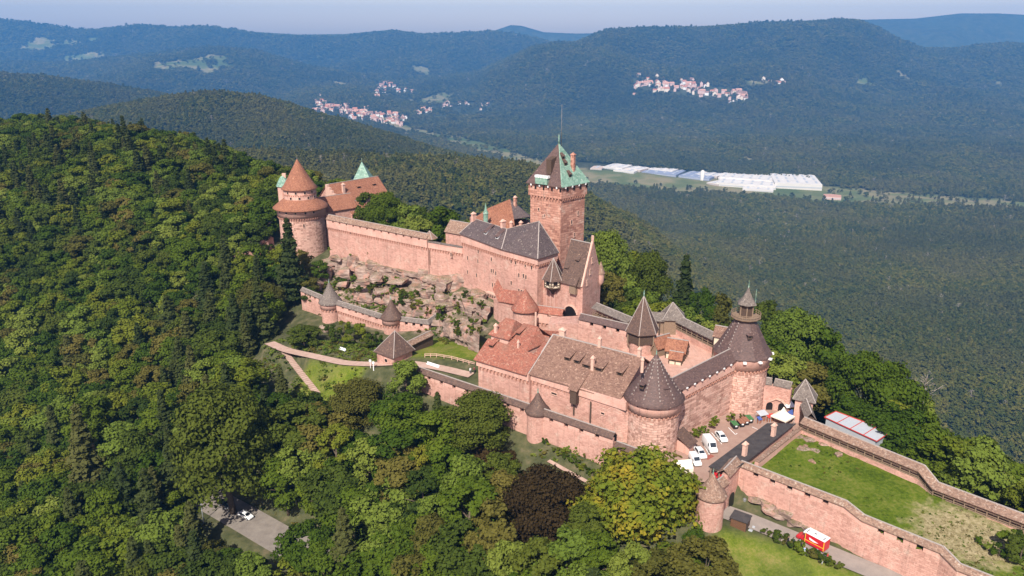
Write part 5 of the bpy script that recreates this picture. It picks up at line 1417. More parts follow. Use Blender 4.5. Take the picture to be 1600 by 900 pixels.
# inner bailey wall with roofed walk, then the pointed timber tower
iw = curtain("inner_wall", "plain pink inner wall with slate roofed walk leading to the pointed timber tower", "wall", [(18.6, 200.2, 15.2), (31.8, 191.0, 15.2)], -2, side=1, th=2.0, stone='stone', roof='slate', rise=1.3, par=.8, gap=4.2, over=.6)
iw2 = empty("retaining_wall", (13, 204, 0), "bare pink retaining wall below the archway of the gabled house", "wall")
b = MB(); b.prism([(10.4, 206.2), (18.6, 200.2), (20.5, 203), (21.5, 211.5), (15, 213), (11.4, 212.8)], -2, [11.2, 13.6, 13.6, 12.0, 11.0, 11.0]); b.build("wall", M['stone'], iw2)
PT = (34.6, 190.6)
pt = empty("timber_tower", (PT[0], PT[1], 2), "pointed hexagonal tower with brown tent roof above a dark timber storey", "tower")
b = MB(); b.lathe(PT, [(3.3, -3), (3.2, 12.6)], 24); b.build("wall", M['stone'], pt)
b = MB(); b.prism(ring(PT, 3.9, 6, .2), 12.6, 15.6); b.build("timber_storey", M['timber'], pt)
b = MB()
for i, q in enumerate(ring(PT, 3.95, 6, .2)): b.bar((*q, 12.3), (*q, 15.7), .3); b.bar((*q, 12.5), (PT[0] + (q[0] - PT[0]) * .8, PT[1] + (q[1] - PT[1]) * .8, 10.6), .25)
b.build("timber_post", M['timber_light'], pt)
pto = hip_roof(pt, ring(PT, 4.0, 6, .2), 15.7, (PT[0], PT[1], 25.2), 'slate_brown', .55)
f = MB(); f.lathe(PT, [(0.2, 25), (0.1, 25.4), (0.22, 25.8), (0.03, 26.8)], 6); f.build("finial", M['copper'], pto)
dk = MB(); q = W(1031, 505, 15); dk.bar((q.x, q.y, 8), (q.x, q.y, 15.4), .35); dk.build("corner_post", M['timber'], pt)

# upper bailey floor
fl = MB(); fl.prism([(31, 190), (38, 168), (56.5, 181), (60, 189), (50, 206), (40, 207), (33.5, 206), (24, 217), (20, 204)], -1, 9.3); tag(fl.build("courtyard", stone_mat("courtyard_paving", (0.56, 0.34, 0.27), (0.36, 0.19, 0.14), 1.2, 1.2, .4, .5, .2)), kind='structure')
def open_gallery(name, label, pts, zf, side=1, wd=2.4, roof='grey_tile', rise=1.1, wallz=None, step=2.2, rail=True, cat="gallery", outer='stone', low=None):
    """roofed timber wall-walk: outer wall along pts (x, y, eave z), posts and rail on the bailey side, floor at zf below eave"""
    root = empty(name, (pts[0][0], pts[0][1], pts[0][2]), label, cat)
    b = MB(); wall_line(b, pts, 0, side * 0.7, wallz if wallz is not None else pts[0][2] - 14, 0.05); b.build("wall", M[outer], root)
    if low is not None:
        b = MB(); wall_line(b, pts, side * 0.704, side * wd, low, -zf - 0.004); b.build("walk_base", M[outer], root)
    b = MB(); wall_line(b, pts, side * 0.705, side * wd, lambda p: p[2] - zf, -zf + 0.18); b.build("walk_floor", M['timber_light'], root)
    b = MB(); rl = MB(); inn = offset_line(pts, side * (wd - 0.12)); ip = [(inn[i].x, inn[i].y, pts[i][2]) for i in range(len(pts))]
    for q, a in along(ip, step, 0.02):
        b.bar((q.x, q.y, q.z - zf + .18), (q.x, q.y, q.z + 0.1), .2)
        d = Vector((math.cos(a), math.sin(a), 0)); b.bar((q.x, q.y, q.z - .7), (q.x + d.x * .6, q.y + d.y * .6, q.z), .12)
    for i in range(len(ip) - 1):
        p, q = ip[i], ip[i + 1]
        for dz in ((-zf + .55, -zf + 1.15) if rail else ()): rl.bar((p[0], p[1], p[2] + dz), (q[0], q[1], q[2] + dz), .12)
        rl.bar((p[0], p[1], p[2] + .06), (q[0], q[1], q[2] + .06), .2)
    b.build("post", M['timber_light'], root)["kind"] = "stuff"; rl.build("railing", M['timber_light'], root)
    r = MB(); c = MB(); strip_roof(r, [(p[0], p[1], p[2] + .12) for p in pts], -side * .5, side * (wd + .45), rise, .35, cap=c); ro = r.build("roof", M[roof], root); c.build("ridge_cap", M['mortar'], ro)
    return root
open_gallery("wall_walk", "covered wall walk with grey roof between gabled house and pointed timber tower", [(34.5, 203, 13.4), (25.6, 215.2, 13.6)], 2.3, side=1, roof='grey_tile', wallz=-10, low=5)
open_gallery("wall_walk", "covered wall walk with railing along the far side of the upper bailey", [(56.6, 188.6, 13.2), (48.4, 203.6, 13.4)], 2.3, side=1, roof='grey_tile', wallz=-12, low=5)
bt_ = empty("bailey_turret", (45, 206, 8), "small hip roofed turret at the rear corner of the upper bailey", "tower")
b = MB(); sq = [(43.0, 203.2), (48.6, 202.6), (49.0, 207.6), (43.4, 208.2)]; b.prism(sq, -6, 13.8); b.build("wall", M['timber_light'], bt_)
b = MB(); b.prism([(40, 204.6), (43, 203.6), (43.4, 207), (40.4, 207.6)], -6, 13.2); b.build("side_wall", M['timber_light'], bt_)
hip_roof(bt_, sq, 13.9, (45.6, 205.4, 18.2), 'grey_tile', .6); b = MB(); b.slab([(38.8, 203.6, 13.4), (43, 202.8, 13.4), (43.4, 205.4, 15.2), (39.2, 206, 15.2)], .15); b.build("side_roof", M['grey_tile'], bt_)
gable_house("timber_house", "brown roofed half timbered house crammed in the upper bailey behind corner tower cone", "house", (43.6, 187.5), 5.0, 4.2, AXA + .2, 9.3, 12.0, 14.2, 'plaster', 'rust_tile', .5, timber=True)
gable_house("timber_shed", "tiny red roofed shed in front of the half timbered bailey house", "shed", (42.6, 183.4), 3.2, 2.6, AXA + .2, 9.3, 11.2, 12.4, 'plaster', 'rust_tile', .4, timber=True)
gable_house("timber_barn", "narrow rust roofed barn against the pointed timber tower", "barn", (39.6, 189.6), 5.5, 3.2, AXA + 1.2, 9.3, 12.2, 14.4, 'timber_light', 'rust_tile', .4)
gable_house("chimney_house", "narrow half timbered watch house beside the lantern tower roof", "house", (55.2, 187.4), 3.6, 3.2, AXA + .1, 9.3, 16.0, 17.8, 'plaster', 'brown_tile', .5, timber=True)

# curtain wall to the west tower
CWp = [(-70.6, 286.8, 23.6), (-29.2, 257.4, 23.4)]
cw = curtain("curtain_wall", "long high pink curtain wall with narrow tiled roof above the rocks", "wall", CWp, -2, side=1, th=2.2, stone='stone', roof='old_tile', rise=1.5, par=1.0, corb=3.3, gap=3.6, gw=.8)
for u, v in ((660, 385), (646, 383), (705, 398), (548, 363)): opening(cw, CWp[0], CWp[1], u, v, .5, 1.4)
hip_roof(cw, [(-30.4, 258.4), (-27.6, 256.2), (-26.2, 258.4), (-29, 260.4)], 23.4, (-28.6, 258.6, 25.8), 'old_tile', .3)
cw2 = empty("curtain_wall", (-22, 253, 10), "unroofed stretch of high curtain wall between tiled walk and palace", "wall")
cp_ = [(-28.8, 257.1, 22.4), (-16.4, 249.4, 22.4)]
b = MB(); wall_line(b, cp_, 0, 2.2, -2, -2.2); b.build("wall", M['stone'], cw2)
b = MB(); wall_line(b, cp_, -.42, .6, 20.203, 0); b.build("parapet", M['stone_smooth'], cw2)
b = MB(); corbels(b, cp_, -2.2, 1, .42); b.build("corbel_band", M["corbel"], cw2)["kind"] = "stuff"
b = MB(); b.bar((*offset_line(cp_, -.06)[0], 22.45), (*offset_line(cp_, -.06)[1], 22.45), 1.1, .35); b.build("coping", M['grey_tile'], cw2)
pl = MB(); q0 = on_wall(671, 378, CWp[0], CWp[1], .12); q1 = on_wall(672, 414, CWp[0], CWp[1], .12); pl.bar(tuple(q0), tuple(q1), .22); pl.build("drain_pipe", M['timber'], cw)

# round west tower with its two tiers
WT = (-84.5, 302.5)
wt = empty("west_tower", (WT[0], WT[1], 3), "round two tiered west tower with rusty cone roof and tiled skirt roof", "tower")
b = MB(); b.lathe(WT, [(9.5, -4), (9.0, 8), (8.9, 21.9)], 48); b.build("wall", M['stone_rough'], wt)
b = MB(); b.lathe(WT, [(8.7, 21.9), (9.5, 21.91), (9.5, 25.2)], 48); b.build("parapet", M['stone_smooth'], wt)
b = MB()
for i in range(60):
    a = 2 * PI * i / 60; b.box((WT[0] + 9.2 * math.cos(a), WT[1] + 9.2 * math.sin(a), 21.4), .5, .5, .5, a); b.box((WT[0] + 9.05 * math.cos(a), WT[1] + 9.05 * math.sin(a), 20.9), .25, .5, .49, a)
b.build("corbel_band", M["corbel"], wt)["kind"] = "stuff"
b = MB(); b.lathe(WT, [(6.0, 25.0), (10.9, 24.9), (11.0, 25.1), (9.5, 26.3), (6.4, 28.6)], 48); b.build("skirt_roof", M['rust_tile'], wt)
b = MB(); b.lathe(WT, [(6.3, 25.5), (6.3, 32.6)], 40); b.build("upper_drum", M['stone_smooth'], wt)
b = MB()
for i in range(44):
    a = 2 * PI * i / 44; b.box((WT[0] + 6.4 * math.cos(a), WT[1] + 6.4 * math.sin(a), 30.2), .35, .42, .4, a)
b.build("drum_corbel", M["corbel"], wt)["kind"] = "stuff"
b = MB(); b.lathe(WT, [(0.1, 32.4), (7.1, 32.4), (7.15, 32.6), (6.0, 33.8), (4.3, 36.6), (2.0, 40.6), (0.06, 44.0)], 40); wto = b.build("roof", M['rust_tile'], wt)
f = MB(); f.lathe(WT, [(0.25, 43.4), (0.1, 44.2), (0.03, 45.6)], 6); f.build("finial", M['iron'], wto)
for ang in (-2.1, -1.55, -1.0, -.5):
    for R, z in ((6.33, 31.4), (6.33, 29.3)): opening_at(wt, (WT[0] + R * math.cos(ang + (.2 if z < 30 else 0)), WT[1] + R * math.sin(ang + (.2 if z < 30 else 0)), z), ang + PI / 2 + (.2 if z < 30 else 0), .8, .9)
for ang in (-2.35, -1.95, -1.55, -1.15, -.8): opening_at(wt, (WT[0] + 9.52 * math.cos(ang), WT[1] + 9.52 * math.sin(ang), 24.1), ang + PI / 2, .8, .8)
for ang, z in ((-1.25, 19), (-1.9, 17)): opening_at(wt, (WT[0] + 8.95 * math.cos(ang), WT[1] + 8.95 * math.sin(ang), z), ang + PI / 2, .5, 1.4)
tt = empty("copper_turret", (-93, 312, 28), "little turquoise copper roofed turret behind the west tower cone", "tower")
b = MB(); q = WY(443, 289, 312); b.prism(ring((q.x, 312), 2.6, 8), 20, q.z - .3); b.build("wall", M['stone_smooth'], tt)
b = MB(); z1 = q.z; b.lathe((q.x, 312), [(3.1, z1 - .4), (1.6, z1 + 2.6), (0.6, z1 + 3.8)], 8, smooth=False); b.build("roof", M['copper'], tt)
b = MB(); b.box((q.x + .6, 312, z1 + 3.0), 1.5, 1.0, 1.8); b.build("chimney", M['trim'], tt)
# west range
WA = math.atan2(21, 18.6)
wr = gable_house("west_range", "long rust roofed range with shaded facade behind the west tower", "building", (-70.0, 335.5), 27, 13, WA, 8, 23.2, 29.6, 'stone', 'rust_tile', .8)
wro = [o for o in wr.children if o.name.startswith("roof")][0]
wn_ = Vector((math.sin(WA), -math.cos(WA)))
WPL = roof_plane((-70 + wn_.x * 6.5, 335.5 + wn_.y * 6.5, 23.2), (-70 + wn_.x * 6.5 + math.cos(WA), 335.5 + wn_.y * 6.5 + math.sin(WA), 23.2), (-70, 335.5, 29.6))
for u, v in ((561, 294), (585, 290)): dormer(wro, u, v, WPL, 1.5, .8, 'rust_tile')
q = plane_hit(537, 301, *WPL); chimney(wro, q, 1.1, 1.0, 3.4, WA)
A_ = (-70 + wn_.x * 6.5 - math.cos(WA) * 13, 335.5 + wn_.y * 6.5 - math.sin(WA) * 13); B_ = (-70 + wn_.x * 6.5 + math.cos(WA) * 13, 335.5 + wn_.y * 6.5 + math.sin(WA) * 13)
for u, v in ((549, 333), (553, 322), (566, 331), (569, 318), (571, 331), (560, 319)): opening(wr, A_, B_, u, v, 1.1, 1.7)
ex_ = MB(); a = on_wall(545, 326, A_, B_, .6); b2 = on_wall(572, 341, A_, B_, .6); ex_.bar(tuple(a), tuple(b2), .35); a = on_wall(558, 320, A_, B_, .6); ex_.bar(tuple(a), (a.x, a.y, a.z - 5), .3); ex_.build("stair_rail", M['timber'], wr)
gable_house("tower_annex", "low rust roofed annex joining west tower and long west range", "building", (-73.5, 314), 14, 10, WA - .15, 8, 22.6, 27.2, 'stone', 'rust_tile', .6)
gable_house("stepped_house", "small house with two dormers below the roof of the west range", "house", (-66.5, 318.5), 9, 8, WA, 8, 20.0, 23.8, 'stone', 'rust_tile', .5)
stp = empty("firewall", (-77, 318, 8), "stepped pale stone firewall rising through the rust red roofs by the west tower", "wall")
b = MB()
for i in range(6):
    c0 = (-77.5 + wn_.x * (i * 1.5 - .5), 320.5 + wn_.y * (i * 1.5 - .5)); b.box((c0[0], c0[1], 12), 1.0, 1.48, 18.4 - i * 1.1, WA)
b.build("wall", M['trim'], stp)
gs = empty("copper_spire_tower", (WY(568, 270, 352).x, 352, 10), "pale green copper pyramid spire rising behind the west range", "tower")
q = WY(568, 281, 352); sq = [(q.x - 4, 348), (q.x + 4, 348), (q.x + 4, 356), (q.x - 4, 356)]
b = MB(); b.prism(sq, 6, q.z + .2); b.build("wall", M['stone'], gs); hip_roof(gs, sq, q.z + .2, (q.x - .3, 352, WY(567, 256, 352).z + 1), 'copper', .3, caps=False)
f = MB(); f.tube([(q.x - .3, 352, WY(567, 256, 352).z), (q.x - .3, 352, WY(565, 247, 352).z)], [.12, .06], 5); f.build("weather_vane", M['copper'], gs)
gable_house("courtyard_house", "low shaded house behind the unroofed curtain wall among the courtyard trees", "house", (-18, 263), 9, 6, AXA, 8, 25, 28, 'stone', 'old_tile', .5)
# sloping ruined outwork left of the west tower
OW = [(W(345, 410, 6).x, W(345, 410, 6).y, 5.2), (W(395, 378, 12).x, W(395, 378, 12).y, 9.5), (-97, 303, 12)]
ow = empty("outwork_wall", OW[0], "sloping ruined outwork wall half hidden by trees left of west tower", "wall")
b = MB(); wall_line(b, OW, 0, 1.6, -6, 0)
for q, a in along(OW, 3.4): b.box((q.x - .8 * math.sin(a), q.y + .8 * math.cos(a), q.z - .3), 1.5, 1.6, 1.1, a)
b.build("wall", M['stone'], ow)

# garden bailey below the rocks
T1, T2 = (-63, 251.6), (-39.5, 236.6)
round_tower("garden_turret", "round turret with tall grey cone at left end of the garden wall", T1, 3.2, -6, 2.2, 9.6, 'stone', 'grey_tile', over=.5, corb=1.9, flare=.1, n=30, gaph=.01)
round_tower("garden_turret", "round turret with brown cone midway on the garden wall", T2, 2.8, -5, 2.1, 8.6, 'stone', 'slate_brown', over=.5, corb=1.9, flare=.1, n=30, gaph=.01)
curtain("garden_wall", "low roofed garden wall between the two cone turrets under the rocks", "wall", [(-60.2, 249.2, 2.4), (-42, 236.8, 1.6)], -8, side=1, th=1.7, roof='grey_tile', rise=1.0, par=.8, corb=2.4, gap=3.0)
curtain("garden_wall", "roofed garden wall right of the brown cone turret turning up to rocks", "wall", [(-37.0, 235.2, 1.6), (-26.8, 231.0, 1.9), (-20.6, 244.5, 2.6)], -8, side=1, th=1.6, roof='grey_tile', rise=1.0, par=.8, gap=3.0)
curtain("garden_wall", "garden wall running left from the grey cone turret into the trees", "wall", [(-76, 262, 3.0), (-65.5, 253, 2.4)], -9, side=1, th=1.7, roof='grey_tile', rise=1.0, par=.8, gap=3.0)
T3 = (-34.0, 205.2)
g3 = empty("gatehouse", (T3[0], T3[1], 0), "gatehouse with brown pyramid roof on the path under the rocks", "gatehouse")
sq = [P2(T3, -3.9, -3.2), P2(T3, 3.2, -3.6), P2(T3, 3.6, 3.6), P2(T3, -3.6, 3.6)]
b = MB(); b.prism(sq, -4, 3.4); b.build("wall", M['stone'], g3); hip_roof(g3, sq, 3.5, (T3[0] + .3, T3[1] + .6, 9.4), 'slate_brown', .7)
opening_at(g3, (*P2(T3, 0, -3.45), 1.6), AXA, 1.0, 1.0)
open_gallery("gatehouse_gallery", "dark timber gallery with tiled roof climbing from gatehouse toward lawn", [(-24.0, 216.8, 3.8), (-31.2, 207.8, 3.2)], 2.2, side=-1, wd=2.6, roof='old_tile', wallz=-4, outer='timber', rail=False)

# garden terrace at the entrance: walls, turret, gate
FWp = [(49.7, 147.1, 0.9), (66.5, 132.2, 0.7), (69.0, 129.3, -0.6), (79.3, 119.6, -0.7), (80.8, 116.3, -1.9), (95, 104, -2.1)]
curtain("terrace_wall", "long pink retaining wall with tiled roof beside the red ambulance road", "wall", FWp, -13, side=1, th=1.5, stone='stone', roof='old_tile', rise=0.9, par=.85, gap=4.0, over=.35, gw=1.2)
GWp = [(110, 118.8, 0.4), (100.4, 128.6, 0.4), (89.4, 139.8, 0.5), (88.2, 143.6, 2.2), (70.2, 164.9, 2.5)]
open_gallery("wall_walk", "long timber wall walk with tiled roof along the back of the grassy terrace", GWp, 1.9, side=1, wd=2.0, roof='old_tile', rise=.9, wallz=-14, step=2.0, low=-3)
round_tower("gate_tower", "round tower with weathered tile cone beside the small arched gate", (41.2, 137.5), 2.75, -9, 0.0, 5.0, 'stone', 'old_tile', over=.5, corb=0, flare=.08, n=30)
gw_ = empty("gate_wall", (45, 141, -7), "short gate wall with stepped roofs between weathered cone and terrace wall", "wall")
gp_ = [(42.8, 139.2, -.4), (45.8, 142.2, -.2)]; gp2 = [(45.8, 142.2, 1.2), (49.9, 147.3, 1.4)]
b = MB(); wall_line(b, gp_, 0, 1.4, -9, 0); wall_line(b, gp2, 0, 1.4, -9, 0); b.build("wall", M['stone'], gw_)
r = MB(); c = MB(); strip_roof(r, gp_, -.5, 2.4, 1.3, cap=c); strip_roof(r, gp2, -.5, 2.6, 1.3, cap=c); ro = r.build("roof", M['old_tile'], gw_); c.build("ridge_cap", M['mortar'], ro)
a = on_wall(1143, 776, gp_[0], gp_[1], .04); ag_ = math.atan2(3, 3); b = MB(); pts = [(a.x + math.cos(ag_) * 1.1 * math.cos(PI * i / 8), a.y + math.sin(ag_) * 1.1 * math.cos(PI * i / 8), a.z + 1.1 * math.sin(PI * i / 8)) for i in range(9)]
pts = [(x + .06, y - .06, z) for x, y, z in pts]; b.poly(pts + [(pts[-1][0], pts[-1][1], -7.4), (pts[0][0], pts[0][1], -7.4)]); b.build("gate_arch", M['dark'], gw_)  # arch drawn as a flat dark sheet on the wall
# flat dark roof beside the parking
an_ = empty("stable", (52, 154, -1.6), "low building with large flat dark roof between car park and terrace", "building")
DR = [(42.6, 146.0), (46.2, 143.0), (52.9, 149.0), (68.0, 164.6), (61.4, 165.5)]
b = MB(); b.slab([(*DR[0], 1.35), (*DR[1], 1.5), (*DR[2], 1.75), (*DR[3], 1.75), (*DR[4], 1.35)], .25)
k = NT("bitumen_roof"); g_ = k.n("ShaderNodeNewGeometry").outputs["Position"]; k.col(k.ramp(k.noise(g_, .8, 5, .65), [(.3, (.040, .035, .036)), (.7, (.075, .066, .064))])); k.rough(.8, .2); M['bitumen'] = k.m
b.build("roof", M['bitumen'], an_)
b = MB(); b.prism([(46.6, 147.6), (50.5, 147.6), (67.2, 164.3), (61.8, 165.0)], -3, 1.3); b.build("wall", M['stone_smooth'], an_)
b = MB()
for q in ((43.1, 146.0), (44.6, 144.6), (46.3, 143.4)): b.bar((*q, -2), (*q, 1.2), .3)
b.bar((43.1, 146, 1.0), (46.3, 143.4, 1.05), .3); b.build("post", M['timber_light'], an_)
for u, v in ((1163, 711), (1208, 681)):
    q = W(u, v, 1.6); chimney(an_, (q.x, q.y, 1.6), 1.0, .8, 2.6, .75, 'trim', .1)
b = MB(); b.box((45.6, 145.6, -1.6), 1.7, 3.8, 1.1, .75); b.box((45.4, 145.8, -.5), 1.5, 1.6, .4, .75); k = plain("red_paint", (.55, .02, .03), .35, .5, .05)
M['red'] = k
rc = b; o = rc.build("trailer", M['red']); tag(o, "red vehicle tucked under the flat dark roof", "trailer")
rw_ = empty("border_wall", (60, 156, -1), "tan low wall edging the grassy terrace beside the flat dark roof", "wall")
b = MB(); wall_line(b, [(53.4, 148.6, 1.0), (68.7, 164.2, 1.0)], 0, -.9, -3, 0); b.build("wall", M['stone_smooth'], rw_); b = MB(); wall_line(b, [(53.4, 148.6, 1.2), (68.7, 164.2, 1.2)], .08, -1.0, 1.003, 0); b.build("coping", M['old_tile'], rw_)
lt = empty("lean_to", (39.5, 158, -1.6), "small brown tiled lean-to between the stout corner tower and bastion wall", "shed")
b = MB(); b.prism([(38.2, 158.2), (40.6, 155.6), (42.6, 158.6), (40.6, 161.5)], -3, .6); b.build("wall", M['stone_smooth'], lt)
b = MB(); b.slab([(37.6, 158.4, 2.4), (40.4, 155.0, .7), (43.2, 158.4, .5), (40.4, 162.0, 2.4)], .15); b.build("roof", M['slate_brown'], lt)
# entrance at the far end of the car park
en = empty("entrance_gate", (68, 178, -2), "curved pink gate wall with two dark arches at the end of the car park", "gate")
EP = [(64.2, 178.4, 4.8), (67.0, 178.2, 5.0), (70.4, 176.0, 5.0)]
b = MB(); wall_line(b, EP, 0, 1.6, -5, 0); b.build("wall", M['stone'], en)
for u, v in ((1202, 636), (1221, 638)):
    a = on_wall(u, v, EP[1], EP[2], .1) if u > 1210 else on_wall(u, v, EP[0], EP[1], .1); b = MB(); aa = math.atan2(-2.2, 3.4) if u > 1210 else 0
    pts = [(a.x + math.cos(aa) * .85 * math.cos(PI * i / 8), a.y + math.sin(aa) * .85 * math.cos(PI * i / 8), a.z + .5 + .9 * math.sin(PI * i / 8)) for i in range(9)]; b.poly(pts + [(pts[-1][0], pts[-1][1], a.z - 2.2), (pts[0][0], pts[0][1], a.z - 2.2)]); b.build("arch", M['dark'], en)  # flat dark sheets on the wall, passage shade put into the colour
b = MB()
for p, q in (((1195, 630), (1205, 626)), ((1205, 626), (1213, 623)), ((1213, 623), (1221, 626)), ((1221, 626), (1228, 632))):
    A = on_wall(*p, EP[1], EP[2], .25); B = on_wall(*q, EP[1], EP[2], .25); b.bar(tuple(A), tuple(B), .4, .35)
b.build("string_course", M['trim'], en)
r = MB(); c = MB(); strip_roof(r, [(62.5, 180.4, 5.3), (66.6, 179.2, 5.2)], -.6, 2.6, 1.2, cap=c); strip_roof(r, [(66.9, 178.9, 5.3), (70.6, 176.6, 5.3)], -.6, 2.6, 1.2, cap=c); ro = r.build("roof", M['grey_tile'], en); c.build("ridge_cap", M['mortar'], ro)
gtw = empty("entrance_tower", (72.4, 172.6, -2), "small square gate tower with grey hip roof at the entrance", "tower")
sq = [(70.0, 171.6), (73.6, 169.6), (75.2, 173.0), (71.6, 175.4)]; b = MB(); b.prism(sq, -8, 4.9); b.build("wall", M['stone_smooth'], gtw); hip_roof(gtw, sq, 5.0, (72.3, 172.6, 9.6), 'grey_tile', .7)
r = MB(); c = MB(); strip_roof(r, [(71.4, 164.6, 2.9), (72.0, 170.0, 3.9)], -1.3, 1.3, 1.7, cap=c); ro = r.build("porch_roof", M['grey_tile'], gtw); c.build("ridge_cap", M['mortar'], ro)
b = MB(); b.prism([(70.4, 165), (72.4, 164.8), (72.8, 169.8), (71, 170)], -6, 2.9); b.build("porch_wall", M['timber'], gtw)
cq = WY(1266, 612, 174); chimney(gtw, (cq.x, cq.y, cq.z - 1.5), .7, .7, 1.8)
# ------------------------------------------------------------------ paved and mown sheets
def inside(x, y, poly): return poly_dist(np.array([x]), np.array([y]), poly)[0]
def sheet(name, poly, zf, mat, step=1.0, grow=0.7):
    xs = [p[0] for p in poly]; ys_ = [p[1] for p in poly]
    gx = np.arange(min(xs) - grow, max(xs) + grow + step, step); gy = np.arange(min(ys_) - grow, max(ys_) + grow + step, step)
    X, Y = np.meshgrid(gx, gy); Z = zf(X, Y)
    cxm = (X[:-1, :-1] + X[1:, 1:]) / 2; cym = (Y[:-1, :-1] + Y[1:, 1:]) / 2
    ok = poly_dist(cxm, cym, poly) <= grow
    id_ = np.arange(X.size).reshape(X.shape)
    q = np.stack([id_[:-1, :-1], id_[:-1, 1:], id_[1:, 1:], id_[1:, :-1]], -1)[ok]
    used, inv = np.unique(q.ravel(), return_inverse=True)
    co = np.stack([X.ravel(), Y.ravel(), Z.ravel()], 1)[used]
    me = bpy.data.meshes.new(name); me.from_pydata(co.tolist(), [], inv.reshape(-1, 4).tolist())
    me.polygons.foreach_set("use_smooth", np.ones(len(me.polygons), bool)); me.materials.append(mat)
    o = add_obj(name, me); tag(o, kind='structure'); return o
def ribbon(name, pts, wd, mat, lift=0.12, n=3):
    P = []
    for a, b in zip(pts[:-1], pts[1:]):
        for i in range(6): P.append(tuple(a[k] + (b[k] - a[k]) * i / 6 for k in range(3)))
    P.append(tuple(pts[-1]))
    # ease the corners
    Q = [Vector(p) for p in P]
    for _ in range(3): Q = [Q[0]] + [(Q[i - 1] + Q[i] * 2 + Q[i + 1]) / 4 for i in range(1, len(Q) - 1)] + [Q[-1]]
    l = offset_line(Q, wd); r = offset_line(Q, -wd); m = MB()
    for i in range(len(Q) - 1):
        m.add([(r[i].x, r[i].y, Q[i].z + lift), (r[i + 1].x, r[i + 1].y, Q[i + 1].z + lift), (l[i + 1].x, l[i + 1].y, Q[i + 1].z + lift), (l[i].x, l[i].y, Q[i].z + lift)], [(0, 1, 2, 3)], True)
    o = m.build(name, mat); tag(o, kind='structure'); return o
def lawn_z(x, y):
    c = np.array([q for q in LAWN], float); k_ = np.linalg.lstsq(np.stack([c[:, 0], c[:, 1], np.ones(len(c))], 1), c[:, 2], rcond=None)[0]
    return k_[0] * x + k_[1] * y + k_[2] + 0.35 * fbm(x / 7, y / 7, 3, 33) + 0.12 * fbm(x / 1.7, y / 1.7, 3, 34)
k = NT("meadow_grass")
g = k.n("ShaderNodeNewGeometry").outputs["Position"]
n1 = k.noise(g, 0.16, 5, 0.65); n2 = k.noise(g, 1.3, 5, 0.7); n3 = k.noise(g, 0.5, 4, 0.6)
c = k.ramp(k.math('ADD', k.math('MULTIPLY', n1, 0.45), k.math('MULTIPLY', n2, 0.55)), [(0.36, (0.036, 0.062, 0.006)), (0.5, (0.085, 0.122, 0.011)), (0.63, (0.160, 0.165, 0.035))])
vd = k.n("ShaderNodeVectorMath", operation='DISTANCE'); k.l(g, vd.inputs[0]); vd.inputs[1].default_value = (88, 126.5, -1.5)
dry = k.math('ADD', k.math('MULTIPLY', vd.outputs["Value"], 0.1), k.math('MULTIPLY', n3, -1.3))
c = k.mix(k.ramp(dry, [(0.0, 1.0), (0.5, 0.0)]), c, k.ramp(n2, [(0.35, (0.20, 0.17, 0.075)), (0.65, (0.38, 0.31, 0.18))]))
k.col(c); k.rough(0.95, 0.05); k.bump(n2, 0.8, 0.25); M['meadow'] = k.m
sheet("lawn", LAWN, lawn_z, M['meadow'], 0.9, 0.75)
k = NT("red_paving"); g = k.n("ShaderNodeNewGeometry").outputs["Position"]; n1 = k.noise(g, 0.5, 5, .65); n2 = k.noise(g, 6, 3)
k.col(k.mix(k.math('MULTIPLY', n2, .5), k.ramp(n1, [(.3, (.30, .185, .145)), (.7, (.40, .27, .215))]), (.25, .17, .14))); k.rough(.9, .15); k.bump(n2, .3, .03); M['paving'] = k.m
def park_z(x, y):
    c = np.array(PARK, float); return np.full(x.shape, c[0, 2])
sheet("car_park", PARK, park_z, M['paving'], 1.0, 1.0)
k = NT("pale_asphalt"); g = k.n("ShaderNodeNewGeometry").outputs["Position"]; n1 = k.noise(g, 0.35, 5, .7); n2 = k.noise(g, 9, 2)
k.col(k.mix(k.math('MULTIPLY', n2, .3), k.ramp(n1, [(.3, (.24, .205, .18)), (.7, (.34, .29, .25))]), (.15, .13, .12))); k.rough(.9, .2); M['asphalt'] = k.m
k = NT("gravel_path"); g = k.n("ShaderNodeNewGeometry").outputs["Position"]; n1 = k.noise(g, 0.6, 5, .7)
k.col(k.ramp(n1, [(.3, (.38, .25, .195)), (.7, (.52, .37, .30))])); k.rough(.95, .1); M['gravel'] = k.m
k = NT("shaded_tarmac"); g = k.n("ShaderNodeNewGeometry").outputs["Position"]; n1 = k.noise(g, 0.3, 5, .7)  # darker grey-brown than the upper road
k.col(k.ramp(n1, [(.3, (.17, .145, .125)), (.7, (.27, .235, .20))])); k.rough(.9, .2); M['tarmac'] = k.m
ribbon("road", ROAD, 2.6, M['asphalt']); ribbon("lower_road", LOWROAD, 4.6, M['tarmac']); ribbon("path", GPATH, 1.7, M['gravel']); ribbon("garden_path", WALK, 0.6, M['gravel'])
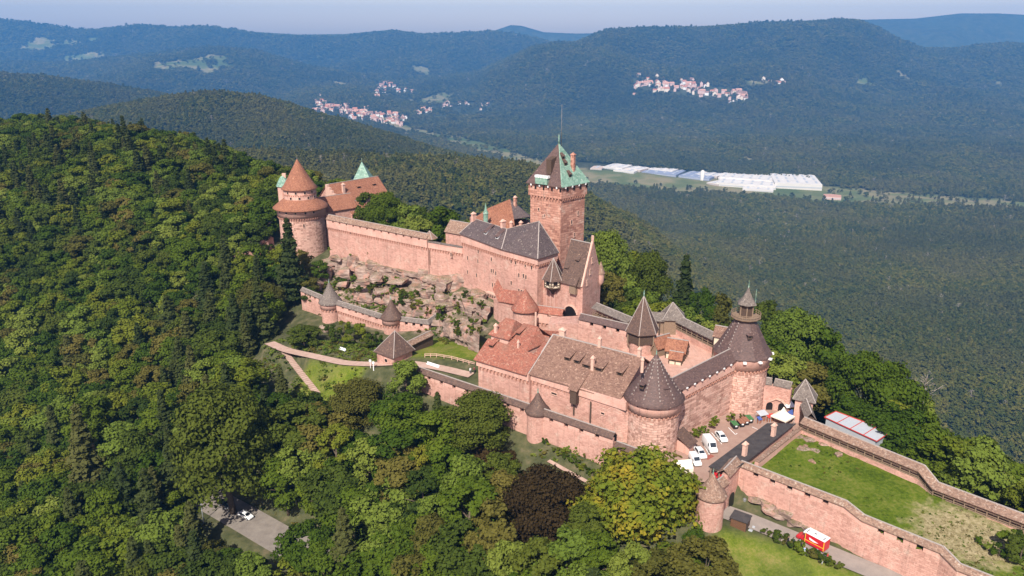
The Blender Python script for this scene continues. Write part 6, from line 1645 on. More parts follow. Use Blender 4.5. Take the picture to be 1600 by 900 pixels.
# stepped path down the bank
sp = MB()
for i, (q, a) in enumerate(along(STEPS, 1.1)): sp.box((q.x, q.y, q.z - .5), 1.0, 1.9, .62, a)
o = sp.build("steps", M['gravel']); tag(o, kind='structure')
ln = MB()
for u0, v0, u1, v1 in ((1084, 693, 1100, 717), (1096, 689, 1109, 711), (1112, 676, 1128, 694), (1138, 668, 1149, 679), (1175, 667, 1184, 671), (1149, 679, 1152, 677)):
    a = W(u0, v0, -1.6); b = W(u1, v1, -1.6); d = (b - a).normalized(); s_ = Vector((-d.y, d.x, 0)) * .09
    ln.poly([tuple(p + Vector((0, 0, .006))) for p in (a - s_, b - s_, b + s_, a + s_)])
o = ln.build("parking_line", M['white']); tag(o, kind='structure')
rd = MB(); a = W(1108, 714, -1.594); rd.box((a.x, a.y, -1.6), 2.6, 1.2, .006, .7); k = plain("red_bay", (.30, .10, .075), .9, .1, .15, 3); tag(rd.build("parking_bay", k), kind='structure')

# ------------------------------------------------------------------ rocks
def rock_mesh(seed, flat=0.7):
    rng = np.random.default_rng(seed)
    bm = bmesh.new(); bmesh.ops.create_icosphere(bm, subdivisions=3, radius=1.0)
    P = np.array([v.co for v in bm.verts]); P = P / ((np.abs(P) ** 5).sum(1) ** .2)[:, None] * .86
    for i in range(13):
        n = rng.normal(size=3); n[2] *= .5 if i % 3 else 2.0; n /= np.linalg.norm(n); d = rng.uniform(.45, .85)
        s = P @ n - d; P -= np.where(s > 0, s, 0)[:, None] * n
    P[:, 2] *= flat
    P += (0.05 * fbm(P[:, 0] * 3 + seed, P[:, 1] * 3 + P[:, 2] * 5, 3, seed))[:, None] * P
    # bedding ledges
    lay = np.floor(P[:, 2] * 4 + .2 * seed); P[:, :2] *= (1 + .07 * vnoise(lay, lay * 0 + seed, 9))[:, None]
    for v, c in zip(bm.verts, P): v.co = c
    me = bpy.data.meshes.new("rock"); bm.to_mesh(me); bm.free()
    me.materials.append(M['rock']); return me
k = NT("weathered_rock"); g = k.n("ShaderNodeNewGeometry"); p = g.outputs["Position"]
mp = k.n("ShaderNodeMapping"); mp.inputs["Scale"].default_value = (.35, .35, 1.6); k.l(p, mp.inputs["Vector"])
n1 = k.noise(mp.outputs[0], .9, 6, .7); n2 = k.noise(p, .35, 4, .6); n3 = k.noise(p, 2.2, 4, .7)
c = k.ramp(n1, [(.3, (.12, .085, .07)), (.5, (.29, .205, .165)), (.7, (.46, .355, .295))])
c = k.mix(k.ramp(n2, [(.5, 0), (.66, .75)]), c, (.46, .235, .175))
sx_ = k.n("ShaderNodeSeparateXYZ"); k.l(g.outputs["Normal"], sx_.inputs[0])
c = k.mix(k.math('MULTIPLY', k.ramp(sx_.outputs[2], [(.75, 0), (.95, 1)]), k.ramp(n3, [(.45, 0), (.6, .8)])), c, (.12, .13, .04))
k.col(c); k.rough(.95, .1); k.bump(k.math('ADD', n1, n3), .9, .3); M['rock'] = k.m
ROCKM = [rock_mesh(i, f) for i, f in enumerate((.7, .9, .6, .8, .75, 1.0))]
def rock(u, v, wpx, hpx, label, group=None, seed=0, Y=None, deep=1.0):
    q = WY(u, v, Y) if Y else hit_terrain(u, v)
    if Y and gz(q.x, q.y) > q.z - hpx / 2 * Y / FOC * .6: q = hit_terrain(u, v + hpx * .35); q.z += hpx * .25 * q.y / FOC
    t = photo(q)[2]
    sx = wpx / 2 * t / FOC * 1.15; sz = hpx / 2 * t / FOC * 1.25
    o = add_obj("boulder", ROCKM[seed % 6]); o.location = (q.x, q.y + sx * .3, q.z); o.scale = (sx, sx * deep, max(sz, sx * .35)); o.rotation_euler = (0, 0, seed * 1.3)
    tag(o, label, "boulder", group); return o
RK = [(522,404,24,14,279),(549,410,26,26,277),(590,415,50,30,273),(622,430,34,30,270),(640,437,26,30,268),(662,433,30,36,267),(678,442,22,30,266),(711,440,30,34,264),(730,462,28,20,256),(575,462,26,20,262),(600,463,36,22,260),(632,464,34,24,257),(655,472,24,18,254),(540,428,22,20,272),(536,446,20,18,268),(690,465,22,24,258),(706,478,26,20,252),(734,480,34,34,249),(722,500,26,34,244),(712,520,30,36,239),(738,520,24,30,240),(700,505,20,26,241),(745,500,18,34,246),(752,470,20,26,252),(620,488,30,14,252),(655,490,32,16,250),(505,512,14,22,250),(590,438,26,12,266),(560,446,20,14,266),(672,456,20,14,262),(618,452,26,18,262),(510,430,24,30,280),(495,445,26,34,280),(575,425,34,30,274),(650,452,30,26,261),(694,448,30,34,262),(716,462,24,30,257),(727,436,28,30,262)]
for j in range(14):
    u = random.uniform(560, 755); lo = 425 + max(0, u - 560) * .16; hi = 478 + max(0, u - 640) * .62 - max(0, 600 - u) * .5
    RK.append((u, random.uniform(lo, min(hi, 545)), random.uniform(18, 42), random.uniform(12, 26), 255))
from mathutils.bvhtree import BVHTree
LEDGES = []
def hit_rock(u, v):
    a, b, c = ray(u, v); d = Vector((a, b, c)).normalized(); o = Vector((0, 0, CAM_Z)); best = None
    for t in LEDGES:
        h = t.ray_cast(o, d)
        if h[0] is not None and (best is None or h[3] < best[1]): best = (h[0], h[3])
    q = hit_terrain(u, v)
    return best[0] if best and best[1] < (q - o).length else q
def ledge(label, pts, h, thick, seed):
    """a continuous outcrop: bedded rock face following pts (x, y, top z)"""
    P = [Vector(p) for p in pts]; Q = []
    for a, b in zip(P[:-1], P[1:]):
        n = max(2, int((b - a).length / .7)); Q += [a.lerp(b, i / n) for i in range(n)]
    Q.append(P[-1]); nq = len(Q); nz = 13
    out = offset_line([(p.x, p.y, p.z) for p in Q], -1.0)
    vs = []; fs = []
    for i, p in enumerate(Q):
        d = Vector((out[i].x - p.x, out[i].y - p.y, 0)); d = d.normalized(); s_ = i * .7
        for j in range(nz + 3):
            if j <= nz:
                f = j / nz; z = p.z - h * (1 - f)
                lay = math.floor(f * 5 + .4 * float(vnoise(np.array([s_ * .12]), np.array([seed * 3.1]), 3)[0]))
                o = thick * (.25 + .75 * float(vnoise(np.array([s_ * .28 + seed]), np.array([lay * 2.7]), 5)[0]) * .6 + .3 * math.sin(lay * 1.9 + s_ * .13)) + (1 - f) * .9
                crack = abs(float(vnoise(np.array([s_ * .55]), np.array([lay * .7 + seed]), 8)[0])); o -= .9 * (crack < .10)
                z += .5 * float(vnoise(np.array([s_ * .4]), np.array([f * 3 + seed]), 11)[0])
            else: o = -(j - nz) * 1.6; z = p.z + .3 * float(vnoise(np.array([s_ * .5]), np.array([j * 1.0]), 12)[0]) + (0 if j == nz + 1 else .4)
            vs.append((p.x + d.x * o, p.y + d.y * o, z))
    m_ = nz + 3
    for i in range(nq - 1):
        for j in range(m_ - 1): fs.append((i * m_ + j, (i + 1) * m_ + j, (i + 1) * m_ + j + 1, i * m_ + j + 1))
    m = MB(); m.add(vs, fs); LEDGES.append(BVHTree.FromPolygons([Vector(p) for p in vs], fs)); o = m.build("rock_ledge", M['rock']); tag(o, label, "rock"); return o
def gl(u, v, up): q = hit_terrain(u, v); return (q.x, q.y, q.z + up)
ledge("long bedded pink rock face directly under the tiled curtain wall", [gl(500, 432, 5.5), gl(545, 430, 5.5), gl(600, 440, 5.5), gl(650, 448, 5.0), gl(700, 462, 4.5)], 9, 1.4, 1)
ledge("second rock face lower down behind the garden wall turrets", [gl(555, 472, 4.0), gl(600, 478, 4.2), gl(650, 490, 4.0), gl(690, 500, 4.0)], 8, 1.3, 2)
ledge("steep fractured rock face above the small sloping lawn", [gl(690, 525, 5.0), gl(712, 535, 6.0), gl(735, 545, 6.5), gl(752, 552, 6.5)], 11, 1.5, 3)
ledge("short rock face carrying the foot of the palace wall", [gl(705, 478, 4.0), gl(735, 492, 5.0), gl(765, 503, 4.5)], 9, 1.3, 4)
WORDS = ["wide ledge of", "cracked", "rounded", "tall", "squat", "blocky", "pale", "tilted"]
for i, (u, v, w_, h_, Y) in enumerate(RK):
    where = ("under the tiled end of the curtain wall" if u < 610 else "under the bare curtain wall" if u < 700 else "at the foot of the palace wall") if v < 450 else ("behind the garden wall turrets" if u < 690 else "above the small sloping lawn")
    rock(u, v, w_, h_, f"{WORDS[i % 8]} pink grey rock {where}", "sandstone rocks below the castle walls", i, Y, 1.2)
for i, (u, v, w_, h_) in enumerate(((1247, 695, 26, 22), (1262, 688, 22, 14), (1258, 703, 24, 12), (1285, 695, 16, 16), (1270, 705, 14, 8), (1310, 713, 12, 8), (1268, 722, 10, 8), (1240, 684, 18, 12))):
    q = W(u, v, -0.9); o = add_obj("boulder", ROCKM[i % 6]); s_ = w_ / 2 * photo(q)[2] / FOC * 1.2; o.location = (q.x, q.y, -.75); o.scale = (s_ * 1.25, s_ * 1.5, .9); o.rotation_euler = (0, 0, i)
    tag(o, f"{['broad', 'flat', 'low', 'pale', 'small', 'tiny', 'lone', 'weathered'][i]} rock outcrop at the upper corner of the grassy terrace", "boulder", "rocks on the terrace lawn")
for i, (u, v, w_, h_) in enumerate(((1185, 783, 30, 18), (1210, 799, 38, 22), (1240, 817, 36, 20), (1225, 806, 30, 20), (1262, 827, 30, 14), (1197, 790, 30, 16))):
    q = on_wall(u, v, FWp[0], FWp[1], .35); o = add_obj("boulder", ROCKM[(i + 2) % 6]); s_ = w_ / 2 * .13 * 1.3; o.location = (q.x + .3, q.y + .3, q.z); o.scale = (s_, s_ * .8, 1.5); o.rotation_euler = (0, 0, AXA)
    tag(o, f"{['dark', 'rough', 'streaked', 'jutting', 'long', 'pinkish'][i]} bedrock knob bulging from the foot of the terrace wall", "boulder", "bedrock under the terrace wall")

# ------------------------------------------------------------------ shrubs and undergrowth
SHN = [0]
def shrub(u, v, R, lm, label, group=None, Y=None, z=None, tall=1.0, at=None):
    q = at if at is not None else W(u, v, z) if z is not None else (WY(u, v, Y) if Y else hit_terrain(u, v))
    i = SHN[0]; SHN[0] += 1
    return plant_tree('shrub', i, (q.x, q.y, q.z - .2), R / 1.7, lm, "shrub", label, "shrub", group, squash=tall)
for i, (u, v, R) in enumerate(((525, 535, 2.4), (538, 524, 2.6), (553, 532, 2.8), (566, 531, 3.0), (583, 545, 2.8), (545, 540, 2.2), (573, 546, 2.2), (597, 543, 2.0), (515, 522, 2.0))):
    shrub(u, v, R, ['leaf_dark', 'leaf'][i % 2], f"{['round', 'broad', 'dark', 'large', 'leafy', 'low', 'spreading', 'small', 'upright'][i]} green shrub on the bank below the garden wall", "shrubs below the garden wall", tall=1.15)
for i, (u, v, R, lm) in enumerate(((1141, 657, 1.3, 'leaf'), (1160, 654, .9, 'leaf_brown'), (1112, 668, 1.6, 'leaf'), (1098, 676, 1.1, 'leaf_light'), (1088, 682, 1.6, 'leaf'), (1077, 683, .9, 'leaf_dark'), (1118, 660, 1.0, 'leaf_light'), (1105, 680, 1.0, 'leaf'))):
    shrub(u, v, R, lm, f"{['dark', 'dry', 'bushy', 'pale', 'thick', 'small', 'bright', 'low'][i]} plant at the foot of the bastion wall behind the parked cars", "plants behind the parked cars", z=-1.4)
for i in range(11):
    t = i / 10; u = 1197 + 108 * t; v = 838 + 50 * t
    shrub(u, v, 1.25 + .25 * (i % 3), ['leaf_dark', 'leaf', 'leaf_dark', 'leaf_brown'][i % 4], f"hedge bush beside the road, {['first', 'second', 'third', 'fourth', 'fifth', 'sixth', 'seventh', 'eighth', 'ninth', 'tenth', 'last'][i]} from the wooden hut", "hedge bushes along the ambulance road", tall=.8) if i != 1 else None
for i, (u, v, R, lm) in enumerate(((865, 690, 1.3, 'leaf_light'), (878, 688, 1.2, 'leaf'), (892, 702, 1.1, 'leaf_light'), (905, 706, 1.2, 'leaf'), (852, 694, 1.0, 'leaf'), (960, 735, 2.6, 'leaf_dark'), (912, 715, 1.0, 'leaf_brown'), (1092, 828, 1.2, 'leaf_light'), (985, 730, 1.8, 'leaf'))):
    shrub(u, v, R, lm, f"{['slender', 'pale', 'wispy', 'upright', 'low', 'thick dark', 'dry', 'lone bright', 'rounded'][i]} bush at the foot of the {'weathered cone tower' if i == 7 else 'outer wall by the garden path'}", "bushes below the outer wall")
for j in range(100):
    u = random.uniform(520, 760); lo = 428 + max(0, u - 560) * .2; hi = 480 + max(0, u - 640) * .6 - max(0, 600 - u) * .4
    v = random.uniform(lo, min(hi, 552)); q = hit_rock(u, v)
    shrub(u, v, random.uniform(.6, 1.75), ['leaf', 'leaf_light', 'leaf_brown', 'leaf_dark'][j % 4], f"{['scrubby green', 'pale', 'dry olive', 'dark'][j % 4]} bush sprouting from the castle rocks {'under the tiled walk' if u < 600 else 'under the bare wall' if u < 690 else 'beside the palace foot'}", "shrubs among the rocks", at=q)
for i, (u, v, R, lm, Y) in enumerate(((648, 410, 1.2, 'leaf_light', 266), (632, 414, .8, 'leaf', 267), (652, 420, .9, 'leaf', 265), (600, 440, 1.4, 'leaf_light', 262), (585, 446, 1.3, 'leaf_brown', 262), (562, 455, 1.3, 'leaf', 262), (707, 484, 1.2, 'leaf', 250), (700, 515, 1.6, 'leaf_light', 240), (725, 540, 1.2, 'leaf', 236), (745, 530, 1.0, 'leaf_light', 238), (690, 470, .9, 'leaf_light', 256), (720, 488, .8, 'leaf', 248), (680, 550, 1.0, 'leaf_dark', 214), (548, 400, .7, 'leaf_light', 276), (575, 398, .7, 'leaf_brown', 275), (515, 392, 1.0, 'leaf_light', 279))):
    shrub(u, v, R, lm, f"{['tall', 'small', 'twin', 'grassy', 'brownish', 'rounded', 'dark', 'trailing', 'low', 'pale', 'tiny', 'hanging', 'clipped dark', 'thin', 'dry', 'bright'][i]} shrub growing {'on the small lawn by the wall' if i == 12 else 'between the pink rocks'}", "shrubs among the rocks", Y=Y)
for i in range(9):
    t = i / 8; shrub(868 + 66 * t, 706 + 46 * t, 1.1 + .2 * (i % 2), ['leaf_dark', 'leaf'][i % 2], f"clipped hedge bush along the garden path under outer wall, {['first', 'second', 'third', 'fourth', 'fifth', 'sixth', 'seventh', 'eighth', 'last'][i]} from the turret", "hedge under the outer wall", tall=.8)
for i, (u, v, R, lm) in enumerate(((1578, 862, 2.6, 'leaf'), (1592, 880, 3.0, 'leaf_dark'), (1560, 872, 1.8, 'leaf'), (1545, 862, 1.2, 'leaf_light'), (1530, 850, 1.0, 'leaf'), (1595, 855, 2.2, 'leaf_dark'))):
    shrub(u, v, R, lm, f"{['broad', 'largest dark', 'leafy', 'pale', 'small', 'tall dark'][i]} bush at the far right end of the grassy terrace", "bushes at the end of the terrace", z=-2.2)
# loose grass and scrub on the open banks: uncountable
gx_, gy_ = jitter(-95, 120, 92, 290, 1.15, RNG)
gzv = ground(gx_, gy_)
scrub_zone = np.zeros(gx_.shape, bool)
for poly in ([(-80, 268), (-70, 284), (-18, 246), (-12, 230), (-20, 215), (-27, 230), (-40, 236), (-60, 248)], [(-82, 240), (-36, 222), (-34, 206), (-60, 195), (-80, 225)], [(2, 160), (30, 139), (34, 145), (8, 164)], [(36, 136), (52, 128), (66, 116), (92, 96), (80, 88), (34, 116)], [(-74, 172), (-56, 190), (-48, 182), (-60, 160)], [(30, 150), (36, 144), (42, 150), (38, 158)]):
    scrub_zone |= poly_dist(gx_, gy_, poly) <= 0
for pts, wd in ((ROAD, 3.0), (GPATH, 2.2), (STEPS, 1.4), (WALK, 1.0), (LOWROAD, 5)):
    dd, _ = path_dist(gx_, gy_, pts); scrub_zone &= dd > wd
patch = fbm(gx_ / 9, gy_ / 9, 3, 55)
scrub_zone &= RNG.random(gx_.shape) < np.clip(.62 + 1.1 * patch, .12, .97)
mow = poly_dist(gx_, gy_, [(44, 132), (58, 127), (72, 116), (92, 100), (60, 100), (40, 120)]) <= 0
scrub_zone &= ~(mow & (RNG.random(gx_.shape) < .93))
gx_, gy_, gzv, mw = gx_[scrub_zone], gy_[scrub_zone], gzv[scrub_zone], mow[scrub_zone]
tuft = [broad_crown("tuft", 400 + i, .8, 1.1, 90, .17, 7, M[m_]) for i, m_ in enumerate(('leaf_light', 'leaf', 'leaf_brown', 'leaf_light'))]
ct = source_collection("tuft_kind", tuft)
sz_ = RNG.uniform(.45, 1.5, len(gx_)) * np.where(mw, .5, 1)
wood("undergrowth", ct, gx_, gy_, gzv - .12, RNG.integers(0, 4, len(gx_)), sz_, sz_ * RNG.uniform(.4, .9, len(gx_)), RNG.uniform(0, 6.28, len(gx_)))
# long grass at the far end of the terrace lawn
lx, ly = jitter(52, 104, 112, 164, .8, RNG); okl = poly_dist(lx, ly, LAWN) <= 0
pl = np.clip(.10 + .35 * fbm(lx / 5, ly / 5, 3, 66) + .75 * (1 - sstep(4, 12, np.hypot(lx - 88, ly - 125))), .02, .9) + .5 * (1 - sstep(0, 7, np.hypot(lx - 97, ly - 118)))
okl &= RNG.random(lx.shape) < pl; lx, ly = lx[okl], ly[okl]
dryk = np.hypot(lx - 88, ly - 126) < 9
vi_ = np.where(dryk & (RNG.random(len(lx)) < .7), 4, RNG.integers(0, 4, len(lx)))
M['dry'] = leaf_mat("dry_grass", [(.1, (.22, .18, .08)), (.9, (.40, .33, .19))], .2)
ct2 = source_collection("grass_kind", tuft + [broad_crown("tuft", 420, .8, 1.0, 90, .16, 7, M['dry'])])
s_l = RNG.uniform(.25, .6, len(lx)) + .6 * (np.hypot(lx - 98, ly - 117) < 5)
wood("long_grass", ct2, lx, ly, lawn_z(lx, ly) - .08, vi_, s_l, s_l * .6, RNG.uniform(0, 6.28, len(lx)))
# ------------------------------------------------------------------ vehicles
M['carwhite'] = plain("white_car_paint", (0.80, 0.80, 0.79), 0.22, 0.6, 0.02, 1); M['tyre'] = plain("black_rubber", (0.02, 0.02, 0.02), .8, .2); M['lamp'] = plain("headlight_glass", (.7, .72, .75), .1, .7, .02)
M['glass'] = plain("car_glass", (0.025, 0.032, 0.040), 0.08, 0.8, .05); M['carblue'] = plain("blue_car_paint", (0.12, 0.20, 0.34), .25, .6, .03); M['cargrey'] = plain("dark_car_paint", (0.05, 0.055, 0.06), .25, .6, .03)
M['yellow'] = plain("yellow_stripe", (0.75, 0.50, 0.04), .5, .4, .05); M['fabric'] = plain("cream_canvas", (0.76, 0.68, 0.56), .9, .1, .06); M['black'] = plain("black_plastic", (.02, .02, .022), .6, .3)
M['steel'] = plain("pale_sheet_metal", (0.42, 0.44, 0.46), .5, .5, .06, .8); M['green'] = plain("green_plastic", (.06, .17, .06), .6, .3); M['brownlid'] = plain("brown_plastic", (.28, .13, .08), .6, .3); M['bluecloth'] = plain("blue_cloth", (.06, .10, .30), .8, .2); M['redcloth'] = plain("red_cloth", (.48, .05, .04), .8, .2)
CAR = [(-.50,.80,.34,.84,.72,.72,.92), (-.46,.84,.28,.90,.88,.64,1.18), (-.30,.86,.26,.92,.92,.60,1.45), (-.02,.86,.26,.92,.93,.61,1.49), (.10,.86,.26,.92,.93,.62,1.42), (.25,.86,.26,.91,.90,.78,.99), (.43,.84,.28,.88,.74,.72,.86), (.50,.74,.34,.78,.58,.60,.70)]
VAN = [(-.50,.92,.40,.98,1.2,.86,2.45), (-.47,.96,.35,1.0,1.25,.88,2.55), (0.0,.96,.33,1.0,1.28,.88,2.58), (.20,.96,.33,1.0,1.28,.86,2.50), (.26,.96,.33,1.0,1.26,.82,2.30), (.37,.94,.35,.98,1.15,.80,1.35), (.47,.90,.38,.94,.95,.76,1.10), (.50,.82,.42,.86,.75,.70,.92)]
SMALLV = [(-.50,.82,.36,.86,.95,.74,1.70), (-.47,.84,.32,.9,1.0,.76,1.80), (0.0,.86,.30,.92,1.02,.76,1.84), (.14,.86,.30,.92,1.02,.74,1.76), (.28,.86,.30,.9,.98,.76,1.08), (.44,.84,.32,.88,.82,.72,.94), (.50,.74,.36,.78,.62,.6,.75)]
def vehicle(name, label, cat, loc, rz, L, S, paint, glass=((2, 4), (4, 5), (0, 2)), group=None, side=True, wheel=.33):
    root = empty(name, loc, label, cat, group, rz)
    me_b = MB(); rings = []
    for fx_, wb, z0, wm, zm, wt, zt in S:
        x = fx_ * L; rings.append([(x, -wb, z0), (x, -wm, zm), (x, -wt, zt), (x, wt, zt), (x, wm, zm), (x, wb, z0)])
    pts = [p for r in rings for p in r]; fs = []
    for i in range(len(S) - 1):
        for k_ in range(6): a = i * 6 + k_; b = i * 6 + (k_ + 1) % 6; fs.append((a, b, b + 6, a + 6))
    fs += [tuple(range(5, -1, -1)), tuple(range((len(S) - 1) * 6, len(S) * 6))]
    me_b.add(pts, fs, True)
    o = add_obj("body", me_b.mesh("body", paint), root)
    bv = o.modifiers.new("edge", 'BEVEL'); bv.width = .05; bv.segments = 2; bv.limit_method = 'ANGLE'
    def lerp3(a, b, t): return tuple(a[i] + (b[i] - a[i]) * t for i in range(3))
    g0, g1 = glass[0]
    def pane(nm, q, off):
        m = MB(); m.poly([tuple(p[i] + off[i] for i in range(3)) for p in q]); add_obj(nm, m.mesh(nm, M['glass']), root)
    if side:
        for k_, j, sg in ((1, 2, -1), (4, 3, 1)):
            for i in range(g0, g1):
                a, b, c_, d_ = rings[i][k_], rings[i + 1][k_], rings[i + 1][j], rings[i][j]
                pane("side_window", [lerp3(a, d_, .12), lerp3(b, c_, .12), lerp3(b, c_, .86), lerp3(a, d_, .86)], (0, sg * .02, .015))
    i = glass[1][0]; a, b, c_, d_ = rings[i][2], rings[i][3], rings[i + 1][3], rings[i + 1][2]
    pane("windscreen", [lerp3(a, b, .06), lerp3(a, b, .94), lerp3(lerp3(d_, c_, .94), lerp3(a, b, .94), .06), lerp3(lerp3(d_, c_, .06), lerp3(a, b, .06), .06)], (.02, 0, .025))
    if glass[2]:
        i, j = glass[2]; a, b, c_, d_ = rings[i][2], rings[i][3], rings[j][3], rings[j][2]
        a, b, c_, d_ = rings[1][2], rings[1][3], rings[2][3], rings[2][2]
        pane("rear_window", [lerp3(a, b, .08), lerp3(a, b, .92), lerp3(d_, c_, .92), lerp3(d_, c_, .08)], (-.02, 0, .03))
    for x in (-.30, .31):
        for sg in (-1, 1):
            m = MB(); r = wheel; n = 14
            m.add([(x * L + r * math.cos(2 * PI * i / n), sg * (S[3][3] - .02 + w_), r + r * math.sin(2 * PI * i / n)) for w_ in (-.2, .04) for i in range(n)], [tuple(range(n)), tuple(range(2 * n - 1, n - 1, -1))] + [(i, (i + 1) % n, n + (i + 1) % n, n + i) for i in range(n)])
            w_o = add_obj("wheel", m.mesh("wheel", M['tyre']), root)
            m = MB(); m.add([(x * L + r * .6 * math.cos(2 * PI * i / n), sg * (S[3][3] + .03), r + r * .6 * math.sin(2 * PI * i / n)) for i in range(n)], [tuple(range(n))]); add_obj("rim", m.mesh("rim", M['steel']), w_o)
    for sg in (-1, 1):
        m = MB(); m.box((L * .485, sg * S[-1][1] * .78, S[-1][4] - .02), .12, .3, .14); add_obj("headlight", m.mesh("headlight", M['lamp']), root)
        m = MB(); m.box((-L * .495, sg * S[0][1] * .86, S[0][4] - .1), .08, .2, .22); add_obj("tail_light", m.mesh("tail_light", M['red']), root)
    return root
PZ = -1.6
def heading(u0, v0, u1, v1, z): a = W(u0, v0, z); b = W(u1, v1, z); return math.atan2(b.y - a.y, b.x - a.x)
pk = heading(1100, 678, 1122, 706, PZ)
for (u, v, L, S, nm, lab, gl) in ((1086, 721, 4.2, SMALLV, "small_van", "small white van nearest the corner tower, with cream tent beside it", ((3, 4), (3, 4), None)),
                            (1094, 709, 4.5, CAR, "parked_car", "white car parked between the small van and the tall delivery van", ((2, 5), (4, 5), (0, 2))),
                            (1109, 699, 5.4, VAN, "delivery_van", "tall white delivery van in the row of parked vehicles", ((3, 5), (4, 5), None)),
                            (1127, 684, 4.4, CAR, "parked_car", "white car parked between delivery van and the refuse bins", ((2, 5), (4, 5), (0, 2)))):
    q = W(u, v, PZ + .3); vehicle(nm, lab, "van" if "van" in nm else "car", (q.x, q.y, PZ), pk, L, S, M['carwhite'], gl, "white vehicles in the castle car park")
def low_car(u, v, u1, v1, paint, lab):
    q = W(u, v, -30.2); d, zz = path_dist(np.array([q.x]), np.array([q.y]), LOWROAD); vehicle("parked_car", lab, "car", (q.x, q.y, float(zz[0]) + .13), heading(u, v, u1, v1, -30.2), 4.6, CAR, paint, ((2, 5), (4, 5), (0, 2)), "cars on the lower road")
low_car(384, 808, 398, 814, M['carwhite'], "white car with black windows on the lower road among trees")
low_car(280, 769, 290, 774, M['carblue'], "blue grey car half hidden under trees by the lower road")
low_car(352, 790, 362, 796, M['cargrey'], "dark car in the tree shade near the lamp post")
# ambulance: red cab, box body with white roof
def ambulance():
    a = W(1296, 868, -8.3); b = W(1240, 836, -8.0); q = W(1268, 852, -8.2); rz = math.atan2(b.y - a.y, b.x - a.x)
    d, zz = path_dist(np.array([q.x]), np.array([q.y]), ROAD)
    CABS = [(-.15,.95,.40,1.0,1.2,.88,2.3), (.14,.95,.40,1.0,1.2,.86,2.25), (.20,.95,.40,1.0,1.2,.82,2.1), (.33,.93,.42,.98,1.2,.78,1.35), (.46,.9,.42,.94,1.0,.74,1.15), (.5,.82,.45,.86,.8,.7,.95)]
    root = vehicle("ambulance", "red ambulance with white roof standing on the road below the terrace wall", "ambulance", (q.x, q.y, float(zz[0]) + .13), rz, 6.2, CABS, M['red'], ((1, 3), (2, 3), None), None, True, .38)
    m = MB(); m.box((-1.0, 0, .55), 4.2, 2.1, 2.15); add_obj("box_body", m.mesh("box_body", M['red']), root)
    m = MB(); m.box((-.9, 0, 2.705), 4.45, 2.16, .22); m.box((1.15, 0, 2.4), .9, 1.9, .3); o = add_obj("roof", m.mesh("roof", M['carwhite']), root); bv = o.modifiers.new("edge", 'BEVEL'); bv.width = .06; bv.segments = 2
    m = MB(); m.box((-.6, .1, 2.93), .5, .35, .06); m.box((-2.6, .3, 2.93), .2, .9, .05); m.box((.9, .3, 2.93), .2, 1.1, .05); add_obj("roof_hatch", m.mesh("roof_hatch", M['iron']), root)
    for sg in (-1, 1):
        m = MB(); m.box((-1.0, sg * 1.055, 1.15), 4.2, .02, .14); m.box((-3.0, sg * 1.055, .6), .16, .022, 2.0); m.box((1.0, sg * 1.055, .6), .14, .022, 2.0); add_obj("side_stripe", m.mesh("side_stripe", M['yellow']), root)
        m = MB(); m.add([(-1.9, sg * 1.062, 1.75), (.2, sg * 1.062, 2.15), (.1, sg * 1.062, 1.65), (-.9, sg * 1.062, 1.5)], [(0, 1, 2, 3)]); add_obj("side_emblem", m.mesh("side_emblem", M['carwhite']), root)
    m = MB(); m.box((-3.115, 0, .7), .02, 1.9, 1.9); add_obj("rear_door", m.mesh("rear_door", M['red']), root)
    m = MB(); m.box((1.55, 0, 2.45), .35, 1.2, .16); add_obj("light_bar", m.mesh("light_bar", M['bluecloth']), root)
ambulance()
# bins
bh = heading(1140, 662, 1155, 672, PZ) 
for i, (u, v, lid) in enumerate(((1147, 668, 'green'), (1157, 665, 'brownlid'), (1164, 662, 'brownlid'), (1170, 659, 'green'))):
    q = W(u, v, PZ); r_ = empty("refuse_bin", (q.x, q.y, PZ), f"black wheeled refuse bin with {['split green', 'rusty brown', 'dull brown', 'dark green'][i]} lid, {['nearest the parked cars', 'second in the row', 'third in the row', 'last in the row'][i]}", "bin", "refuse bins beside the bastion wall", rz=pk)
    m = MB(); w0, w1 = .95, 1.15
    m.add([(x * w0, y * .55, .12) for x, y in ((-1, -1), (1, -1), (1, 1), (-1, 1))] + [(x * w1, y * .68, 1.2) for x, y in ((-1, -1), (1, -1), (1, 1), (-1, 1))], [(3, 2, 1, 0), (4, 5, 6, 7), (0, 1, 5, 4), (1, 2, 6, 5), (2, 3, 7, 6), (3, 0, 4, 7)]); add_obj("body", m.mesh("body", M['black']), r_)
    m = MB(); m.box((0, 0, 1.21), 2.4, 1.42, .1); m.box((0, 0, 1.32), 2.1, .12, .1); add_obj("lid", m.mesh("lid", M[lid]), r_)
    m = MB(); m.box((1.12, 0, .75), .1, .5, .34); add_obj("label_plate", m.mesh("label_plate", M['white']), r_)
    for x in (-.8, .8):
        m = MB(); m.box((x, 0, 0), .2, 1.0, .14); add_obj("wheel", m.mesh("wheel", M['tyre']), r_)
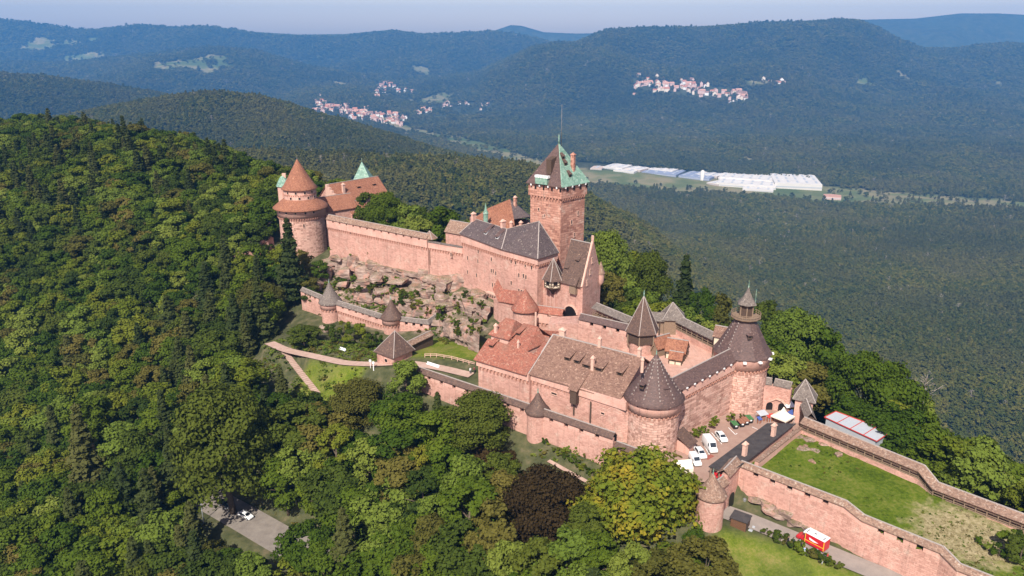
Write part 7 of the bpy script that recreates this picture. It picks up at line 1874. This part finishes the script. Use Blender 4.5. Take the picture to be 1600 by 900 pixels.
# tents at the entrance and by the vans
def pole_tent(name, label, u, v, size, h, top, z=PZ, sq=1.0, a=.7):
    q = W(u, v, z); r_ = empty(name, (q.x, q.y, z), label, "tent", rz=a); s = size / 2; m = MB()
    n = 8; co = [(-s, -s * sq), (s, -s * sq), (s, s * sq), (-s, s * sq)]; prof = [(1.0, h), (.55, h + top * .18), (.25, h + top * .5), (.03, h + top)]
    pts = [(x * f, y * f, zz) for f, zz in prof for x, y in co]; fs = [(i * 4 + k_, i * 4 + (k_ + 1) % 4, i * 4 + 4 + (k_ + 1) % 4, i * 4 + 4 + k_) for i in range(3) for k_ in range(4)] + [(12, 13, 14, 15)]
    m.add(pts, fs); m.add([(x, y, zz) for zz in (h - .35, h - .005) for x, y in co], [(k_, (k_ + 1) % 4, 4 + (k_ + 1) % 4, 4 + k_) for k_ in range(4)]); add_obj("canopy", m.mesh("canopy", M['fabric']), r_)
    for x, y in co: m = MB(); m.bar((x * .96, y * .96, 0), (x * .96, y * .96, h), .08); add_obj("pole", m.mesh("pole", M['steel']), r_)
    return r_
pole_tent("marquee", "cream peaked marquee at the far end of the flat dark roof", 1222, 661, 4.2, 2.0, 2.4)
q = W(1066, 734, PZ); ct_ = empty("ridge_tent", (q.x, q.y, PZ), "cream ridge tent beside the small white van", "tent", rz=pk + 1.57); m = MB()
m.add([(-1.9, -1.7, 1.2), (1.9, -1.7, 1.2), (1.9, 1.7, 1.2), (-1.9, 1.7, 1.2), (-1.9, 0, 2.5), (1.9, 0, 2.5), (-1.9, -1.7, 0), (1.9, -1.7, 0), (1.9, 1.7, 0), (-1.9, 1.7, 0)], [(0, 1, 5, 4), (2, 3, 4, 5), (6, 7, 1, 0), (8, 9, 3, 2), (7, 8, 2, 5, 1), (9, 6, 0, 4, 3)]); add_obj("canopy", m.mesh("canopy", M['fabric']), ct_)
for x in (-1.9, 1.9): m = MB(); m.bar((x * 1.02, 0, 0), (x * 1.02, 0, 2.55), .08); add_obj("pole", m.mesh("pole", M['timber_light']), ct_)
def panel_stall(label, u, v, z, sx_, sy_, h, mat, a):
    q = W(u, v, z); r_ = empty("market_stall", (q.x, q.y, z), label, "stall", rz=a); m = MB()
    m.add([(-sx_ / 2, -sy_ / 2, h), (sx_ / 2, -sy_ / 2, h), (sx_ / 2, sy_ / 2, h + .5), (-sx_ / 2, sy_ / 2, h + .5), (-sx_ / 2, -sy_ / 2, h - .06), (sx_ / 2, -sy_ / 2, h - .06), (sx_ / 2, sy_ / 2, h + .44), (-sx_ / 2, sy_ / 2, h + .44)], [(0, 1, 2, 3), (7, 6, 5, 4), (0, 4, 5, 1), (1, 5, 6, 2), (2, 6, 7, 3), (3, 7, 4, 0)]); add_obj("awning", m.mesh("awning", mat), r_)
    m = MB(); m.box((0, 0, 0), sx_ * .9, sy_ * .6, .9); add_obj("counter", m.mesh("counter", M['brownlid']), r_)
    for x in (-.46, .46):
        for y in (-.46, .46): m = MB(); m.bar((x * sx_, y * sy_, 0), (x * sx_, y * sy_, h), .07); add_obj("pole", m.mesh("pole", M['steel']), r_)
panel_stall("white square awning stall before the arches of the gate wall", 1231, 645, PZ, 2.6, 2.6, 2.2, M['carwhite'], .2)
panel_stall("pale grey stall at the end of the gate wall", 1190, 657, PZ, 2.6, 1.8, 1.9, M['steel'], .4)
panel_stall("reddish stall between grey stall and marquee", 1203, 658, PZ, 2.0, 1.0, 1.3, M['redcloth'], .4)
panel_stall("small blue covered stall near the refuse bins", 1186, 661, PZ, 1.1, 1.0, 1.1, M['bluecloth'], .4)
panel_stall("dull blue stall behind the peaked marquee", 1236, 655, PZ, 2.4, 1.4, 1.6, M['bluecloth'], .7)
# hut by the road
q = W(1156, 822, -7.6); ht_ = empty("wooden_hut", (q.x, q.y, -7.7), "small brown wooden hut with dark flat roof beside the road", "hut", rz=AXA)
m = MB(); m.box((0, 0, -.6), 3.3, 2.4, 2.9); add_obj("wall", m.mesh("wall", M['timber']), ht_); m = MB()
for i in range(12): m.box((-1.5 + i * .27, -1.22, -.5), .22, .05, 2.75)
add_obj("boarding", m.mesh("boarding", plain("brown_boards", (.15, .075, .04), .8, .2, .25, 5)), ht_)["kind"] = "stuff"
m = MB(); m.slab([(-1.9, -1.5, 2.35), (1.9, -1.5, 2.35), (1.9, 1.5, 2.6), (-1.9, 1.5, 2.6)], .14); add_obj("roof", m.mesh("roof", M['bitumen']), ht_)
m = MB(); m.box((2.3, .3, .0), .8, 1.4, .1); m.box((2.6, .9, .1), .5, .4, .5); add_obj("counter", m.mesh("counter", M['steel']), ht_)
b_ = W(1163, 786, -7.2); lb_ = empty("litter_bin", (b_.x, b_.y, -7.3), "dark litter bin at the corner under the terrace wall", "bin"); m = MB(); m.lathe((0, 0), [(.35, 0), (.42, 1.1), (.3, 1.3), (.02, 1.35)], 10); add_obj("body", m.mesh("body", M['iron']), lb_)
# shed with pale roof behind the back gallery
zq = -3.2; A = W(1294, 650, 1.2); B = W(1342, 642, 1.2); sh = empty("storage_shed", (84, 166, -6), "long shed with pale metal roof edged in red behind the roofed wall", "shed")
p0, p1, p2, p3 = W(1288, 652, 1.5), W(1306, 643, 1.5), W(1392, 675, 1.5), W(1370, 690, 1.5)
m = MB(); m.slab([tuple(p) for p in (p0, p3, p2, p1)], .15); m.build("roof", M['steel'], sh)
m = MB(); ps = [p0, p3, p2, p1]
for i in range(4): a, b = ps[i], ps[(i + 1) % 4]; m.bar((a.x, a.y, a.z + .06), (b.x, b.y, b.z + .06), .16, .2)
for i in range(1, 4): a = p0.lerp(p3, i / 4); b = p1.lerp(p2, i / 4); m.bar((a.x, a.y, a.z + .05), (b.x, b.y, b.z + .05), .14, .12)
m.build("red_edge", M['redcloth'], sh)
m = MB(); c_ = (p0 + p2) / 2; m.prism([tuple((p - c_) * .94 + c_)[:2] for p in ps], -10, 1.3); m.build("wall", M['steel'], sh)
# fence and bench by the small lawn
fp = [W(664, 560, 1.9), W(682, 562, 1.8), W(706, 567, 1.9), W(742, 576, 2.2)]; fn = empty("rail_fence", tuple(fp[0]), "pale wooden rail fence around the small lawn", "fence")
for q, a in along([tuple(p) for p in fp], 2.2, 0): g0 = gz(q.x, q.y); m = MB(); m.bar((q.x, q.y, g0 - .3), (q.x, q.y, g0 + 1.15), .16); m.build("post", M['trim'], fn)
for dz in (.6, 1.05):
    for a, b in zip(fp[:-1], fp[1:]): m = MB(); m.bar((a.x, a.y, gz(a.x, a.y) + dz), (b.x, b.y, gz(b.x, b.y) + dz), .13); m.build("rail", M['trim'], fn)
def bench(u, v, label, L=2.6, a=AXA):
    q = hit_terrain(u, v); r_ = empty("bench", tuple(q), label, "bench", rz=a)
    m = MB(); m.box((0, 0, .42), L, .5, .08); add_obj("seat", m.mesh("seat", M['carwhite']), r_); m = MB(); m.box((0, .3, .55), L, .06, .5); add_obj("backrest", m.mesh("backrest", M['carwhite']), r_)
    for x in (-.42, .42): m = MB(); m.box((x * L, 0, 0), .1, .45, .42); add_obj("leg", m.mesh("leg", M['steel']), r_)
bench(676, 574, "long white bench on the path before the rail fence", 4.5); bench(535, 549, "pale bench on the path below the garden shrubs")
def lamp_post(u, v, z, h, label):
    q = W(u, v, z); r_ = empty("lamp_post", tuple(q), label, "lamp"); m = MB(); m.tube([(0, 0, -.5), (0, 0, h * .5), (0, 0, h)], [.14, .11, .07], 8); add_obj("pole", m.mesh("pole", M['steel']), r_)
    m = MB(); m.box((.4, 0, h - .05), 1.0, .25, .14); add_obj("lamp_head", m.mesh("lamp_head", M['steel']), r_)
lamp_post(318, 815, -30.5, 8.5, "grey street lamp post on the lower road between trees")
for i, (u, v) in enumerate(((579, 575), (584, 580))):
    q = hit_terrain(u, v); r_ = empty("signpost", tuple(q), ["slim pale post with panel", "thicker pale post"][i] + " on the path left of the gatehouse", "signpost"); m = MB(); m.bar((0, 0, -.3), (0, 0, 2.6), .16 + .08 * i); add_obj("post", m.mesh("post", M['white']), r_); m = MB(); m.box((0, -.1, 1.9), .7, .06, .6); add_obj("panel", m.mesh("panel", M['white']), r_)

# ------------------------------------------------------------------ people
SKIN = plain("skin", (.45, .27, .19), .6, .3, .05)
def person(q, label, top, legs, rz=0.0, stride=.12, arm=.15, group=None):
    r_ = empty("person", tuple(q), label, "person", group, rz)
    J = {'pel': (0, 0, .95), 'spine': (0, .01, 1.2), 'chest': (0, .0, 1.40), 'neck': (0, 0, 1.53), 'head': (0, -.02, 1.64), 'crown': (0, 0, 1.75)}
    R = {'pel': .145, 'spine': .13, 'chest': .16, 'neck': .06, 'head': .10, 'crown': .075}; E = [('pel', 'spine'), ('spine', 'chest'), ('chest', 'neck'), ('neck', 'head'), ('head', 'crown')]
    for s, n in ((-1, 'l'), (1, 'r')):
        J[n + 'hip'] = (s * .10, 0, .88); J[n + 'knee'] = (s * .11, -s * stride * .5 - .03, .50); J[n + 'ank'] = (s * .11, -s * stride, .09); J[n + 'toe'] = (s * .12, -s * stride - .16, .04)
        R.update({n + 'hip': .10, n + 'knee': .065, n + 'ank': .045, n + 'toe': .04}); E += [('pel', n + 'hip'), (n + 'hip', n + 'knee'), (n + 'knee', n + 'ank'), (n + 'ank', n + 'toe')]
        J[n + 'sho'] = (s * .20, 0, 1.43); J[n + 'elb'] = (s * .26, s * arm * .4, 1.16); J[n + 'wri'] = (s * .25, s * arm - .12, .93); J[n + 'han'] = (s * .24, s * arm - .15, .82)
        R.update({n + 'sho': .07, n + 'elb': .048, n + 'wri': .033, n + 'han': .035}); E += [('chest', n + 'sho'), (n + 'sho', n + 'elb'), (n + 'elb', n + 'wri'), (n + 'wri', n + 'han')]
        for f_ in range(4): nm = f"{n}f{f_}"; J[nm] = (s * (.225 + .012 * f_), s * arm - .135 - .02 * f_, .735 + .012 * abs(f_ - 1.4)); R[nm] = .009; E.append((n + 'han', nm))
        J[n + 'th'] = (s * .20, s * arm - .19, .79); R[n + 'th'] = .010; E.append((n + 'han', n + 'th'))
    ks = list(J); me = bpy.data.meshes.new("body"); me.from_pydata([J[k_] for k_ in ks], [(ks.index(a), ks.index(b)) for a, b in E], [])
    o = add_obj("body", me, r_); md = o.modifiers.new("skin", 'SKIN')
    for i, k_ in enumerate(ks): me.skin_vertices[0].data[i].radius = (R[k_] * (1.25 if k_ in ('chest', 'pel', 'spine') else 1), R[k_])
    me.skin_vertices[0].data[ks.index('pel')].use_root = True
    k2 = NT("clothed_figure"); tc = k2.n("ShaderNodeTexCoord").outputs["Object"]; sp_ = k2.n("ShaderNodeSeparateXYZ"); k2.l(tc, sp_.inputs[0]); cr = k2.ramp(k2.math('MULTIPLY', sp_.outputs[2], .5), [(0, (.03, .03, .03)), (.05, legs), (.47, top), (.755, (.45, .27, .19))])
    cr.node.color_ramp.interpolation = 'CONSTANT'; k2.col(cr); k2.rough(.8, .2); me.materials.append(k2.m)
    hm = MB(); hm.lathe((0, .02), [(.095, 1.64), (.112, 1.70), (.095, 1.77), (.05, 1.81), (.005, 1.82)], 10); add_obj("hair", hm.mesh("hair", M['timber']), r_)
PEOPLE = [(735, 586, 'g', "person in white top walking beside the small lawn fence", (.7, .7, .7), (.05, .05, .07), .5), (741, 585, 'g', "person in dark red top beside the walker in white", (.22, .05, .05), (.06, .05, .05), 2.2),
 (1231, 846, -7.9, "person in black standing in front of the ambulance bonnet", (.02, .02, .025), (.02, .02, .03), 1.0), (1239, 848, -8.0, "person in dark green crouched close to the ambulance wheel", (.05, .07, .05), (.03, .03, .05), 2.0), (1252, 856, -8.2, "person in black beside the ambulance door", (.03, .03, .03), (.04, .04, .06), 3.0),
 (1256, 861, -8.2, "person in pale blue shirt beside the hedge and ambulance", (.35, .5, .7), (.6, .6, .6), .2), (1280, 872, -8.4, "person in white shirt behind the ambulance", (.75, .72, .72), (.5, .3, .3), 1.4), (1286, 871, -8.4, "person in grey blue top behind the ambulance", (.25, .32, .42), (.1, .1, .15), 2.6), (1292, 872, -8.4, "person in red top furthest behind the ambulance", (.55, .06, .05), (.6, .6, .6), .9), (1284, 877, -8.5, "person in yellow top at the ambulance rear corner", (.7, .6, .08), (.5, .5, .5), 1.9),
 (1281, 648, -4, "person in dark clothes on the path behind the entrance tower", (.04, .05, .06), (.04, .04, .06), .4), (1293, 648, -4, "person in black and green right of the walker behind the gate tower", (.03, .06, .04), (.03, .03, .03), 1.2)]
for i, (u, v, z, lab, tp, lg, rz) in enumerate(PEOPLE):
    if z == 'g': q = hit_terrain(u, v); d, zz = path_dist(np.array([q.x]), np.array([q.y]), GPATH); q.z = max(q.z, float(zz[0]) + .12 if d[0] < 2 else q.z)
    elif z == -4: q = hit_terrain(u, v)
    else:
        q = W(u, v + 4, z); d, zz = path_dist(np.array([q.x]), np.array([q.y]), ROAD); q.z = float(zz[0]) + .12 if d[0] < 2.6 else gz(q.x, q.y)
    person(q, lab, tp, lg, rz, .1 + .1 * (i % 3))

# ------------------------------------------------------------------ the factory and villages in the valley
def hall(label, uv0, uv1, depth, h, mat, roofmat=None, name="factory_hall", z=None):
    a = hit_terrain(*uv0); b = hit_terrain(*uv1); z = min(a.z, b.z)
    a = W(uv0[0], uv0[1], z); b = W(uv1[0], uv1[1], z); d = Vector((b.x - a.x, b.y - a.y)); ang = math.atan2(d.y, d.x); n = Vector((-math.sin(ang), math.cos(ang)))
    r_ = empty(name, (a.x, a.y, z), label, "factory" if name == "factory_hall" else "house")
    P = [(a.x, a.y), (b.x, b.y), (b.x + n.x * depth, b.y + n.y * depth), (a.x + n.x * depth, a.y + n.y * depth)]
    m = MB(); m.prism(P, z - 12, z + h - .5); m.build("wall", mat, r_); m = MB(); bays = max(1, int(d.length / 28)); 
    for i in range(bays):
        p = [(P[0][0] + d.x * t, P[0][1] + d.y * t) for t in (i / bays, (i + .5) / bays, (i + 1) / bays)]; q = [(x + n.x * depth, y + n.y * depth) for x, y in p]
        m.add([(*p[0], z + h), (*p[1], z + h + 1.6), (*p[2], z + h), (*q[0], z + h), (*q[1], z + h + 1.6), (*q[2], z + h), (*p[0], z + h - .6), (*p[2], z + h - .6)], [(0, 1, 4, 3), (1, 2, 5, 4), (6, 7, 2, 1, 0), (3, 4, 5)])
    m.build("roof", roofmat or mat, r_)
    m = MB(); m.bar((P[0][0] - n.x * .3, P[0][1] - n.y * .3, z + h * .45), (P[1][0] - n.x * .3, P[1][1] - n.y * .3, z + h * .45), .5, h * .18); m.build("window_band", M['steel'], r_)
    if name == 'factory_hall':
        m = MB()
        for i in range(bays):
            for f_ in (.18, .5, .82):
                x = P[0][0] + d.x * (i + .5) / bays + n.x * depth * f_; y = P[0][1] + d.y * (i + .5) / bays + n.y * depth * f_; m.box((x, y, z + h + 1.0), d.length / bays * .22, depth * .2, 1.1, ang)
        m.build('skylight', M['steel'], r_)['kind'] = 'stuff'
    return r_
M['factory'] = plain("white_cladding", (.60, .57, .52), .6, .3, .05, .02); M['factory_roof'] = plain("pale_factory_roof", (.62, .58, .53), .7, .3, .1, .03); M['bluegrey'] = plain("blue_grey_roof", (.24, .27, .36), .7, .3, .15, .03); M['tanroof'] = plain("tan_roof", (.50, .40, .33), .8, .2, .1, .03)
FH = [((1210, 295), (1284, 298), 190, 26, 'factory', 'factory_roof', "tallest white factory hall at the right end of the works"), ((1120, 291), (1212, 297), 130, 15, 'factory', 'factory_roof', "long white factory hall left of the tallest hall"), ((1122, 282), (1206, 288), 120, 16, 'factory', 'factory_roof', "white factory hall behind the long front hall"), ((1160, 298), (1208, 301), 40, 9, 'factory', 'factory_roof', "low white loading hall at the front edge of works"), ((1060, 278), (1108, 283), 120, 12, 'bluegrey', 'bluegrey', "blue grey roofed factory hall in the middle of works"), ((1002, 272), (1056, 277), 130, 11, 'bluegrey', 'bluegrey', "wide blue grey factory hall left of the works centre"),
 ((1012, 267), (1050, 271), 60, 11, 'factory', 'factory_roof', "narrow white hall behind the wide blue grey hall"), ((942, 264), (972, 267), 90, 12, 'factory', 'factory_roof', "white warehouse at the far left of the works"), ((958, 269), (990, 272), 70, 10, 'factory', 'factory_roof', "white warehouse in front of the far left warehouse"), ((976, 266), (1000, 269), 70, 10, 'tanroof', 'factory_roof', "tan sided warehouse between the white warehouses"), ((1085, 275), (1120, 279), 70, 10, 'tanroof', 'factory_roof', "tan factory hall beside the white chimney silo"), ((922, 265), (940, 266), 60, 7, 'tanroof', 'tanroof', "small tan building at the far left edge of works"), ((1104, 288), (1122, 291), 70, 9, 'tanroof', 'factory_roof', "small tan hall squeezed before the long white halls")]
for a, b, dp, h, wm_, rm, lab in FH: hall(lab, a, b, dp, h * .75, M[wm_], M[rm])
q = hit_terrain(1097, 282); si = empty("silo", tuple(q), "slim white silo rising from the factory roofs", "silo"); m = MB(); m.lathe((q.x, q.y), [(7, q.z - 5), (7, q.z + 32), (0.1, q.z + 36)], 12); m.build("shell", M['factory'], si)
def house_mesh(w, d, h, rh, wall, roof):
    m = MB(); m.prism([(-w / 2, -d / 2), (w / 2, -d / 2), (w / 2, d / 2), (-w / 2, d / 2)], -4, h); m.add([(-w / 2, -d / 2, h), (-w / 2, d / 2, h), (-w / 2, 0, h + rh), (w / 2, -d / 2, h), (w / 2, d / 2, h), (w / 2, 0, h + rh)], [(0, 2, 1), (3, 4, 5)])
    me = m.mesh("house", wall); me.materials.append(roof); n0 = len(me.polygons)
    bm = bmesh.new(); bm.from_mesh(me); e = .8
    vs = [bm.verts.new(p) for p in ((-w / 2 - e, -d / 2 - e, h - .5), (w / 2 + e, -d / 2 - e, h - .5), (w / 2 + e, 0, h + rh + .2), (-w / 2 - e, 0, h + rh + .2), (w / 2 + e, d / 2 + e, h - .5), (-w / 2 - e, d / 2 + e, h - .5))]
    for f in ((0, 1, 2, 3), (3, 2, 4, 5)): nf = bm.faces.new([vs[i] for i in f]); nf.material_index = 1
    bm.to_mesh(me); bm.free(); return me
RF = [plain("village_roof_red", (.40, .17, .11), .9, .1, .1, .05), plain("village_roof_brown", (.26, .15, .11), .9, .1, .1, .05), plain("village_roof_pink", (.48, .26, .19), .9, .1, .1, .05)]
WL_ = [plain("village_wall_white", (.78, .75, .70), .9, .1, .05, .05), plain("village_wall_cream", (.70, .60, .48), .9, .1, .05, .05), plain("village_wall_rose", (.60, .42, .36), .9, .1, .05, .05)]
HM = [house_mesh(14 + 3 * (i % 3), 10 + 2 * (i % 2), 7 + (i % 3), 5, WL_[i % 3], RF[(i * 2 + i // 3) % 3]) for i in range(6)]
VIL = [("in the long village at the valley mouth", ((492, 166), (520, 170), (560, 178), (600, 186), (640, 190)), 8, 140), ("in the upper hamlet on the valley side", ((588, 145), (600, 138), (612, 134), (625, 143), (645, 140)), 5, 28), ("along the road right of the long village", ((650, 178), (690, 168), (720, 164), (770, 169)), 4, 30), ("in the hillside village across the plain", ((992, 140), (1020, 132), (1060, 137), (1100, 142), (1140, 150), (1165, 152)), 10, 96), ("in the small cluster right of the hillside village", ((1185, 130), (1225, 131)), 3, 6)]
r2 = random.Random(3); hn = 0
for where, pl_, sp_, n in VIL:
    grp = "houses " + where
    for j in range(n):
        f = r2.random() * (len(pl_) - 1); i = int(f); t = f - i
        u = pl_[i][0] + (pl_[i + 1][0] - pl_[i][0]) * t; v = pl_[i][1] + (pl_[i + 1][1] - pl_[i][1]) * t + r2.gauss(0, sp_ * .55)
        q = hit_terrain(u, v); k_ = r2.randrange(6); o = add_obj("village_house", HM[k_]); o.location = q + Vector((0, 0, 2)); o.rotation_euler = (0, 0, r2.choice((0, 1.57)) + r2.uniform(-.4, .4)); s = r2.uniform(.95, 1.5) * (1.3 if v < 160 else 1.1); o.scale = (s, s, s)
        tag(o, f"{['white', 'cream', 'rose'][k_ % 3]} house with {['red', 'brown', 'pinkish'][(k_ * 2 + k_ // 3) % 3]} roof {where}", "house", grp); hn += 1
hall("small orange roofed farm beside the fields right of the works", (1286, 311), (1314, 313), 40, 9, WL_[2], RF[2], "farmhouse")
